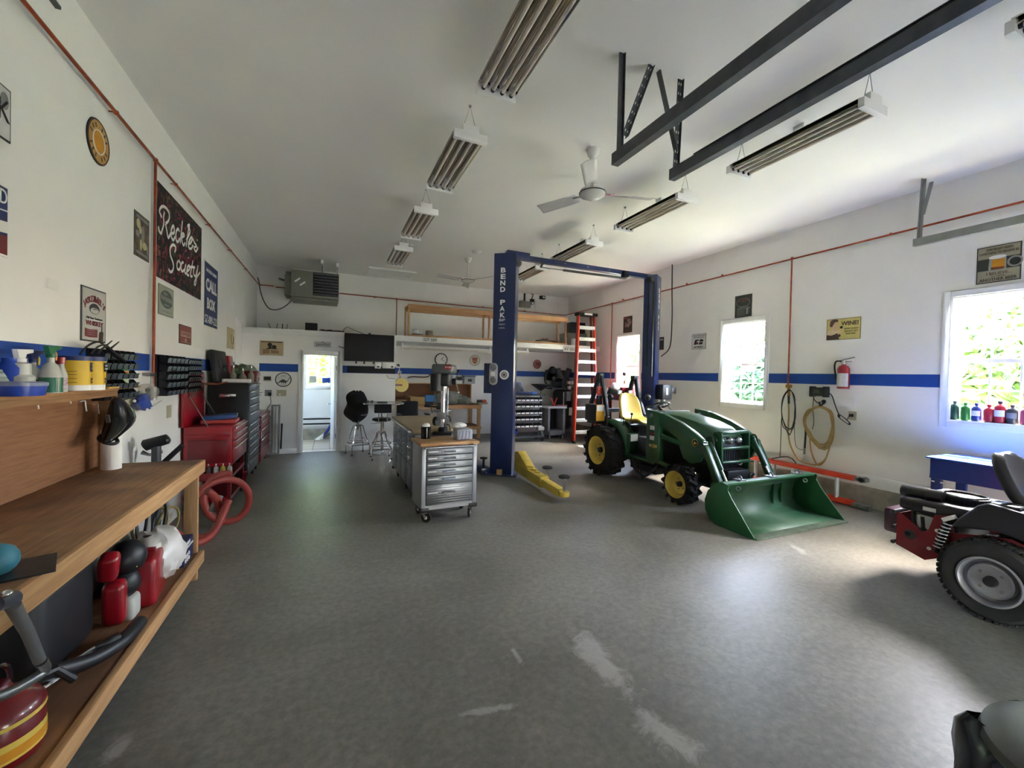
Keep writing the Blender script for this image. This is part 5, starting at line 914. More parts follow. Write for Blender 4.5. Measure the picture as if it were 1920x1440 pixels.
MB().lathe([(0, .0), (.11, 0), (.12, .012), (.12, .028), (0, .028)], (.04, -.02, .28), (0, 0, 1), 28).build('table', GALV, t, local=True); MB().bx(-.04, .07, .02, .22, .2, .29).build('table_arm', mat('cast_grey', '#8d8f90', .4, .7), t, local=True, bev=.01); MB().tube([(-.05, .2, .25), (-.09, .19, .23), (-.1, .17, .17)], .008, 6).tube([(-.05, .2, .14), (-.08, .19, .13), (-.1, .18, .06)], .008, 6).build('table_lever', BLACK, t, local=True)
MB().box((.05, -.03, .335), (.12, .16, .05)).box((.05, -.06, .36), (.12, .03, .06)).build('vise', mat('vise_green_grey', '#3d4a45', .5, .3), t, local=True, bev=.006); MB().cyl((.1, -.03, .335), (.27, -.03, .345), .01).cyl((.2, -.03, .345), (.28, -.03, .347), .016).build('vise_handle', BLACK, t, local=True); MB().cyl((.08, .08, .16), (.12, .06, .16), .06).build('black_clamp', BLACK, t, local=True)
MB().bx(-.075, .085, -.14, .24, .62, .78).build('head', IRON, t, local=True, bev=.025, seg=3); MB().bx(-.02, .05, -.16, -.12, .66, .76).build('depth_scale', GALV, t, local=True)
MB().bx(-.12, .13, -.2, .34, .78, .9).build('belt_cover', DPG, t, local=True, bev=.03, seg=3); pq = MB().bx(-.12, -.03, .338, .342, .835, .885).build('red_badge', REDP, t, local=True); txt(t, 'RYOBI', .03, 0, 0, INKW, rot=(PI / 2, 0, PI), loc=(-.075, .343, .86), w=.07, h=.02)
MB().cyl((.09, .2, .56), (.09, .2, .78), .075, n=20).build('motor', BLACK, t, local=True); MB().cyl((.02, -.06, .62), (.02, -.06, .52), .032).cyl((.02, -.06, .52), (.02, -.06, .47), .022).cyl((.02, -.06, .47), (.02, -.06, .43), .012).build('chuck', CHROME, t, local=True)
MB().cyl((-.08, -.04, .68), (-.13, -.04, .68), .04).build('feed_hub', BLACK, t, local=True)
for a in (1.0, 3.1, 5.2): MB().cyl((-.125, -.04, .68), (-.155, -.04 - .17 * _c(a), .68 + .17 * _s(a)), .007, n=8).sph((-.155, -.04 - .17 * _c(a), .68 + .17 * _s(a)), .02, 12, 8).build('feed_handle', CHROME if a > 1 else BLACK, t, local=True)
MB().tube(spl([(.1, .2, .56), (.12, .2, .4), (.15, .2, .36), (.13, .2, .28)], 5), .007, 6).build('cord', BLACK, t, local=True)
q = at(800, 823, Z=FT); t = thing('rag_pot', 'black steel pot filled with white rags on the cabinet', 'pot', (q.x, q.y + .05, FT)); MB().lathe([(0, 0), (.058, 0), (.06, .14), (.062, .145), (.055, .145), (.052, .02), (0, .02)], n=28).build('pot', BLACKG, t, local=True); MB().bx(-.004, .004, -.062, -.058, .01, .13).build('stripe', INKW, t, local=True)
bag('white rags bunched in the black pot', (q.x, q.y + .05, FT + .135), (.048, .045, .05), PAPER, 51, 'rags', 'rags')
q = at(876, 826, Z=FT); t = thing('towel_box', 'grey striped paper towel carton on the right of the cabinet top', 'carton', (q.x - .02, q.y + .12, FT), .05); MB().box((0, 0, .065), (.2, .17, .13)).build('carton', mat('towel_box_grey', '#9da0a8', .6), t, local=True, bev=.02)
for i in range(4): MB().prism([(-.085 + i * .042, .01), (-.07 + i * .042, .01), (-.062 + i * .042, .11), (-.077 + i * .042, .11)], -.0865, -.085, 'y').build('stripe', mat('blue_grey_stripe', '#6f7690', .6), t, local=True)
bag('crumpled white paper towels on the grey striped carton', (q.x - .06, q.y + .14, FT + .165), (.09, .05, .03), PAPER, 61, 'paper_towels', 'paper towels')
# ------------------------------------------------------------ two-post lift
def post(label, A, B, sgn):
    """C-shaped column: web from A to B, flanges running away from the camera"""
    A, B = V((*A, 0)), V((*B, 0)); u = (B - A).normalized(); n = V((-u.y, u.x, 0)); H = 3.72
    t = thing('lift_post', label, 'lift post', (A + B) / 2 + n * .1); k = .025; Wd = (B - A).length; D_ = .25
    P = lambda a, b: (A + u * a + n * b)
    out = [P(0, 0), P(Wd, 0), P(Wd, D_), P(Wd - .09, D_), P(Wd - .09, D_ - k), P(Wd - k, D_ - k), P(Wd - k, k), P(k, k), P(k, D_ - k), P(.09, D_ - k), P(.09, D_), P(0, D_)]
    MB().prism([(p.x, p.y) for p in out], .02, H, 'z').build('column', BLUEP, t, bev=.004)
    MB().prism([(p.x, p.y) for p in (P(-.09, -.06), P(Wd + .09, -.06), P(Wd + .09, D_ + .16), P(-.09, D_ + .16))], .001, .022, 'z').build('base_plate', BLUEP, t, bev=.003)
    for a in (-.05, Wd + .05):
        for b in (-.03, D_ + .1): q = P(a, b); MB().cyl(q + V((0, 0, .02)), q + V((0, 0, .05)), .018, n=8).build('anchor_bolt', GALV, t)
    MB().prism([(p.x, p.y) for p in (P(.05, .05), P(Wd - .05, .05), P(Wd - .05, D_ + .06), P(.05, D_ + .06))], .12, .95, 'z').build('carriage', mat('dark_carriage', '#10142a', .4), t, bev=.006)
    for a in (.05, Wd - .05): MB().cyl(P(a, D_ - .02) + V((0, 0, .9)), P(a, D_ - .02) + V((0, 0, 3.65)), .008, n=6).build('lift_cable', BLACK, t)
    return t, P, Wd, u, n
LA, LB = (2.485, 6.602), (2.79, 6.387)
t, P, Wd, u, n = post('tall blue lift post left of the tractor with white lettering', LA, LB, 1); rzl = math.atan2(u.y, u.x)
for i, ch in enumerate('BEND PAK'):
    if ch != ' ': q = P(Wd * .42, -.004) + V((0, 0, 3.43 - .107 * i)); txt(t, ch, .13, 0, 0, INKW, rot=(PI / 2, 0, rzl), loc=wm(t).inverted() @ q, h=.083, w=.085, bold=.004, name='letter')
for k, (w_, z) in enumerate((('BP', 2.60), ('PRODUCTS', 2.53), ('USA', 2.47))): txt(t, w_, .05, 0, 0, INKW, rot=(PI / 2, 0, rzl), loc=wm(t).inverted() @ (P(Wd * .42, -.004) + V((0, 0, z))), w=.1, h=.04 if k == 0 else .02)
# control panel and emergency dial
q = P(.035, -.02); m = MB(); m.M = Matrix.Translation(q) @ Matrix.Rotation(rzl, 4, 'Z')
def pill(w_, h, n=10): return [(w_ / 2 * _c(a), (h - w_) / 2 + w_ / 2 * _s(a)) for a in [PI * i / n for i in range(n + 1)]] + [(w_ / 2 * _c(a), -(h - w_) / 2 + w_ / 2 * _s(a)) for a in [PI + PI * i / n for i in range(n + 1)]]
def placed(b, z): b.M = Matrix.Translation(q + V((0, 0, z))) @ Matrix.Rotation(rzl, 4, 'Z'); return b
bp = placed(MB(), 1.70).prism(pill(.14, .37), -.02, .02, 'y').build('control_panel', mat('alloy_panel', '#b5b8bc', .35, .6), t, bev=.006)
for z in (.105, -.105): placed(MB(), 1.70 + z).disc((0, -.02, 0), .045, .014).ring((0, -.03, 0), .048, .007, (0, 1, 0)).build('button', GALV, bp)
placed(MB(), 1.70).bx(-.04, .03, -.03, -.02, -.03, .035).build('label_plate', INKW, bp)
q = P(.22, -.012); d = placed(MB(), 1.69).disc((0, 0, 0), .075, .012).ring((0, -.012, 0), .07, .01, (0, 1, 0)).build('dial', WHT, t); placed(MB(), 1.69).ring((0, -.016, 0), .045, .006, (0, 1, 0)).ring((0, -.02, 0), .022, .006, (0, 1, 0)).disc((0, -.012, 0), .012, .014).build('dial_ring', INK, d); placed(MB(), 1.69).disc((0, -.012, 0), .062, .004).build('dial_face', INKW, d)
q = P(-.09, .1); placed(MB(), 1.66).bx(-.07, .09, -.02, .12, -.29, .22).build('side_box', BLUEP, t, bev=.006)
t2, P2, Wd2, u2, n2 = post('blue lift post behind the tractor with its channel facing the camera', (5.818, 6.42), (6.118, 6.633), -1); rzr = math.atan2(u2.y, u2.x)
for i, ch in enumerate('BEND PAK'):
    if ch != ' ': txt(t2, ch, .13, 0, 0, INKW, rot=(PI / 2, 0, rzr), loc=wm(t2).inverted() @ (P2(Wd2 * .55, -.004) + V((0, 0, 3.43 - .107 * i))), h=.083, w=.085, bold=.004, name='letter')
for x in (.06, .16): q = P2(-.004, x); MB().bar(q + V((0, 0, 1.6 + x * 2)), q + V((0, 0, 3.6)), .02, .03).build('slide_strip', BLACK, t2)
MB().bx(5.70, 5.82, 6.5, 6.62, 3.56, 3.68).cyl((5.74, 6.45, 3.62), (5.74, 6.6, 3.62), .05).build('top_sheave', BLACK, t2); q = P(Wd + .03, .05); MB().cyl(q + V((0, 0, 3.55)), q + V((.02, .02, 3.55)), .055).build('top_sheave', GALV, t)
t = thing('lift_crossbar', 'blue crossbar joining the tops of the two lift posts', 'crossbar', (4.3, 6.6, 3.7)); a, b = V((2.70, 6.62, 3.715)), V((5.93, 6.62, 3.70)); MB().bar(a, b, .1, .085).build('beam', BLUEP, t, bev=.005); MB().bar(a + V((0, -.02, .03)), a + V((.42, -.02, .025)), .12, .1).build('end_sleeve', BLUEP, t, bev=.005)
for k in (.35, .5, .65): q = a.lerp(b, k); MB().cyl(q + V((0, -.06, 0)), q + V((0, -.05, 0)), .014, n=8).build('bolt', GALV, t)
t = thing('lift_stop_bar', 'black padded stop bar slung under the blue crossbar', 'stop bar', (4.3, 6.55, 3.58)); p, q = at(1014, 501, Y=6.55), at(1172, 522, Y=6.55); MB().tube([p, p.lerp(q, .25)], .009, 6).build('rod', DKSTEEL, t); MB().tube([p.lerp(q, .25), q], .022, 10).build('pad', BLACK, t); MB().tube([p, p + V((.05, 0, .1))], .02, 8).tube([q, q + V((.09, 0, .09))], .02, 8).build('bracket', BLACK, t); MB().bx(q.x - .06, q.x + .05, 6.5, 6.6, q.z + .02, q.z + .13).build('limit_switch', BLACK, t)
t = thing('lift_swing_beam', 'yellow telescoping lift arm reaching over the floor from the left post', 'lift arm', (2.85, 5.6, 0)); a, b, c = V((2.93, 6.35, .15)), V((2.905, 5.42, .125)), V((2.90, 4.93, .105))
MB().bar(a, b, .15, .15).build('outer_arm', YEL, t, bev=.006); MB().bar(a.lerp(b, .8), c, .11, .105).build('inner_arm', YEL, t, bev=.005); MB().prism([(6.42, .08), (6.42, .40), (6.30, .43), (5.9, .22), (5.9, .08)], 2.86, 3.0, 'x').build('pivot_gusset', YEL, t, bev=.006); MB().cyl((2.90, 4.86, .08), (2.90, 4.86, .14), .075).build('pad_socket', YEL, t)
def pad(p, label): r = MB().lathe([(0, 0), (.018, 0), (.018, .18), (.05, .185), (.065, .19), (.065, .215), (0, .217)], p, n=24).build('pad_post', CHROME, t); MB().lathe([(0, .205), (.075, .205), (.078, .225), (.06, .235), (0, .235)], p, n=24).build('rubber_pad', RUBBER, r)
pad((2.90, 4.86, .12), ''); pad((3.0, 5.52, .1), '')
for k in range(5): MB().bar((2.86 + .01 * k, 6.1 - .13 * k, .27 - .02 * k), (2.96, 6.05 - .13 * k, .26 - .02 * k), .04, .03).build('lock_tooth', YEL, t)
t = thing('lift_swing_beam', 'dark lift arm pad folded beside the left post behind the steel cabinet', 'lift arm', (2.42, 6.72, 0)); MB().bx(2.33, 2.5, 6.6, 7.2, .03, .12).build('arm', BLUEP, t, bev=.01); MB().lathe([(0, .1), (.02, .1), (.02, .25), (.06, .26), (.065, .28), (0, .285)], (2.4, 6.68, 0), n=20).build('pad', RUBBER, t)
tag(MB().box((2.60, 6.45, .07), (.09, .04, .09), (0, 0, -.6)).build('wood_block', FIR, bev=.003), 'small wood block on the base plate of the left lift post', 'block')
t = thing('lift_power_unit', 'black electric power unit mounted on the right lift post above the tractor', 'power unit', (6.17, 6.4, 1.4)); a, b = at(1236, 721, Y=6.4), at(1253, 749, Y=6.4)
MB().bx(a.x, b.x, 6.3, 6.55, b.z, a.z).build('motor', BLACK, t, bev=.012); MB().bx(b.x, b.x + .12, 6.32, 6.5, b.z + .12, a.z - .05).build('switch_box', BLACK, t, bev=.006); MB().bx(a.x + .09, a.x + .13, 6.296, 6.3, b.z + .1, a.z - .06).build('label_strip', INKW, t); MB().cyl(((a.x + b.x) / 2, 6.42, b.z - .16), ((a.x + b.x) / 2, 6.42, b.z), .05).build('pump', GALV, t); MB().tube([(b.x - .05, 6.38, b.z - .1), (b.x + .1, 6.34, b.z - .28)], .012, 8).build('release_lever', CHROME, t)
MB().tube(spl([at(1260.5, 488, X=XR - .1), at(1260, 545, X=XR - .1), at(1260, 600, X=XR - .1), at(1256, 650, X=XR - .15), at(1240, 668, X=6.2)], 6), .011, 8).build('c', BLACK, None).name = 'power_cable'; tag(bpy.data.objects['power_cable'], 'black power cable dropping from the ceiling behind the right lift post', 'cable')
# ------------------------------------------------------------ compact tractor with front loader
XC = 4.88; t = T_ = thing('tractor', 'green compact tractor with yellow seat and front loader bucket', 'tractor', (XC, 5.1, 0))
TYRE = mat('tractor_tyre', '#1c1b1a', .85, var=.2, sc=20)
def twheel(x0, x1, y, r, rim, sg, lugs):
    """wheel with its outer face at x0 (sg=-1: faces the camera side)"""
    o = (x0, y, r); w_ = x1 - x0; L_ = abs(w_); d = (1 if w_ > 0 else -1, 0, 0); rr = r - .028
    w = MB().lathe([(rim * .98, .02), (rim, .0), (rim * 1.15, -.012), (rr * .8, -.012), (rr * .95, .015), (rr, .05), (rr, L_ - .05), (rr * .95, L_ - .015), (rr * .8, L_ + .01), (rim, L_), (rim * .98, L_ - .02)], o, d, 48)
    for i in range(lugs):
        for s in (0, 1):
            a0 = 2 * PI * (i + .5 * s) / lugs; pts = []
            for f, da in ((.0, 0), (.25, .07), (.55, .17)):
                a = a0 + da * (20 / lugs); xx = x0 + d[0] * ((L_ * f + .005) if s == 0 else (L_ * (1 - f) - .005)); pts.append(V((xx, y + (rr + .008) * _c(a), r + (rr + .008) * _s(a))))
            for p, q in ((pts[0], pts[1]), (pts[1], pts[2])): c = (p + q) / 2; w.bar(p, q, .055 * r / .43, .04, (c - V((c.x, y, r))).normalized())
            a = a0; xx = x0 if s == 0 else x0 + d[0] * L_; w.bar(V((xx, y + rr * .86 * _c(a), r + rr * .86 * _s(a))), V((xx + d[0] * (.02 if s == 0 else -.02), y + rr * 1.02 * _c(a), r + rr * 1.02 * _s(a))), .05 * r / .43, .03, (1, 0, 0))
    tw = w.build('tyre', TYRE, t)
    MB().lathe([(rim * 1.0, .0), (rim * 1.04, -.008), (rim * 1.0, -.012), (rim * .93, .01), (rim * .9, .06), (rim * .8, .085), (rim * .74, .07), (rim * .5, .09), (rim * .32, .09), (0, .09)], o, d, 40).build('rim', TYEL, tw)
    MB().lathe([(0, .05), (rim * .2, .052), (rim * .22, .09)], o, d, 20).build('hub', IRON, tw); q = MB()
    for k in range(5): a = 2 * PI * k / 5; q.cyl((x0 + d[0] * .075, y + rim * .42 * _c(a), r + rim * .42 * _s(a)), (x0 + d[0] * .092, y + rim * .42 * _c(a), r + rim * .42 * _s(a)), .014 * r / .43, n=6)
    q.build('wheel_bolts', GALV, tw)
RY, FYY = 6.01, 4.265
twheel(4.22, 4.53, RY, .43, .235, -1, 18); twheel(5.54, 5.23, RY, .43, .235, 1, 18); twheel(4.27, 4.48, FYY, .268, .175, -1, 14); twheel(5.49, 5.28, FYY, .268, .175, 1, 14)
MB().cyl((4.5, RY, .43), (5.26, RY, .43), .09).bx(4.66, 5.1, 5.1, 6.25, .3, .72).bx(4.72, 5.04, 3.95, 5.2, .38, .62).build('chassis', IRON, t, bev=.01); MB().cyl((4.46, FYY, .27), (5.3, FYY, .27), .05).bx(4.78, 4.98, 4.15, 4.4, .2, .42).build('front_axle', IRON, t, bev=.01)
# hood
rows = []
for y, zt, zb, hw in ((5.02, 1.16, .86, .27), (4.9, 1.19, .84, .285), (4.6, 1.18, .82, .285), (4.3, 1.13, .80, .28), (4.08, 1.06, .80, .265), (3.96, .985, .80, .245), (3.93, .93, .82, .23)):
    rows.append([V((XC + hw * a, y, zb + (zt - zb) * b)) for a, b in ((-1, 0), (-1, .45), (-.96, .72), (-.82, .9), (-.45, .985), (0, 1), (.45, .985), (.82, .9), (.96, .72), (1, .45), (1, 0))])
h = MB().surf(rows).build('hood', GREEN, t, thick=.008); MB().bx(XC - .24, XC + .24, 4.0, 4.95, .6, .83).build('engine_side', IRON, t, bev=.01)
for s in (-1, 1): MB().tube(spl([(XC + s * .12, y, z + .004) for y, z in ((4.9, 1.182), (4.5, 1.155), (4.15, 1.07), (4.0, .99))], 4), .006, 6).build('hood_line', BLACK, h)
MB().bx(XC - .22, XC + .22, 3.95, 4.0, .55, .93).build('grille', BLACK, t, bev=.01)
for i in range(9): MB().bx(XC - .16 + .036 * i, XC - .15 + .036 * i, 3.94, 3.955, .58, .78).build('grille_bar', DKGREY, t)
for x in (-.17, 0, .17): lm = MB().sph((XC + x, 3.945, .885), (.075, .035, .05), 18, 10).build('headlight', CHROME, t); MB().sph((XC + x, 3.935, .885), (.066, .035, .043), 18, 10).build('lens', mat('headlight_lens', '#8f9496', .08, .7), lm)
MB().bx(XC - .19, XC + .19, 3.80, 3.93, .36, .52).build('front_weight', BLACK, t, bev=.02)
# brush guard
g = MB(); gy = 3.86
for s in (-1, 1): g.prism([(gy + .1, .36), (gy, .36), (gy - .02, .6), (gy - .01, .98), (gy + .02, 1.02), (gy + .12, 1.0), (gy + .12, .96), (gy + .06, .94), (gy + .05, .62), (gy + .1, .5)], XC + s * .25 - .012, XC + s * .25 + .012, 'x')
for z, y in ((1.0, gy + .02), (.80, gy), (.62, gy - .01), (.41, gy + .02)): g.cyl((XC - .25, y, z), (XC + .25, y, z), .022, n=12)
g.build('brush_guard', GREEN, t, bev=.003)
# dash, wheel, seat
MB().prism([(5.05, .8), (5.05, 1.14), (4.98, 1.2), (4.86, 1.2), (4.86, .8)], XC - .26, XC + .26, 'x').build('dash', mat('dash_grey', '#5d6468', .45), t, bev=.02); sw = MB().ring((XC - .02, 5.27, 1.24), .18, .015, (0, .42, 1), 36, 8).build('steering_wheel', BLACK, t); MB().cyl((XC, 5.05, 1.06), (XC - .02, 5.26, 1.235), .025).bar((XC - .19, 5.27, 1.24), (XC + .15, 5.27, 1.24), .03, .015).bar((XC - .02, 5.27, 1.24), (XC - .02, 5.11, 1.31), .03, .015).build('steering_column', BLACK, sw)
rows = []
prf = [(5.47, .90, .20), (5.46, .93, .225), (5.50, .965, .235), (5.65, .935, .245), (5.80, .92, .245), (5.92, .95, .24), (5.985, 1.06, .235), (6.03, 1.22, .235), (6.075, 1.34, .20), (6.10, 1.395, .14), (6.125, 1.405, .08)]
for y, z, hw in prf: rows.append([V((XC + hw * a, y - .05 * a * a * (1 if z > 1 else 0), z + .045 * a * a * (1 if z < 1 else 0))) for a in (-1, -.85, -.5, 0, .5, .85, 1)])
st = MB().surf(rows).build('seat', TYEL, t, thick=.05, sub=1); MB().bx(XC - .2, XC + .2, 5.5, 5.9, .74, .88).build('seat_base', BLACK, st, bev=.02)
for s in (-1, 1): MB().box((XC + s * .12, 6.13, 1.42), (.07, .03, .07)).build('tag', INKW, st)
# fenders, platform, console
for s, xo, xi in ((-1, 4.46, 4.70), (1, 5.30, 5.06)):
    arc = [(RY + .50 * _c(a), .45 + .50 * _s(a)) for a in [rad(-8 + (118 + 8) * i / 14) for i in range(15)]]; arc = [(RY - (y - RY), z) for y, z in arc]
    f = MB().surf([[V((x, y, z)) for x in (xo - s * -.0, xo, xi)] for y, z in arc]).build('fender', GREEN, t, thick=.02)
    f2 = MB(); 
    for i in range(14): (y0, z0), (y1, z1) = arc[i], arc[i + 1]; f2.add([(xo, y0, z0), (xo, y1, z1), (xo, RY + (y1 - RY) * .86, .45 + (z1 - .45) * .86), (xo, RY + (y0 - RY) * .86, .45 + (z0 - .45) * .86)], [(0, 1, 2, 3)])
    f2.build('fender_lip', GREEN, f, thick=.012)
    MB().bx(xi, XC + s * .2, 5.5, 6.2, .66, .8).build('fender_console', mat('console_grey', '#3f454d', .5), t, bev=.03)
    MB().bx(4.42 if s < 0 else 5.1, 4.66 if s < 0 else 5.34, 4.86, 5.55, .42, .455).build('foot_platform', GREEN, t, bev=.006)
MB().bx(4.435, 4.62, 5.43, 5.5, .46, .78).build('fender_front', GREEN, t, bev=.01); MB().bx(4.46, 4.6, 5.425, 5.43, .66, .77).build('white_decal', INKW, t)
MB().bx(4.5, 5.26, 5.05, 5.5, .44, .47).build('floor_plate', BLACK, t); MB().bx(4.62, 4.74, 5.05, 5.45, .47, .74).build('side_cover', mat('console_grey', '#3f454d'), t, bev=.02)
MB().tube([(4.60, 5.62, .8), (4.60, 5.6, 1.0), (4.605, 5.59, 1.08)], .008, 8).sph((4.605, 5.59, 1.085), .022, 10, 8).build('lever', BLACK, t); MB().tube([(4.55, 5.75, .82), (4.54, 5.72, .98)], .008, 6).sph((4.54, 5.72, 1.0), .02, 10, 8).build('lever', BLACK, t)
for s, x, rp in ((-1, 4.45, ((6.05, 1.0), (6.13, 1.33), (6.26, 1.7))), (1, 5.3, ((6.1, 1.0), (6.26, 1.33), (6.34, 1.68)))):
    p0, p1, p2 = [V((x, *q)) for q in rp]; r = MB().bar(p0 + V((0, .04, -.45)), p0, .06, .08).bar(p0, p1, .055, .075).bar(p1, p2, .06, .08).build('roll_bar_post', BLACK, t, bev=.006); MB().bx(x - .05, x + .05, p2.y - .02, p2.y + .1, p2.z - .03, p2.z + .05).build('hinge', DKGREY, r, bev=.006); MB().bar(p0 + V((-.034, 0, .02)), p0.lerp(p1, .5) + V((-.034, 0, 0)), .004, .04, (1, 0, 0)).build('silver_decal', GREY, r)
    MB().bar(p2 + V((0, .08, -.02)), p2 + V((0, .34, -.62)), .055, .07).build('folded_hoop', BLACK, r, bev=.006)
    lx_ = x + s * .06; MB().bx(lx_ - .045, lx_ + .045, p1.y + .07, p1.y + .11, 1.385, 1.52).build('amber_light', mat('amber_lens', '#e2573a', .3), r, bev=.008); MB().bx(lx_ - .045, lx_ + .045, p1.y + .06, p1.y + .12, 1.2, 1.36).build('light_bracket', BLACK, r, bev=.006)
    MB().sph((x + .13, 6.15, 1.33), (.06, .05, .06), 14, 10).build('work_light', BLACK, r)
MB().bx(XC - .44, XC + .44, 6.58, 6.66, 1.02, 1.09).build('hoop_crossbar', BLACK, t)
MB().bx(4.26, 4.42, 6.12, 6.47, .90, 1.2).build('tool_box', BLACK, t, bev=.02); MB().bx(4.26, 4.43, 6.105, 6.12, .92, 1.2).build('yellow_label', mat('hazard_orange', '#e0a52a', .5), t, bev=.004); MB().bx(4.27, 4.42, 6.102, 6.106, 1.09, 1.19).build('white_label', INKW, t); MB().bx(4.3, 4.5, 6.15, 6.45, .86, .9).build('box_bracket', BLACK, t)
for k in range(4): MB().tube(spl([(4.42, 5.4 - .08 * k, .42), (4.38, 5.2 - .05 * k, .25 - .02 * k), (4.42, 5.0, .2), (4.5, 4.85, .4)], 5), .012, 6).build('hydraulic_hose', BLACK, t)
MB().bx(4.6, 5.2, 5.0, 5.6, .2, .32).build('belly_pan', IRON, t, bev=.02)
# loader
LOA = []
for s, x in ((-1, 4.40), (1, 5.36)):
    xa, xb = x - .035, x + .035
    tw = MB().prism([(4.95, 1.22), (4.70, 1.2), (4.68, .50), (4.80, .42), (4.95, .50)], xa - .01, xb + .01, 'x').build('loader_tower', GREEN, t, bev=.006); MB().cyl((xa - .02, 4.85, 1.14), (xb + .02, 4.85, 1.14), .03).build('pivot_pin', GALV, tw)
    up = [(4.82, 1.20), (4.62, 1.185), (4.30, 1.095), (4.05, .985), (3.92, .905), (3.90, .84), (3.96, .80), (4.12, .80), (4.30, .845), (4.62, 1.0), (4.80, 1.06)]
    a = MB().prism(up, xa, xb, 'x').build('loader_boom', GREEN, t, bev=.008); MB().prism([(4.36, .86), (4.05, .84), (3.92, .86), (3.9, .78), (3.98, .62), (4.12, .57), (4.25, .62)], xa + .01, xb - .01, 'x').build('boom_gusset', GREEN, a, bev=.006)
    MB().prism([(3.93, .90), (3.86, .82), (3.66, .44), (3.64, .36), (3.72, .36), (3.86, .66), (3.97, .80)], xa - .004, xb + .004, 'x').build('lower_boom', GREEN, a, bev=.006); MB().cyl((x, 4.70, .86), (x, 4.3, .80), .035).build('lift_cylinder', GREEN, a); MB().cyl((x, 4.3, .80), (x, 4.1, .76), .018).build('cylinder_rod', CHROME, a)
    xi = x + .075 * (1 if s < 0 else -1); MB().cyl((xi, 3.9, .88), (xi, 3.72, .56), .03).build('tilt_cylinder', GREEN, a); MB().cyl((xi, 3.72, .56), (xi, 3.6, .36), .016).build('tilt_rod', CHROME, a); MB().tube(spl([(xi, 4.0, .9), (xi + .02, 3.9, .95), (xi + .01, 3.84, .82), (xi + .02, 3.78, .62)], 5), .011, 6).build('hose', BLACK, a)
    MB().cyl((xa - .015, 3.93, .85), (xb + .015, 3.93, .85), .04).build('knuckle_pin', GREEN, a); MB().cyl((xa - .015, 3.67, .38), (xb + .015, 3.67, .38), .035).build('bucket_pin', GREEN, a)
    if s < 0:
        txt(tw, '4130', .08, 0, 0, TYEL, rot=(PI / 2, 0, -PI / 2), loc=wm(tw).inverted() @ V((xa - .0125, 4.80, .695)), w=.17, h=.05, bold=.002); 
        for z0, z1, m in ((.93, .99, INKW), (.84, .89, INKR), (.78, .84, INKW)): MB().bx(xa - .0125, xa - .0105, 4.78, 4.87, z0, z1).build('decal', m, tw)
        d = MB().tube([(xa - .003, 4.04, .86), (xa, 4.04, .86)], .048, 24).build('round_emblem', INK, a); MB().ring((xa - .003, 4.04, .86), .045, .004, (1, 0, 0), 24, 6).build('emblem_ring', TYEL, d); e = MB().prism([(4.065, .838), (4.05, .875), (4.055, .885), (4.04, .87), (4.02, .862), (4.01, .85), (4.03, .848), (4.045, .838)], xa - .005, xa - .003, 'x').build('emblem_mark', TYEL, d)
    for k in range(1): MB().bar((x, 4.95, .5), (x, 4.2, .42), .05, .06).build('loader_frame', GREEN, t, bev=.005)
BK0, BK1 = 4.14, 5.73; bt = mat('bucket_green', '#255c36', .45, var=.1, sc=3)
wear = mat('worn_bucket', '#2a5f3c', .5, col2='#5f7a62', sc=2.2)
curve = [(3.03, .012), (3.30, .008), (3.48, .012), (3.58, .05), (3.635, .13), (3.65, .24), (3.62, .35), (3.55, .43), (3.43, .49)]
bk = MB().surf([[V((BK0, y, z)), V((BK1, y, z))] for y, z in curve]).build('bucket', wear, t, thick=.014); MB().bar((BK0, 3.03, .012), (BK1, 3.03, .012), .1, .016, (0, 0, 1)).build('cutting_edge', mat('edge_steel', '#6f7f6d', .4, .5, var=.2), bk); MB().bar((BK0, 3.42, .497), (BK1, 3.42, .497), .1, .022, (0, 0, 1)).build('top_lip', bt, bk, bev=.003)
for x in (BK0, BK1): MB().prism([(3.0, .0), (3.46, .0), (3.58, .04), (3.65, .14), (3.66, .25), (3.62, .37), (3.52, .47), (3.40, .51), (3.34, .50), (3.35, .44), (3.30, .36)], x - .008, x + .008, 'x').build('side_plate', bt, bk, bev=.002)
for x in (4.45, 5.0, 5.5): MB().ring((x, 3.45, .53), .026, .009, (1, 0, 0), 18, 8).bx(x - .05, x + .05, 3.4, 3.5, .505, .52).build('hook', GALV, bk)
for x in (4.32, 5.52): MB().ring((x, 3.36, .44), .022, .007, (1, .3, 0), 16, 6).build('chain_link', GALV, bk)
for x in (4.32, 4.48, 5.28, 5.44): MB().prism([(3.6, .1), (3.74, .34), (3.72, .42), (3.6, .45)], x - .01, x + .01, 'x').build('bucket_ear', bt, bk)
# ------------------------------------------------------------ stepladder
t = thing('stepladder', 'tall orange fibreglass stepladder with white steps folded against the deck', 'ladder', (6.05, 9.15, 0))
b0, b1, c0, c1 = V((5.66, 9.06, 0)), V((6.36, 9.06, 0)), V((5.93, 9.40, 3.30)), V((6.40, 9.40, 3.30))
for p, q in ((b0, c0), (b1, c1)): MB().bar(p, q, .035, .085, (0, 1, 0)).build('rail', ORANGE, t, bev=.004); MB().bar(p + V((0, 0, 0)), p + V((0, .004, .06)), .05, .1, (0, 1, 0)).build('foot', BLACK, t)
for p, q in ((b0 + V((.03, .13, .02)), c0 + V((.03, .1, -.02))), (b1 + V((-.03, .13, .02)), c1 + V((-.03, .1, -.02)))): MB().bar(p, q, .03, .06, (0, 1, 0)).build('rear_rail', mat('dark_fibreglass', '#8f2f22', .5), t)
MB().box((c0 + c1) / 2 + V((0, .02, .03)), (.58, .2, .06)).build('top_cap', BLACK, t, bev=.01) if False else MB().bx(c0.x - .06, c1.x + .06, 9.3, 9.52, 3.28, 3.36).build('top_cap', BLACK, t, bev=.01)
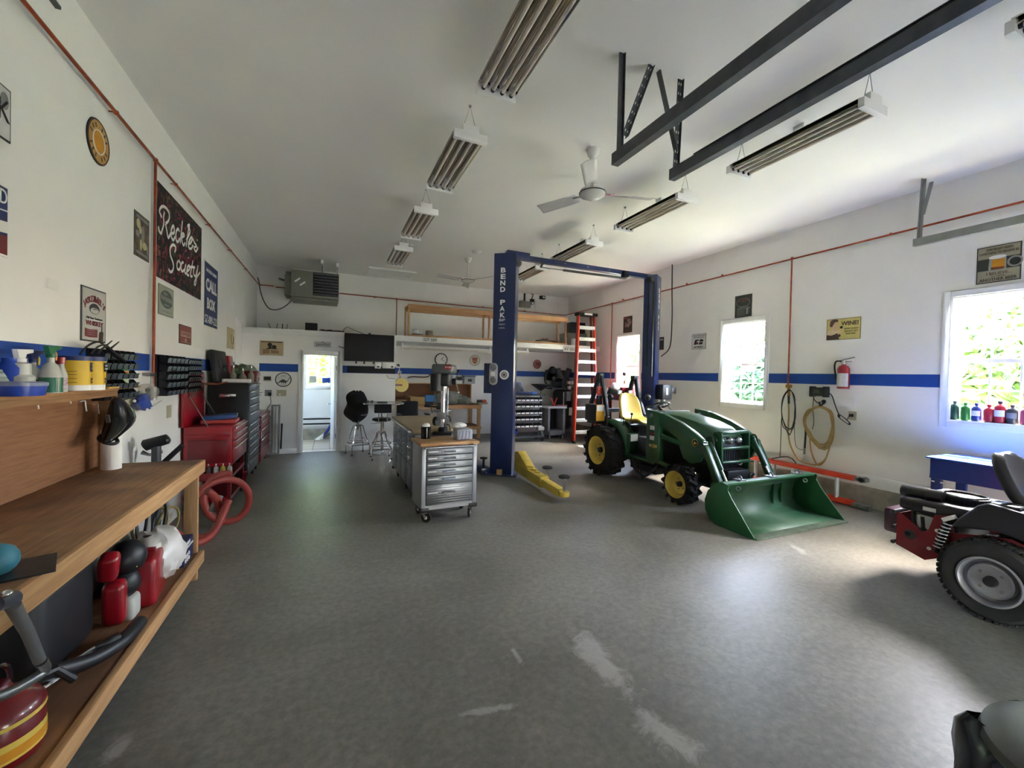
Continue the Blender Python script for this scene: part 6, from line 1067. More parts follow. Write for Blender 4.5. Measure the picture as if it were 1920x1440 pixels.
MB().bx((c0.x + c1.x) / 2 - .12, (c0.x + c1.x) / 2 + .12, 9.295, 9.3, 3.3, 3.345).build('cap_label', INKW, t)
for i in range(10):
    k = (i + 1) * .3 / 3.3; p, q = b0.lerp(c0, k), b1.lerp(c1, k); s = MB().bx(p.x + .01, q.x - .01, p.y - .055, p.y + .05, p.z - .07, p.z + .012).build('step', mat('alloy_step', '#d6d7d7', .5, .1), t, bev=.003)
    for a, sg in ((p, 1), (q, -1)): MB().bar(a + V((sg * .015, -.045, -.10)), a + V((sg * .1, -.045, -.015)), .02, .006).build('step_brace', GALV, s)
# ------------------------------------------------------------ rolling bin cart
t = thing('bin_cart', 'black rolling cart with five rows of white-fronted bins behind the left lift post', 'cart', (4.55, 9.8, 0)); a, b = at(950, 780, Y=9.62).x, at(1019, 780, Y=9.62).x
for x in (a, b): MB().bx(x - .02, x + .02, 9.75, 9.8, .12, 1.2).build('upright', DKSTEEL, t); MB().bar((x, 9.62, .14), (x, 9.77, .5), .02, .03).build('brace', DKSTEEL, t)
MB().bx(a, b, 9.55, 10.0, .1, .13).build('base', DKSTEEL, t, bev=.004); MB().bx(a - .03, b + .06, 9.62, 10.0, 1.17, 1.2).build('top_tray', BLACK, t); ROWZ = [1.03, .87, .70, .54, .36]
for z in ROWZ: MB().bx(a, b, 9.745, 9.755, z + .05, z + .08).build('rail', DKSTEEL, t)
for x in (a + .08, b - .05):
    for y in (9.58, 9.95): c = MB().bar((x - .02, y, .1), (x - .02, y - .02, .05), .004, .03).bar((x + .02, y, .1), (x + .02, y - .02, .05), .004, .03).build('caster', CHROME, t); MB().cyl((x - .014, y - .02, .045), (x + .014, y - .02, .045), .045, n=18).build('wheel', BLACK, c)
pr = None; dx = (b - a - .06) / 8
for z in ROWZ:
    for i in range(8):
        l = (a + .03 + dx * (i + .5), 9.742, z)
        if pr is None:
            pr = thing('cart_bin', 'small black bin with white front label on the rolling bin cart', 'bin', l, -PI / 2, 'bins on the rolling cart'); bin_mb(dx * .94, .095, .11).build('bin', BINM, pr, local=True); MB().bx(.118, .1215, -dx * .4, dx * .4, .008, .04).build('white_label', INKW, pr, local=True)
        else: dup(pr, l)
t = thing('service_case', 'dark blue slanted tool case open on top of the bin cart', 'tool case', (4.4, 9.8, 1.2)); MB().prism([(a + .02, 1.23), (a + .62, 1.23), (a + .5, 1.5), (a + .02, 1.5)], 9.9, 9.96, 'y').build('lid', BLUEP, t, bev=.01); MB().prism([(a + .05, 1.27), (a + .52, 1.27), (a + .43, 1.46), (a + .05, 1.46)], 9.895, 9.899, 'y').build('lid_lining', DKGREY, t); MB().bx(a + .0, a + .72, 9.66, 9.95, 1.201, 1.26).build('tray', BLUEP, t, bev=.01)
tag(MB().bx(a + .74, a + .86, 9.7, 9.82, 1.201, 1.27).build('blue_bin', mat('bright_blue', '#3a62b8', .4), bev=.008), 'small bright blue bin on top of the bin cart by its right end', 'bin')
t = thing('parts_bin', 'blue open parts bin on the lower deck of the bin cart', 'bin', (a + .2, 9.7, .2)); mb = bin_mb(.22, .1, .12); mb.M = Matrix(); mb2 = MB(); mb2.M = Matrix.Translation((a + .2, 9.72, .22)) @ Matrix.Rotation(-PI / 2, 4, 'Z'); mb2.add([v for v in mb.v], mb.f).build('bin', BLUEPL, t); MB().bx(a + .08, a + .32, 9.7, 9.73, .131, .22).build('bracket', DKSTEEL, t)
t = thing('chrome_vacuum', 'silver hand vacuum standing on the right of the bin cart base', 'vacuum', (b - .1, 9.6, .13)); MB().box((b - .1, 9.6, .33), (.18, .16, .1), (0, 0, 0)).build('body', mat('silver_plastic', '#b8babd', .3, .4), t, bev=.03, seg=3); MB().bar((b - .16, 9.6, .131), (b - .13, 9.6, .3), .02, .02).bar((b - .02, 9.6, .131), (b - .08, 9.6, .3), .02, .02).build('stand', GALV, t)
# ------------------------------------------------------------ vertical compressor and neighbours in the alcove
t = thing('air_compressor', 'tall black upright air compressor in the alcove corner left of the ladder', 'compressor', (6.25, 10.7, 0)); cx, cy = 6.3, 10.78
MB().lathe([(0, .12), (.2, .13), (.27, .2), (.28, .3), (.28, 1.15), (.26, 1.25), (.18, 1.3), (0, 1.31)], (cx, cy, 0), n=32).build('tank', mat('tank_black', '#1d1e20', .35), t); MB().bx(cx - .45, cx + .35, cy - .2, cy + .2, 1.30, 1.34).build('platform', BLACK, t)
MB().bx(cx - .12, cx + .16, cy - .16, cy + .12, 1.34, 1.62).build('crankcase', IRON, t, bev=.03); 
for s in (-1, 1): MB().cyl((cx + .02 + s * .06, cy, 1.6), (cx + .02 + s * .2, cy, 1.9), .085).build('cylinder_head', DKGREY, t)
for k in range(5): MB().bx(cx - .24, cx - .0, cy - .1, cy + .1, 1.64 + .05 * k, 1.66 + .05 * k).build('cooling_fin', DKGREY, t)
MB().ring((cx - .34, cy - .05, 1.62), .28, .03, (0, 1, 0), 30, 8).cyl((cx - .34, cy - .08, 1.62), (cx - .34, cy - .02, 1.62), .05).build('flywheel', BLACK, t); MB().sph((cx - .38, cy - .05, 1.86), (.11, .1, .11), 14, 10).build('air_filter', BLACK, t); MB().cyl((cx - .3, cy + .0, 1.45), (cx - .02, cy, 1.45), .13).build('motor', BLACK, t)
for x, z in ((cx + .08, 1.5), (cx + .19, 1.5), (cx + .1, 1.36)): MB().bx(x - .045, x + .045, cy - .25, cy - .17, z - .045, z + .045).build('white_gauge', INKW, t, bev=.006)
MB().bx(cx - .06, cx + .08, cy - .36, cy - .27, .98, 1.24).build('switch_box', GREY, t, bev=.015); MB().bx(cx + .08, cx + .2, cy - .27, cy - .26, .55, .78).build('data_plate', INKW, t)
for a in (.5, 2.6, 4.7): MB().cyl((cx + .22 * _c(a), cy + .22 * _s(a), 0), (cx + .22 * _c(a), cy + .22 * _s(a), .2), .025).build('leg', BLACK, t)
t = thing('utility_cart', 'grey plastic cart with a dark square opening between the bin cart and the compressor', 'cart', (5.62, 9.9, 0)); a, b = at(1024, 790, Y=9.9).x, at(1056, 790, Y=9.9).x; GP = mat('cart_grey', '#7f8184', .5)
MB().bx(a, a + .07, 9.8, 10.2, .1, .82).bx(b - .07, b, 9.8, 10.2, .1, .82).bx(a, b, 9.8, 10.2, .1, .22).bx(a, b, 10.18, 10.2, .1, .82).build('frame', GP, t, bev=.01); MB().bx(a - .03, b + .03, 9.76, 10.22, .82, .87).build('top', mat('cart_top', '#c9cacc', .3), t, bev=.012); MB().bx(a + .08, b - .08, 10.16, 10.175, .23, .8).build('dark_back', BLACK, t)
for x in (a + .06, b - .06): MB().cyl((x - .02, 9.85, .05), (x + .02, 9.85, .05), .05, n=18).bx(x - .02, x + .02, 9.83, 9.9, .05, .11).build('caster', GREY, t); MB().cyl((x - .02, 10.1, .05), (x + .02, 10.1, .05), .05, n=18).bx(x - .02, x + .02, 10.08, 10.15, .05, .11).build('caster', GREY, t)
t = thing('bar_clamp', 'red handled pliers standing on the grey utility cart', 'pliers', (a + .25, 9.95, .87)); MB().tube([(a + .25, 9.95, .871), (a + .17, 9.95, 1.08)], .02).tube([(a + .25, 9.95, .871), (a + .34, 9.95, 1.1)], .02).build('handle', mat('clamp_red', '#b0342a', .5), t); MB().bx(a + .3, a + .62, 9.86, 10.0, .871, .9).build('pink_jaw', mat('pink_red', '#a05a54', .5), t); MB().cyl((a + .55, 9.95, .9), (a + .55, 9.95, 1.25), .014).build('rod', CHROME, t)
t = thing('drain_funnel', 'wide black drain funnel on a stand in front of the alcove wall', 'funnel', (5.55, 10.6, 0)); c = at(1014, 722, Y=10.5); MB().lathe([(0, -.16), (.03, -.16), (.27, .0), (.27, .03), (.25, .03), (.02, -.12)], c, n=28).build('bowl', BLACK, t); MB().cyl((c.x, 10.5, .05), (c.x, 10.5, c.z - .15), .02).build('stand', CHROME, t); MB().cyl((c.x, 10.5, .001), (c.x, 10.5, .06), .2).build('base', BLACK, t)
# dark board with hanging tools on the alcove's right end
t = thing('tool_board', 'black panel with hanging tools on the alcove wall behind the ladder', 'tool board', (6.3, YB, 1.6)); MB().bx(5.95, XR - .02, YB - .02, YB - .004, 1.55, 1.86).build('panel', mat('dark_panel', '#1b1c2a', .6), t)
for x in (6.25, 6.33, 6.42, 6.5, 6.58): MB().bar((x, YB - .04, 1.84), (x + .01, YB - .04, 1.6 + .1 * R.random()), .025, .03).build('tool', BLACK, t)
# red parts washer under the far window
t = thing('parts_washer', 'dark red parts washer with sloping black lid under the far right window', 'parts washer', (6.3, 8.2, 0)); wy = 8.0; a, b = at(1166, 740, Y=wy).x, at(1206, 740, Y=wy).x; b = XR - .03; zt = 1.46
MB().bx(a, b, wy, wy + .55, zt - .32, zt).build('tank', REDD, t, bev=.01); 
for x in (a + .03, b - .03): MB().bx(x - .03, x + .03, wy + .03, wy + .09, 0, zt - .32).bx(x - .03, x + .03, wy + .46, wy + .52, 0, zt - .32).build('leg', REDD, t)
MB().bx(a, b, wy + .02, wy + .5, .3, .34).build('lower_shelf', REDD, t); l0, l1, l2, l3 = at(1137, 738, Y=wy - .05), at(1163, 740, Y=wy - .05), at(1177, 719, Y=wy + .2), at(1148, 718, Y=wy + .2); MB().add([l0, l1, l2, l3], [(0, 1, 2, 3)]).build('sloping_lid', BLACK, t, thick=.03)
t = thing('gooseneck_lamp', 'small dark round lamp in front of the far window above the red parts washer', 'lamp', at(1171, 702, Y=8.3)); p = at(1171, 701, Y=8.3); MB().sph(p, (.05, .05, .06), 14, 10).build('head', DKGREY, t); MB().tube(spl([p, p + V((.05, 0, -.06)), p + V((.1, .05, -.2)), V((p.x + .08, 8.3, zt))], 5), .01, 6).build('neck', DKGREY, t)
p = at(1171, 722, Y=8.2); t = thing('oil_bottle', 'small reddish bottle on the parts washer under the far window', 'bottle', (p.x, 8.2, zt + .001)); MB().lathe([(0, 0), (.035, 0), (.035, .1), (.02, .13), (0, .13)], n=16).build('body', mat('rust_bottle', '#9a5040', .5), t, local=True); MB().cyl((0, 0, .13), (0, 0, .155), .018).build('cap', DKGREY, t, local=True)
# ------------------------------------------------------------ ceiling: fluorescent fixtures
def fixture(label, x, y0, first=None):
    t = thing('fluorescent_fixture', label, 'ceiling light', (x, y0, 3.79), 0, 'fluorescent fixtures'); L_ = 1.2; w_ = .155
    m = MB()
    for i in range(4):
        u = (i - 1.5) * .074; m.surf([[V((u + .037 * k, yy, .025 + .03 * (1 - k * k))) for k in (-1, -.6, -.2, .2, .6, 1)] for yy in (.03, L_ - .03)])
    m.bx(-.15, .15, .03, L_ - .03, .058, .062).build('reflector', REFL, t, local=True); MB().bx(-.06, .06, .02, L_ - .02, .062, .11).build('ballast_cover', WHITE, t, local=True, bev=.003)
    for y in (0, L_ - .045): MB().prism([(-w_, -.02), (w_, -.02), (w_, .055), (.075, .055), (.075, .115), (-.075, .115), (-.075, .055), (-w_, .055)], y, y + .045, 'y').build('end_cap', WHITE, t, local=True, bev=.003)
    for i in range(4):
        u = (i - 1.5) * .074; MB().cyl((u, .045, .018), (u, L_ - .045, .018), .013, n=12).build('tube', TUBE, t, local=True); 
        for y in (.045, L_ - .065): MB().cyl((u, y, .018), (u, y + .02, .018), .0155, n=12).build('tube_socket', BLACK, t, local=True)
    for y in (.05, L_ - .05): MB().tube([(-.06, y, .11), (0, y, HC - 3.79 - .01), (.06, y, .11)], .003, 5).sph((0, y, HC - 3.79 - .008), .014, 8, 6).build('hanger', GALV, t, local=True)
    MB().tube(spl([(.06, L_ * .3, .1), (.16, L_ * .35, .15), (.2, L_ * .5, .2), (.24, L_ * .6, HC - 3.79 - .02)], 5), .007, 6).box((.24, L_ * .6, HC - 3.79 - .02), (.07, .1, .04)).build('cord', WHT, t, local=True)
    return t
FL = None
names = ['nearest to the camera', 'second from the camera', 'third from the camera', 'farthest, by the ceiling hatch']
for x, ys, row in ((1.115, (1.82, 3.61, 5.5, 7.34), 'left'), (3.80, (-.03, 1.88, 3.72, 5.6, 7.37), 'right')):
    for i, y in enumerate(ys):
        nm = names if row == 'left' else ['nearest, cut by the frame at the upper right'] + ['second, below the door track', 'third, beside the ceiling fan', 'fourth, above the lift crossbar', 'farthest, seen under the lift crossbar']
        lab = 'four-tube fluorescent fixture in the %s row, %s' % (row, nm[i]); l = (x, y, 3.79)
        if FL is None: FL = fixture(lab, x, y)
        else: dup(FL, l, lab)
# ------------------------------------------------------------ fans
FANW = mat('fan_white', '#d8d8d6', .25, var=0, coat=.3)
def fan(label, x, y, angs):
    t = thing('ceiling_fan', label, 'ceiling fan', (x, y, HC), 0, 'ceiling fans'); MB().lathe([(0, -.1), (.025, -.1), (.06, -.06), (.075, -.01), (.075, 0)]).build('canopy', FANW, t, local=True); MB().cyl((0, 0, -.42), (0, 0, -.09), .013).build('rod', FANW, t, local=True)
    MB().lathe([(0, -.52), (.07, -.515), (.13, -.485), (.14, -.46), (.13, -.43), (.05, -.40), (0, -.4)], n=32).build('motor', FANW, t, local=True); MB().ring((0, 0, -.462), .138, .006).build('trim_ring', BLACK, t, local=True)
    for a in angs:
        u, v = V((_c(a), _s(a), 0)), V((-_s(a), _c(a), 0)); rows = []
        for r, wd in ((.19, .055), (.3, .065), (.5, .07), (.68, .075), (.70, .06)): rows.append([u * r + v * (k * wd) + V((0, 0, -.455 + k * .022 - .01 * k * k)) for k in (-1, -.5, 0, .5, 1)])
        b = MB().surf(rows).build('blade', FANW, t, local=True, thick=.004); MB().bar(u * .1 + V((0, 0, -.46)), u * .24 + V((0, 0, -.455)), .04, .008).build('blade_iron', CHROME, b, local=True)
    return t
q = at(1113, 281, Z=HC); fp = (q.x, q.y)
def fa(px_, py, c, zz): p = at(px_, py, Z=zz); return math.atan2(p.y - c[1], p.x - c[0])
fan('white three-blade ceiling fan hanging left of the dark door tracks', *fp, [fa(1105, 310, fp, HC - .46), fa(1222, 373, fp, HC - .46), fa(1020, 390, fp, HC - .46)])
q = at(878, 484, Z=HC); fp = (q.x, q.y)
fan('white ceiling fan far back, left of the tall blue lift post', *fp, [fa(818, 514, fp, HC - .46), fa(922, 519, fp, HC - .46), fa(873, 536, fp, HC - .46)])
q = at(893, 471, Z=HC); t = tag(MB().lathe([(0, -.06), (.05, -.055), (.09, -.02), (.1, 0)], (q.x, q.y, HC)).build('smoke_detector', WHT), 'small white smoke detector on the ceiling near the far fan', 'smoke detector')
a, b, c = at(697, 501, Z=HC), at(775, 511, Z=HC), at(689, 512, Z=HC)
t = thing('ceiling_hatch', 'white framed access hatch in the ceiling near the back wall', 'hatch', ((a.x + b.x) / 2, (a.y + c.y) / 2, HC)); x0, x1, y0, y1 = a.x, b.x, a.y, c.y
MB().bx(x0, x1, y0, y1, HC - .02, HC - .001).build('panel', CEIL, t); m = MB(); k = .06
m.bx(x0 - k, x1 + k, y0 - k, y0, HC - .035, HC - .001).bx(x0 - k, x1 + k, y1, y1 + k, HC - .035, HC - .001).bx(x0 - k, x0, y0, y1, HC - .035, HC - .001).bx(x1, x1 + k, y0, y1, HC - .035, HC - .001); m.build('frame', WHITE, t)
# ------------------------------------------------------------ garage-door tracks on perforated angle hangers
def perf(par, p, q, w_=.045, nm='hanger', m=DKSTEEL, side=1):
    p, q = V(p), V(q); d = (q - p).normalized(); s = V((1, 0, 0)); s = (s - d * s.dot(d)).normalized(); n = d.cross(s)
    h = MB().bar(p, q, .004, w_, s).bar(p + s * w_ / 2 * side, q + s * w_ / 2 * side, .004, w_, n).build(nm, m, par)
    L_ = (q - p).length; mb = MB(); k = max(2, int(L_ / .075))
    for i in range(k):
        c = p + d * (L_ * (i + .5) / k)
        for e in (-1, 1): mb.bar(c + n * (.0035) - d * .01 + s * .011 * e, c + n * (.0035) + d * .01 + s * .011 * e, .008, .0015, n); mb.bar(c - n * (.0035) - d * .01 + s * .011 * e, c - n * (.0035) + d * .01 + s * .011 * e, .008, .0015, n)
    mb.build('slots', INKW, h) if m is DKSTEEL else None
    return h
def track(label, x, yend, z, ylen, side, m=DKSTEEL):
    t = thing('door_track', label, 'garage door track', (x, yend, z), 0, 'garage door tracks'); s = side
    prof = [(-.03, -.04), (.03, -.04), (.03, -.03), (-.022, -.03), (-.022, .03), (.0, .034), (.0, .05), (-.03, .045)]
    MB().prism([(x + u * s, z + w_) for u, w_ in prof], ylen, yend, 'y').build('rail', m, t); return t
ZT = 3.30
p = at(1166, 100, Z=HC); z1 = at(1160, 297, Y=p.y); t1 = track('left of the two dark door tracks hung from the ceiling', p.x - .01, p.y + .04, z1.z, FRONT + .05, 1); MB().bar((p.x, p.y, z1.z), (p.x, p.y, HC), .045, .012).bar((p.x + .02, p.y, z1.z), (p.x + .02, p.y, HC), .006, .04).build('hanger', DKSTEEL, t1)
e = at(1216, 126, Z=HC); w0 = at(1167, 253, Y=p.y); perf(t1, (w0.x + .02, p.y, w0.z), (e.x, p.y, HC))
p2_ = at(1275, 149, Z=HC); z2 = at(1265, 330, Y=p2_.y); t2 = track('right of the two dark door tracks hung from the ceiling', p2_.x - .02, p2_.y + .04, z2.z + .02, FRONT + .05, 1); perf(t2, (z2.x + .0, p2_.y, z2.z), (p2_.x, p2_.y, HC))
e = at(1236, 132, Z=HC); w0 = at(1268, 285, Y=p2_.y); MB().bar((w0.x, p2_.y, w0.z), (e.x, p2_.y, HC), .04, .012).build('brace', DKSTEEL, t2)
MB().bx(p2_.x - .06, p2_.x + .0, FRONT + .05, at(1312, 297, Z=z2.z + .05).y, z2.z + .065, z2.z + .07).build('top_angle', DKSTEEL, t2)
GT = mat('zinc_track', '#8f9391', .4, .8, var=.1)
p = at(1730, 335, Z=HC); z3 = at(1720, 455, Y=p.y); t3 = track('grey door track near the right wall', z3.x, p.y + .03, z3.z, FRONT + .05, 1, GT); perf(t3, (z3.x + .01, p.y, z3.z + .02), (p.x, p.y, HC), .05, 'hanger', GT); e = at(1748, 341, Z=HC); w0 = at(1729, 402, Y=p.y); MB().bar((w0.x + .02, p.y, w0.z), (e.x, p.y, HC), .035, .012).build('brace', GT, t3)
q = at(100, 8, X=XL); tag(MB().bar((XL + .012, q.y - .3, q.z), (XL + .012, q.y + .02, q.z), .03, .02).build('cable_clip', DKGREY), 'short dark rod on the left wall above the red pipe at the top edge', 'rod')
# ------------------------------------------------------------ hanging gas heater
HG = mat('heater_grey_green', '#767b6e', .45, var=.04)
t = thing('unit_heater', 'grey-green gas unit heater hanging in the upper left back corner', 'heater', (-.35, 10.4, 3.3))
X0, X1, Y0, Y1, Z0, Z1 = -.98, .22, 10.0, 10.75, 3.30, 3.95
a = at(587, 530, Y=10.0).x; b = at(635.5, 530, Y=10.0).x; z0, z1 = at(610, 560, Y=10.0).z, at(587, 509, Y=10.0).z
rzh = -.0
MB().bx(a - .42, b, 10.0, 10.7, z0, z1).build('housing', HG, t, bev=.012); MB().prism([(a - .42, z0 - .06), (b - .02, z0 - .06), (b - .02, z0), (a - .42, z0)], 10.05, 10.65, 'y').build('burner_pan', HG, t, bev=.008)
MB().bx(a - .55, a - .42, 10.1, 10.6, z0 + .02, z1 - .1).build('control_box', mat('heater_side', '#5f6459', .5), t, bev=.008); MB().bx(a, b - .01, 9.99, 10.001, z0 + .05, z1 - .02).build('louvre_opening', BLACK, t)
for i in range(8): zz = z0 + .08 + (z1 - z0 - .12) * i / 7; MB().box(((a + b) / 2, 9.985, zz), (b - a - .03, .05, .012), (.5, 0, 0)).build('louvre', GALV, t)
for (u, v) in ((a - .3, .62), (a - .2, .5)): MB().box((u, 9.998, z0 + (z1 - z0) * v), (.13, .004, .035), (0, -.7, 0)).build('sticker', INKW, t)
for u in (604, 633): p = at(u, 487 if u == 604 else 493, Z=HC); MB().bx(p.x - .025, p.x + .025, p.y, 11.0, HC - .08, HC - .005).build('ceiling_strut', WHITE, t); MB().cyl((p.x, 10.3, z1), (p.x, 10.3, HC - .04), .01).build('hanger_rod', GALV, t)
MB().tube(spl([(a - .4, 10.3, z1 - .2), (a - .6, 10.5, z1 - .15), (a - .72, 10.9, z1 - .05), (a - .75, YB, z1)], 5), .02, 8).build('flex_pipe', DKGREY, t)
MB().tube(spl([at(x, y, Y=10.6) for x, y in ((551, 553), (544, 566), (530, 577), (515, 581), (503, 577), (494, 563), (488, 545), (486, 530), (483, 520))], 5), .011, 8).build('gas_line', DKGREY, t)
MB().cyl((a - .5, 10.4, z1 - .14), (a - .5, 10.4, z1 + .02), .06).build('vent_pipe', GALV, t)
# ------------------------------------------------------------ right wall: signs
def rsign(label, x0, y0, x1, y1, m, **k):
    a, b = at(x0, y0, X=XR), at(x1, y1, X=XR); return sign(label, 'R', a.y, b.y, k.pop('z0', b.z), k.pop('z1', a.z), m, **k)
WY = mat('wine_yellow', '#c9bd74', .55, var=.05)
s = rsign('yellow tin sign of a woman with the word WINE right of the second copper drop', 1551, 600, 1613.5, 639, WY, z0=2.30, z1=2.605, edge=mat('aged_brass', '#8a7c50', .5))
deco(s, oval(.26, .62, .10, .21), SKIN); deco(s, [(.10, .72), (.12, .92), (.22, .98), (.34, .96), (.36, .86), (.26, .84), (.2, .72), (.18, .62), (.11, .64)], INKB, -.0105); deco(s, [(.16, .5), (.3, .4), (.26, .3), (.14, .36)], SKIN, -.0095); deco(s, [(.01, .26), (.05, .44), (.16, .5), (.3, .42), (.42, .48), (.44, .4), (.34, .3), (.14, .2)], mat('cream_blouse', '#d9c49a', .7), -.0098)
deco(s, [(.01, .02), (.01, .26), (.16, .22), (.34, .32), (.4, .02)], INKB, -.0102); deco(s, [(.39, .3), (.45, .3), (.46, .5), (.38, .5)], SKIN, -.0106); deco(s, oval(.455, .58, .045, .06), INK, -.011); deco(s, oval(.4, .2, .04, .07), INKB, -.011)
word(s, 'WINE!', .7, .74, .5, .2, INKB, y=-.0095, bold=.002); word(s, 'HOW CLASSY', .74, .5, .42, .07, INKB, y=-.0095); word(s, 'PEOPLE GET', .74, .38, .38, .07, INKB, y=-.0095); word(s, 'WASTED', .72, .26, .28, .07, INKB, y=-.0095)
BG = mat('beer_sign_cream', '#a39d84', .6, var=.06)
s = rsign('weathered tin beer sign above the near right window', 1833, 463, 1914, 535, BG, z0=2.83, z1=3.235, edge=DKGREY)
deco(s, [(.02, .34), (.98, .34), (.98, .66), (.02, .66)], mat('dark_olive', '#353a33', .6)); deco(s, [(.3, .3), (.66, .3), (.68, .36), (.68, .68), (.3, .68), (.28, .36)], mat('mug_glass', '#9aa09a', .3), -.0095); deco(s, [(.36, .37), (.65, .37), (.65, .62), (.36, .62)], AMBER, -.0102); deco(s, [(.34, .34), (.64, .34), (.64, .4), (.34, .42)], mat('amber_dark', '#7a3d1c', .5), -.0106); deco(s, oval(.48, .68, .2, .05), INKW, -.0108); MB().ring((.125, -.011, -.0), .05, .009, (0, 1, 0), 24, 6).build('mug_handle', INKG, s, local=True)
word(s, 'EVERYBODY NEEDS', .52, .9, .6, .06, INKB, y=-.0095); word(s, 'SOMETHING TO BELIEVE IN', .5, .8, .88, .07, INKB, y=-.0095); word(s, 'I BELIEVE...', .52, .24, .56, .07, INKB, y=-.0095); word(s, "I'LL HAVE", .5, .165, .3, .04, INKB, y=-.0095); word(s, 'ANOTHER BEER', .5, .08, .84, .08, INK, y=-.0095, bold=.001)
DG = mat('dark_tin', '#3b423e', .5, var=.15, sc=8)
s = rsign('dark tin sign with an oval emblem and old truck above the middle window', 1379, 557, 1409.5, 594, DG, z0=2.81, z1=3.20); MB().ring((0, -.009, .08), .1, .004, (0, 1, 0), 30, 6).build('oval_rim', INKG, s, local=True).scale = (1.3, 1, .75); word(s, 'CHEVY', .52, .73, .6, .14, mat('faded_red', '#7a4a45', .6), y=-.0095); deco(s, [(.15, .3), (.9, .34), (.92, .42), (.7, .5), (.35, .5), (.15, .42)], mat('olive_grey', '#5d6862', .5), -.0095)
for k in range(5): deco(s, [(.12, .06 + .05 * k), (.62, .07 + .05 * k), (.62, .085 + .05 * k), (.12, .075 + .05 * k)], INKG, -.0095)
deco(s, [(.68, .1), (.8, .12), (.82, .4), (.7, .4)], INKG, -.0098)
s = rsign('white farm bureau member plate left of the middle window', 1298, 628, 1323.5, 655, mat('plate_bright', '#d5d6d4', .5), z0=2.285, z1=2.59, edge=INKG); word(s, 'NEW HAMPSHIRE', .5, .88, .84, .06, INK); word(s, 'FARM BUREAU', .5, .77, .7, .06, INK); deco(s, [(.16, .3), (.26, .62), (.52, .62), (.5, .54), (.38, .54), (.32, .3)], INK); deco(s, [(.52, .3), (.58, .62), (.8, .62), (.84, .52), (.76, .46), (.8, .36), (.72, .3)], INK); deco(s, oval(.42, .38, .08, .08), REDP, -.0105); deco(s, [(.56, .45), (.76, .45), (.76, .48), (.56, .48)], INKW, -.0105); word(s, 'MEMBER', .5, .14, .66, .1, INK, bold=.001)
s = rsign('dark maroon poster of a figure above the far right window', 1169.5, 594, 1185, 624, mat('maroon_poster', '#2e1f20', .6, col2='#3f2b2b', sc=6), z0=2.80, z1=3.20, t=.004)
for pts in (oval(.62, .75, .2, .1), [(.3, .4), (.5, .62), (.9, .7), (.9, .55), (.6, .3)], [(.2, .6), (.35, .7), (.3, .35), (.22, .3)]): deco(s, pts, mat('faded_pink', '#a58f88', .6), -.006)
deco(s, [(.1, .08), (.9, .08), (.9, .2), (.1, .2)], INKB, -.006); deco(s, [(.08, .84), (.5, .84), (.5, .95), (.08, .95)], INKR, -.006)
s = rsign('black sign half hidden behind the right lift post', 1234, 632, 1244.5, 656, INK, z0=2.32, z1=2.6, t=.01); deco(s, [(.4, .72), (.9, .72), (.9, .88), (.4, .88)], INKG, -.012)
# ------------------------------------------------------------ hoses, charger, extinguisher
fx = XR - .075
extinguisher('red fire extinguisher hung on the right wall over the blue stripe', (XR - .085, at(1588, 710, X=XR).y, 1.60), -PI / 2 + .1, .36, .072)
tag(MB().bx(XR - .02, XR, at(1515, 750, X=XR).y, at(1601, 750, X=XR).y, 1.345, 1.47).build('hook_board', WHITE, bev=.004), 'white hook board screwed to the right wall above the tan hose', 'board')
t = thing('battery_charger', 'dark green battery charger on the hook board', 'charger', (XR - .08, 3.88, 1.5)); a, b = at(1523, 726, X=XR - .05), at(1553, 742, X=XR - .05); MB().bx(XR - .12, XR - .005, b.y, a.y, b.z - .01, a.z).build('case', mat('charger_green', '#22281f', .45), t, bev=.015); MB().bx(XR - .125, XR - .12, (a.y + b.y) / 2 - .03, (a.y + b.y) / 2 + .05, b.z + .03, a.z - .03).build('label_plate', mat('olive_label', '#4a4d3a', .5), t)
for y in (b.y + .02, a.y - .02): MB().bx(XR - .13, XR - .01, y - .018, y + .018, b.z - .025, a.z + .015).build('end_bumper', BLACK, t, bev=.008)
MB().tube(spl([at(*p, X=XR - .06) for p in ((1553, 736), (1560, 742), (1566, 760), (1571, 773), (1575, 782))], 5), .007, 6).build('mains_lead', BLACK, t); m = MB()
for k in range(3): m.tube(spl([at(x + 1.2 * k, y + .8 * k, X=XR - .05) for x, y in ((1571, 778), (1576, 778), (1590, 790), (1592, 794), (1588, 794), (1573, 783))], 4, True), .005, 5, True)
m.build('cord_bundle', BLACK, t); MB().tube(spl([at(*p, X=XR - .04) for p in ((1588, 787), (1592, 781), (1597, 776))], 4), .005, 5).build('plug_lead', BLACK, t); MB().tube(spl([at(*p, X=XR - .07) for p in ((1525, 741), (1527, 750), (1540, 760), (1547, 765))], 4), .007, 6).build('clip_lead', BLACK, t); MB().tube(spl([at(*p, X=XR - .05) for p in ((1526, 742), (1524, 765), (1526, 790), (1523, 805))], 4), .005, 6).build('thin_lead', BLACK, t)
t = thing('wall_outlet', 'beige outlet with black plug on the right wall below the charger', 'outlet', (XR, 3.48, 1.22)); MB().bx(XR - .008, XR, 3.43, 3.525, 1.165, 1.285).build('plate', BEIGE, t, bev=.002); MB().bx(XR - .05, XR - .008, 3.46, 3.5, 1.21, 1.25).build('plug', BLACK, t, bev=.004)
HT = mat('tan_hose', '#a98d58', .5, var=.1)
t = thing('air_hose', 'tan rubber air hose hanging in a big coil on the right wall', 'hose', at(1538, 760, X=fx)); hk = at(1544.5, 753, X=XR - .03); MB().tube([hk + V((.03, 0, -.02)), hk + V((-.09, 0, -.06)), hk + V((-.1, 0, 0))], .012).sph(hk, .03, 12, 8).build('hook', BLACK, t); rg = random.Random(11)
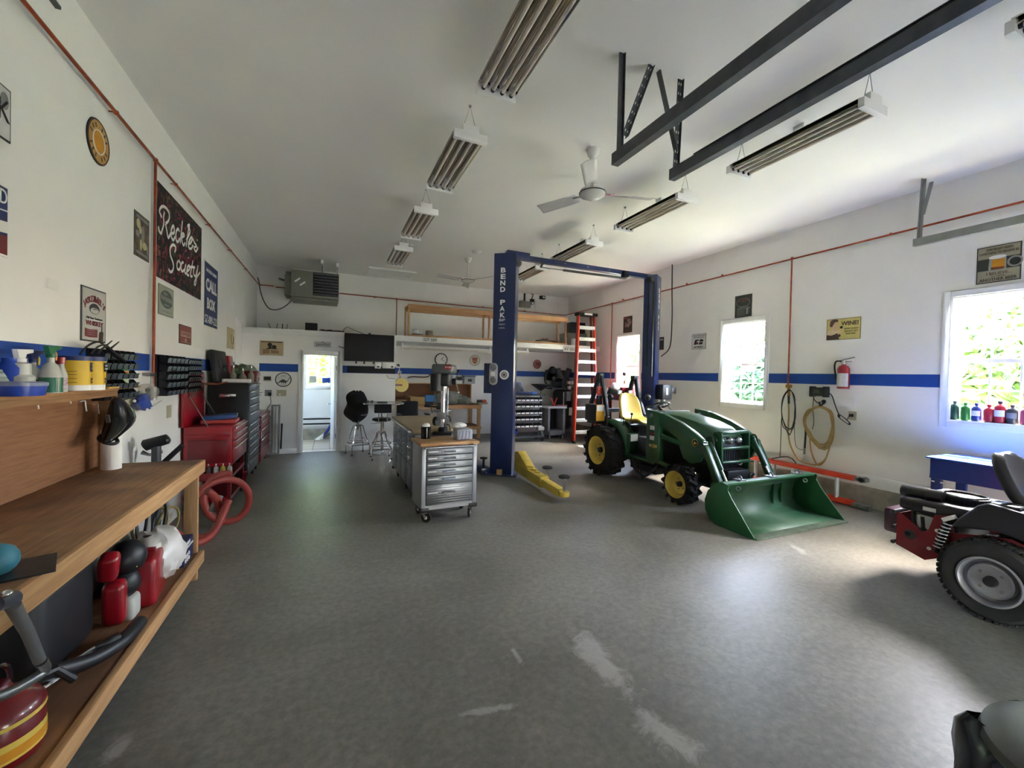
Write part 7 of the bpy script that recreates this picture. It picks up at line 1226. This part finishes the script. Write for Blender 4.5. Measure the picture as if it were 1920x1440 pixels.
for k in range(7):
    e = lambda s_: rg.uniform(-s_, s_); pts = [(1541 + e(2), 763 + e(1.5)), (1556 + e(3), 772 + e(2)), (1563 + e(2.5), 795 + e(3)), (1558 + e(3), 822 + e(3)), (1545 + e(5), 838 + e(9)), (1532 + e(4), 832 + e(9)), (1517 + e(3), 812 + e(4)), (1509 + e(2.5), 790 + e(3)), (1515 + e(3), 772 + e(2)), (1530 + e(2), 764 + e(1))]
    MB().tube(spl([at(x, y, X=fx + rg.uniform(-.03, .025)) for x, y in pts], 5, True), .0115, 7, True).build('loop', HT, t)
MB().tube(spl([at(*p, X=fx) for p in ((1478, 742), (1479, 775), (1478, 812), (1484, 840), (1498, 862), (1515, 869), (1532, 871), (1548, 860), (1556, 835), (1558, 815))], 5), .0115, 8).build('feed_line', HT, t); MB().tube(spl([at(*p, X=fx) for p in ((1518, 815), (1521, 845), (1530, 868), (1538, 872), (1548, 862))], 5), .0115, 8).build('lower_loop', HT, t); MB().tube([at(1511, 805, X=fx), at(1509, 840, X=fx)], .014, 8).build('hose_end', BLACK, t); MB().tube([at(1509, 840, X=fx), at(1508, 852, X=fx)], .016, 8).build('coupling', GALV, t)
MB().tube([at(1479, 727, X=fx + .03), at(1479, 742, X=fx + .03)], .022, 10).box(at(1479, 724, X=fx + .03), (.05, .07, .05)).build('valve', mat('brass', '#a58245', .35, .9), t); MB().tube([at(1479, 742, X=fx), at(1479, 757, X=fx)], .016, 8).build('black_coupler', BLACK, t)
t = thing('black_cord_coil', 'black electric cord coiled over the valve of the right copper drop', 'cord', at(1479, 735, X=fx))
for k in range(5):
    e = lambda s_: rg.uniform(-s_, s_); pts = [(1480 + e(1), 731 + e(1)), (1489 + e(1.5), 745 + e(2)), (1491 + e(1.5), 775 + e(3)), (1487 + e(2), 800 + e(6)), (1479 + e(2), 810 + e(7)), (1470 + e(2), 800 + e(5)), (1465 + e(1.5), 775 + e(3)), (1469 + e(1.5), 745 + e(2))]
    MB().tube(spl([at(x, y, X=fx - .04 + rg.uniform(-.02, .02)) for x, y in pts], 5, True), .006, 6, True).build('loop', BLACK, t)
MB().tube(spl([at(*p, X=fx) for p in ((1465, 785), (1464, 820), (1463, 845), (1462, 856))], 5), .006, 6).build('tail', BLACK, t); MB().tube(spl([at(*p, X=fx) for p in ((1489, 790), (1491, 830), (1498, 842), (1508, 843))], 5), .004, 6).build('tail', BLACK, t)
# ------------------------------------------------------------ extension ladder lying on edge along the right wall
t = thing('extension_ladder', 'orange extension ladder with silver rungs standing on edge along the right wall', 'ladder', (6.58, 4.6, 0))
for dx, nm in ((0, 0), (.07, 1)):
    y0, y1 = 3.33 + .02 * nm, 6.4 - .1 * nm; x = 6.52 + dx
    MB().bx(x - .018, x + .018, y0, y1, .36, .42).bx(x - .018, x + .018, y0, y1, .02, .08).build('rail', ORANGE, t, bev=.003)
    for i in range(10): y = y0 + .22 + i * .305; MB().cyl((x, y, .08), (x, y, .36), .019, n=12).build('rung', mat('alloy_rung', '#c4c6c8', .35, .7), t)
MB().bx(6.5, 6.61, 3.2, 3.33, .365, .415).build('end_bracket', GALV, t, bev=.004); MB().bx(6.49, 6.58, 3.15, 3.35, .0, .07).build('swivel_foot', GALV, t, bev=.01); MB().cyl((6.5, 3.25, .39), (6.62, 3.25, .39), .035).build('pulley', GALV, t)
MB().tube(spl([at(1500, 885, X=6.62), (6.62, 4.3, .5), (6.64, 4.9, .3), (6.64, 5.4, .35)], 5), .008, 6).build('rope', BLACK, t)
# ------------------------------------------------------------ bottles on the near window sill
for i, (y, r, h, c, lab) in enumerate(((2.455, .04, .21, '#1f4d40', 'dark green flat bottle at the left end of the near window sill'), (2.365, .042, .20, '#2f7d3a', 'bright green bottle second from the left on the window sill'), (2.275, .043, .20, '#2f3f86', 'blue bottle on the window sill between green and red ones'), (2.175, .045, .19, '#a02038', 'red bottle right of the blue one on the window sill'), (2.09, .048, .235, '#b01f34', 'taller red bottle with grey cap and white label on the sill'), (2.0, .046, .2, '#3d4247', 'dark grey bottle right of the red ones on the sill'), (1.90, .045, .2, '#a8506a', 'pinkish red bottle alone nearer the right end of the sill'), (1.79, .045, .19, '#c9c4c0', 'white bottle at the right end of the window sill in view'))):
    t = thing('oil_bottle', lab, 'bottle', (XR + .06, y, WZ0 + .021)); m = mat('bottle_' + c, c, .35, var=.04)
    MB().lathe([(0, 0), (r * .92, 0), (r, .01), (r, h * .72), (r * .8, h * .82), (r * .4, h * .88), (r * .4, h * .95), (0, h * .95)], n=20).build('body', m, t, local=True); MB().cyl((0, 0, h * .93), (0, 0, h * 1.03), r * .46).build('cap', DKGREY if i in (0, 4) else m, t, local=True)
    if i in (2, 4, 5): MB().surf([[V((-(r + .001) * _c(a), (r + .001) * _s(a), z)) for a in (-1, -.6, -.2, .2, .6, 1)] for z in (h * .3, h * .6)]).build('paper_label', INKW if i != 5 else GREY, t, local=True)
# ------------------------------------------------------------ blue table by the wall
TB = mat('table_blue', '#142a72', .3, var=.06, coat=.3); TBT = mat('table_top_blue', '#3a5cb0', .22, var=.05)
t = thing('blue_table', 'blue metal table with a deep apron against the right wall under the near window', 'table', (6.35, 1.6, 0)); tx, ty = 6.03, 2.37
MB().bx(tx - .03, XR - .04, .6, ty + .03, .885, .9).build('top', TBT, t, bev=.003); MB().bx(tx, tx + .012, .65, ty, .67, .885).bx(tx, XR - .06, ty - .012, ty, .67, .885).build('apron', TB, t, bev=.002)
for x, y in ((tx + .03, ty - .05), (XR - .1, ty - .05), (tx + .03, .7), (XR - .1, .7)): MB().bx(x - .03, x + .03, y - .04, y + .04, .0, .67).build('leg', TB, t, bev=.003)
for y in (ty - .03, ty - .1): MB().bx(tx - .006, tx, y - .012, y + .012, .63, .645).build('bolt', INKW, t)
# ------------------------------------------------------------ zero-turn mower
RM = mat('mower_red', '#86141f', .4, var=.06); MBK = mat('mower_black', '#25262a', .35, var=.08)
t = thing('riding_mower', 'red and black riding mower with a large rear wheel at the right edge', 'riding mower', (4.8, 1.3, 0)); wx, wy, wr = 4.33, 1.36, .29
tw = MB().lathe([(.165, .03), (.17, .0), (.2, -.012), (.25, -.008), (.275, .02), (.283, .05), (.283, .22), (.27, .25), (.2, .27), (.17, .25)], (wx, wy, wr), (1, 0, 0), 56)
for i in range(44):
    for k in range(3):
        a = 2 * PI * (i + .5 * (k % 2)) / 44; p = V((wx + .045 + .08 * k, wy + .284 * _c(a), wr + .284 * _s(a))); tw.bar(p - V((.03, 0, 0)), p + V((.03, .012 * -_s(a), .012 * _c(a))), .026, .016, V((0, _c(a), _s(a))))
tw = tw.build('tyre', mat('mower_tyre', '#2a2a2a', .8, var=.15, sc=15), t)
MB().lathe([(.168, .0), (.172, -.012), (.16, -.016), (.15, .0), (.145, .05), (.125, .06), (.118, .02), (.105, .015), (.07, .03), (.045, .03), (0, .03)], (wx, wy, wr), (1, 0, 0), 44).build('rim', mat('rim_silver', '#b4b6bc', .35, .6, var=.03), tw); MB().lathe([(0, -.012), (.03, -.012), (.036, .0), (.038, .03)], (wx, wy, wr), (1, 0, 0), 24).build('hub_cap', MBK, tw)
for k in range(4): a = PI / 4 + k * PI / 2; MB().cyl((wx + .02, wy + .075 * _c(a), wr + .075 * _s(a)), (wx + .034, wy + .075 * _c(a), wr + .075 * _s(a)), .011, n=6).build('lug_nut', INKG, tw)
tw2 = MB().lathe([(.165, .03), (.17, .0), (.2, -.012), (.25, -.008), (.283, .05), (.283, .22), (.27, .25), (.2, .27), (.17, .25)], (5.55, wy, wr), (-1, 0, 0), 40).build('tyre', mat('mower_tyre', '#2a2a2a'), t); MB().lathe([(.168, 0), (.1, .03), (0, .03)], (5.55, wy, wr), (-1, 0, 0), 30).build('rim', mat('rim_silver', '#b4b6bc'), tw2)
FXm = 4.47
plate = [(1.955, .60), (1.90, .565), (1.80, .485), (1.755, .50), (1.72, .64), (1.63, .66), (1.60, .54), (1.30, .60), (1.1, .52), (1.1, .44), (1.5, .40), (1.66, .32), (1.77, .255), (1.96, .315)]
fr = MB().prism(plate, FXm, FXm + .008, 'x').build('frame_plate', RM, t, bev=.001); MB().prism(plate, 5.3, 5.308, 'x').build('frame_plate', RM, t)
for (y, z, r) in ((1.70, .52, .014), (1.745, .36, .014)): MB().tube([(FXm - .004, y, z), (FXm, y, z)], r, 16).build('bolt_hole', INKW, fr)
MB().tube([(FXm - .003, 1.87, .43), (FXm, 1.87, .43)], .042, 24).build('axle_opening', mat('opening_brown', '#5a4a44', .7), fr); MB().tube([(FXm - .012, 1.88, .435), (FXm - .002, 1.88, .435)], .02, 16).build('axle_end', IRON, fr)
for z in (.59, .46, .33): MB().cyl((FXm - .01, 1.98, z), (5.3, 1.98, z), .016, n=10).build('rear_tube', MBK, t)
MB().bx(FXm + .01, 5.3, 1.955, 1.965, .32, .58).build('rear_panel', RM, t)
MB().bx(FXm + .02, 5.29, 1.1, 1.95, .36, .42).build('engine_deck', IRON, t); MB().bx(4.6, 5.15, 1.62, 1.9, .42, .62).build('engine_block', GREY, t, bev=.02)
MB().bx(4.50, 5.2, 1.50, 1.97, .62, .73).build('engine_shroud', MBK, t, bev=.03, seg=3); MB().lathe([(0, .0), (.15, 0), (.155, .05), (.135, .055), (.125, .045), (0, .035)], (4.80, 1.67, .73), (0, 0, 1), 36).build('cooling_screen', mat('screen_grey', '#3d4044', .4, .3), t); MB().ring((4.80, 1.67, .785), .135, .01).build('screen_rim', CHROME, t); q = MB()
for i in range(40): a = 2 * PI * i / 40; q.bar((4.80 + .156 * _c(a), 1.67 + .156 * _s(a), .735), (4.80 + .156 * _c(a), 1.67 + .156 * _s(a), .77), .008, .006)
q.build('screen_slots', BLACK, t)
MB().tube([(4.62, 1.99, .755), (4.62, 1.72, .765)], .052, 20).build('air_filter_canister', MBK, t); MB().tube([(4.62, 1.85, .755), (4.62, 1.82, .755)], .056, 20).build('canister_band', BLACK, t); MB().bx(4.488, 4.492, 1.72, 1.80, .655, .685).build('white_label', INKW, t)
MB().tube(spl([(4.55, 1.88, .62), (4.5, 1.86, .55), (4.5, 1.82, .47), (4.55, 1.78, .45)], 5), .014, 8).build('fuel_line', BLACK, t); MB().bx(4.49, 4.52, 1.73, 1.84, .50, .61).build('grey_casting', mat('casting_light', '#c4c5c6', .4, .5), t, bev=.012); MB().cyl((4.485, 1.80, .6), (4.485, 1.79, .5), .012).sph((4.485, 1.79, .495), .02, 10, 8).build('oil_plug', BLACK, t)
MB().bx(4.6, 5.2, 1.99, 2.12, .36, .58).build('muffler_guard', mat('plum_guard', '#4a2a3a', .3, coat=.3), t, bev=.03)
c0, c1 = V((4.44, 1.62, .62)), V((4.42, 1.67, .40)); cp = []
for i in range(90): k = i / 89; a = k * 2 * PI * 8; p = c0.lerp(c1, k); cp.append(p + V((.036 * _c(a), .036 * _s(a), 0)))
MB().tube(cp, .007, 6).build('spring', CHROME, t); MB().cyl(c0 + V((0, -.01, .04)), c1 + V((0, .01, -.04)), .016).build('damper', BLACK, t); MB().bar(c0 + V((0, -.03, .05)), c0 + V((0, .03, .01)), .06, .03).build('spring_cap', INKW, t)
fn = [(1.60, .60), (1.57, .66), (1.46, .80), (1.40, .83), (1.15, .80), (.9, .74), (.9, .5), (1.02, .46), (1.1, .52), (1.22, .61), (1.36, .64), (1.5, .615)]
MB().prism(fn, 4.40, 4.62, 'x').build('fender', MBK, t, bev=.02, seg=3); MB().prism(fn, 5.2, 5.42, 'x').build('fender', MBK, t, bev=.02, seg=3); MB().bx(4.62, 5.2, .9, 1.42, .5, .72).build('seat_pan', MBK, t, bev=.03); MB().bx(4.45, 4.60, 1.26, 1.42, .812, .835).build('fender_cap', mat('gloss_trim', '#3a3c42', .12), t, bev=.01)
rows = []
for y, z, hw in ((1.00, .74, .2), (1.05, .78, .24), (1.28, .76, .25), (1.38, .80, .25), (1.44, .92, .25), (1.50, 1.06, .23), (1.52, 1.13, .18), (1.53, 1.15, .1)): rows.append([V((4.95 + hw * a, y - .05 * a * a, z)) for a in (-1, -.8, -.4, 0, .4, .8, 1)])
MB().surf(rows).build('seat', mat('seat_vinyl', '#1d1d20', .4), t, thick=.08, sub=1)
MB().bx(4.5, 5.4, -.15, .9, .30, .42).build('foot_deck', MBK, t, bev=.02); MB().bx(4.35, 5.55, -.05, .75, .1, .28).build('mower_deck', RM, t, bev=.04)
for x in (4.55, 5.35): MB().cyl((x - .05, -.3, .12), (x + .05, -.3, .12), .12, n=28).bar((x, -.3, .24), (x, -.05, .34), .04, .05).build('front_caster', MBK, t)
for x in (4.6, 5.3): MB().tube([(x, .85, .72), (x, .75, 1.0), (x + (.15 if x < 5 else -.15), .75, 1.05)], .016, 8).build('steering_lever', BLACK, t)
# ------------------------------------------------------------ trash can with black bag, near right corner
t = thing('trash_can', 'trash can with a grey ring lid and black bag in the near right corner', 'trash can', (1.98, .33, 0)); c = (1.98, .33)
MB().lathe([(0, 0), (.22, 0), (.26, .62), (.25, .62), (.21, .02), (0, .02)], (*c, 0), n=40).build('can', BLACK, t); LG = mat('lid_grey', '#4f5149', .5, var=.08)
MB().lathe([(.17, .60), (.175, .655), (.20, .672), (.25, .668), (.285, .648), (.292, .625), (.285, .615)], (*c, 0), n=56).build('ring_lid', LG, t); MB().lathe([(.172, .655), (.165, .60), (.12, .585), (0, .58)], (*c, 0), n=40).build('inner_lid', LG, t)
rows = []; rg = random.Random(6)
for z, r0 in ((.635, .288), (.60, .31), (.54, .32), (.46, .33), (.36, .325), (.25, .315), (.16, .30), (.10, .285)): rows.append([V((c[0] + (r0 + .022 * _s(5 * a + z * 9) + .014 * _s(9 * a - z * 14)) * _c(a), c[1] + (r0 + .022 * _s(5 * a + z * 9) + .014 * _s(9 * a - z * 14)) * _s(a), z + .018 * _s(7 * a))) for a in [2 * PI * i / 72 for i in range(72)]])
MB().surf(rows, True).build('bag', mat('bag_black', '#10131c', .16, var=0), t, ang=60)
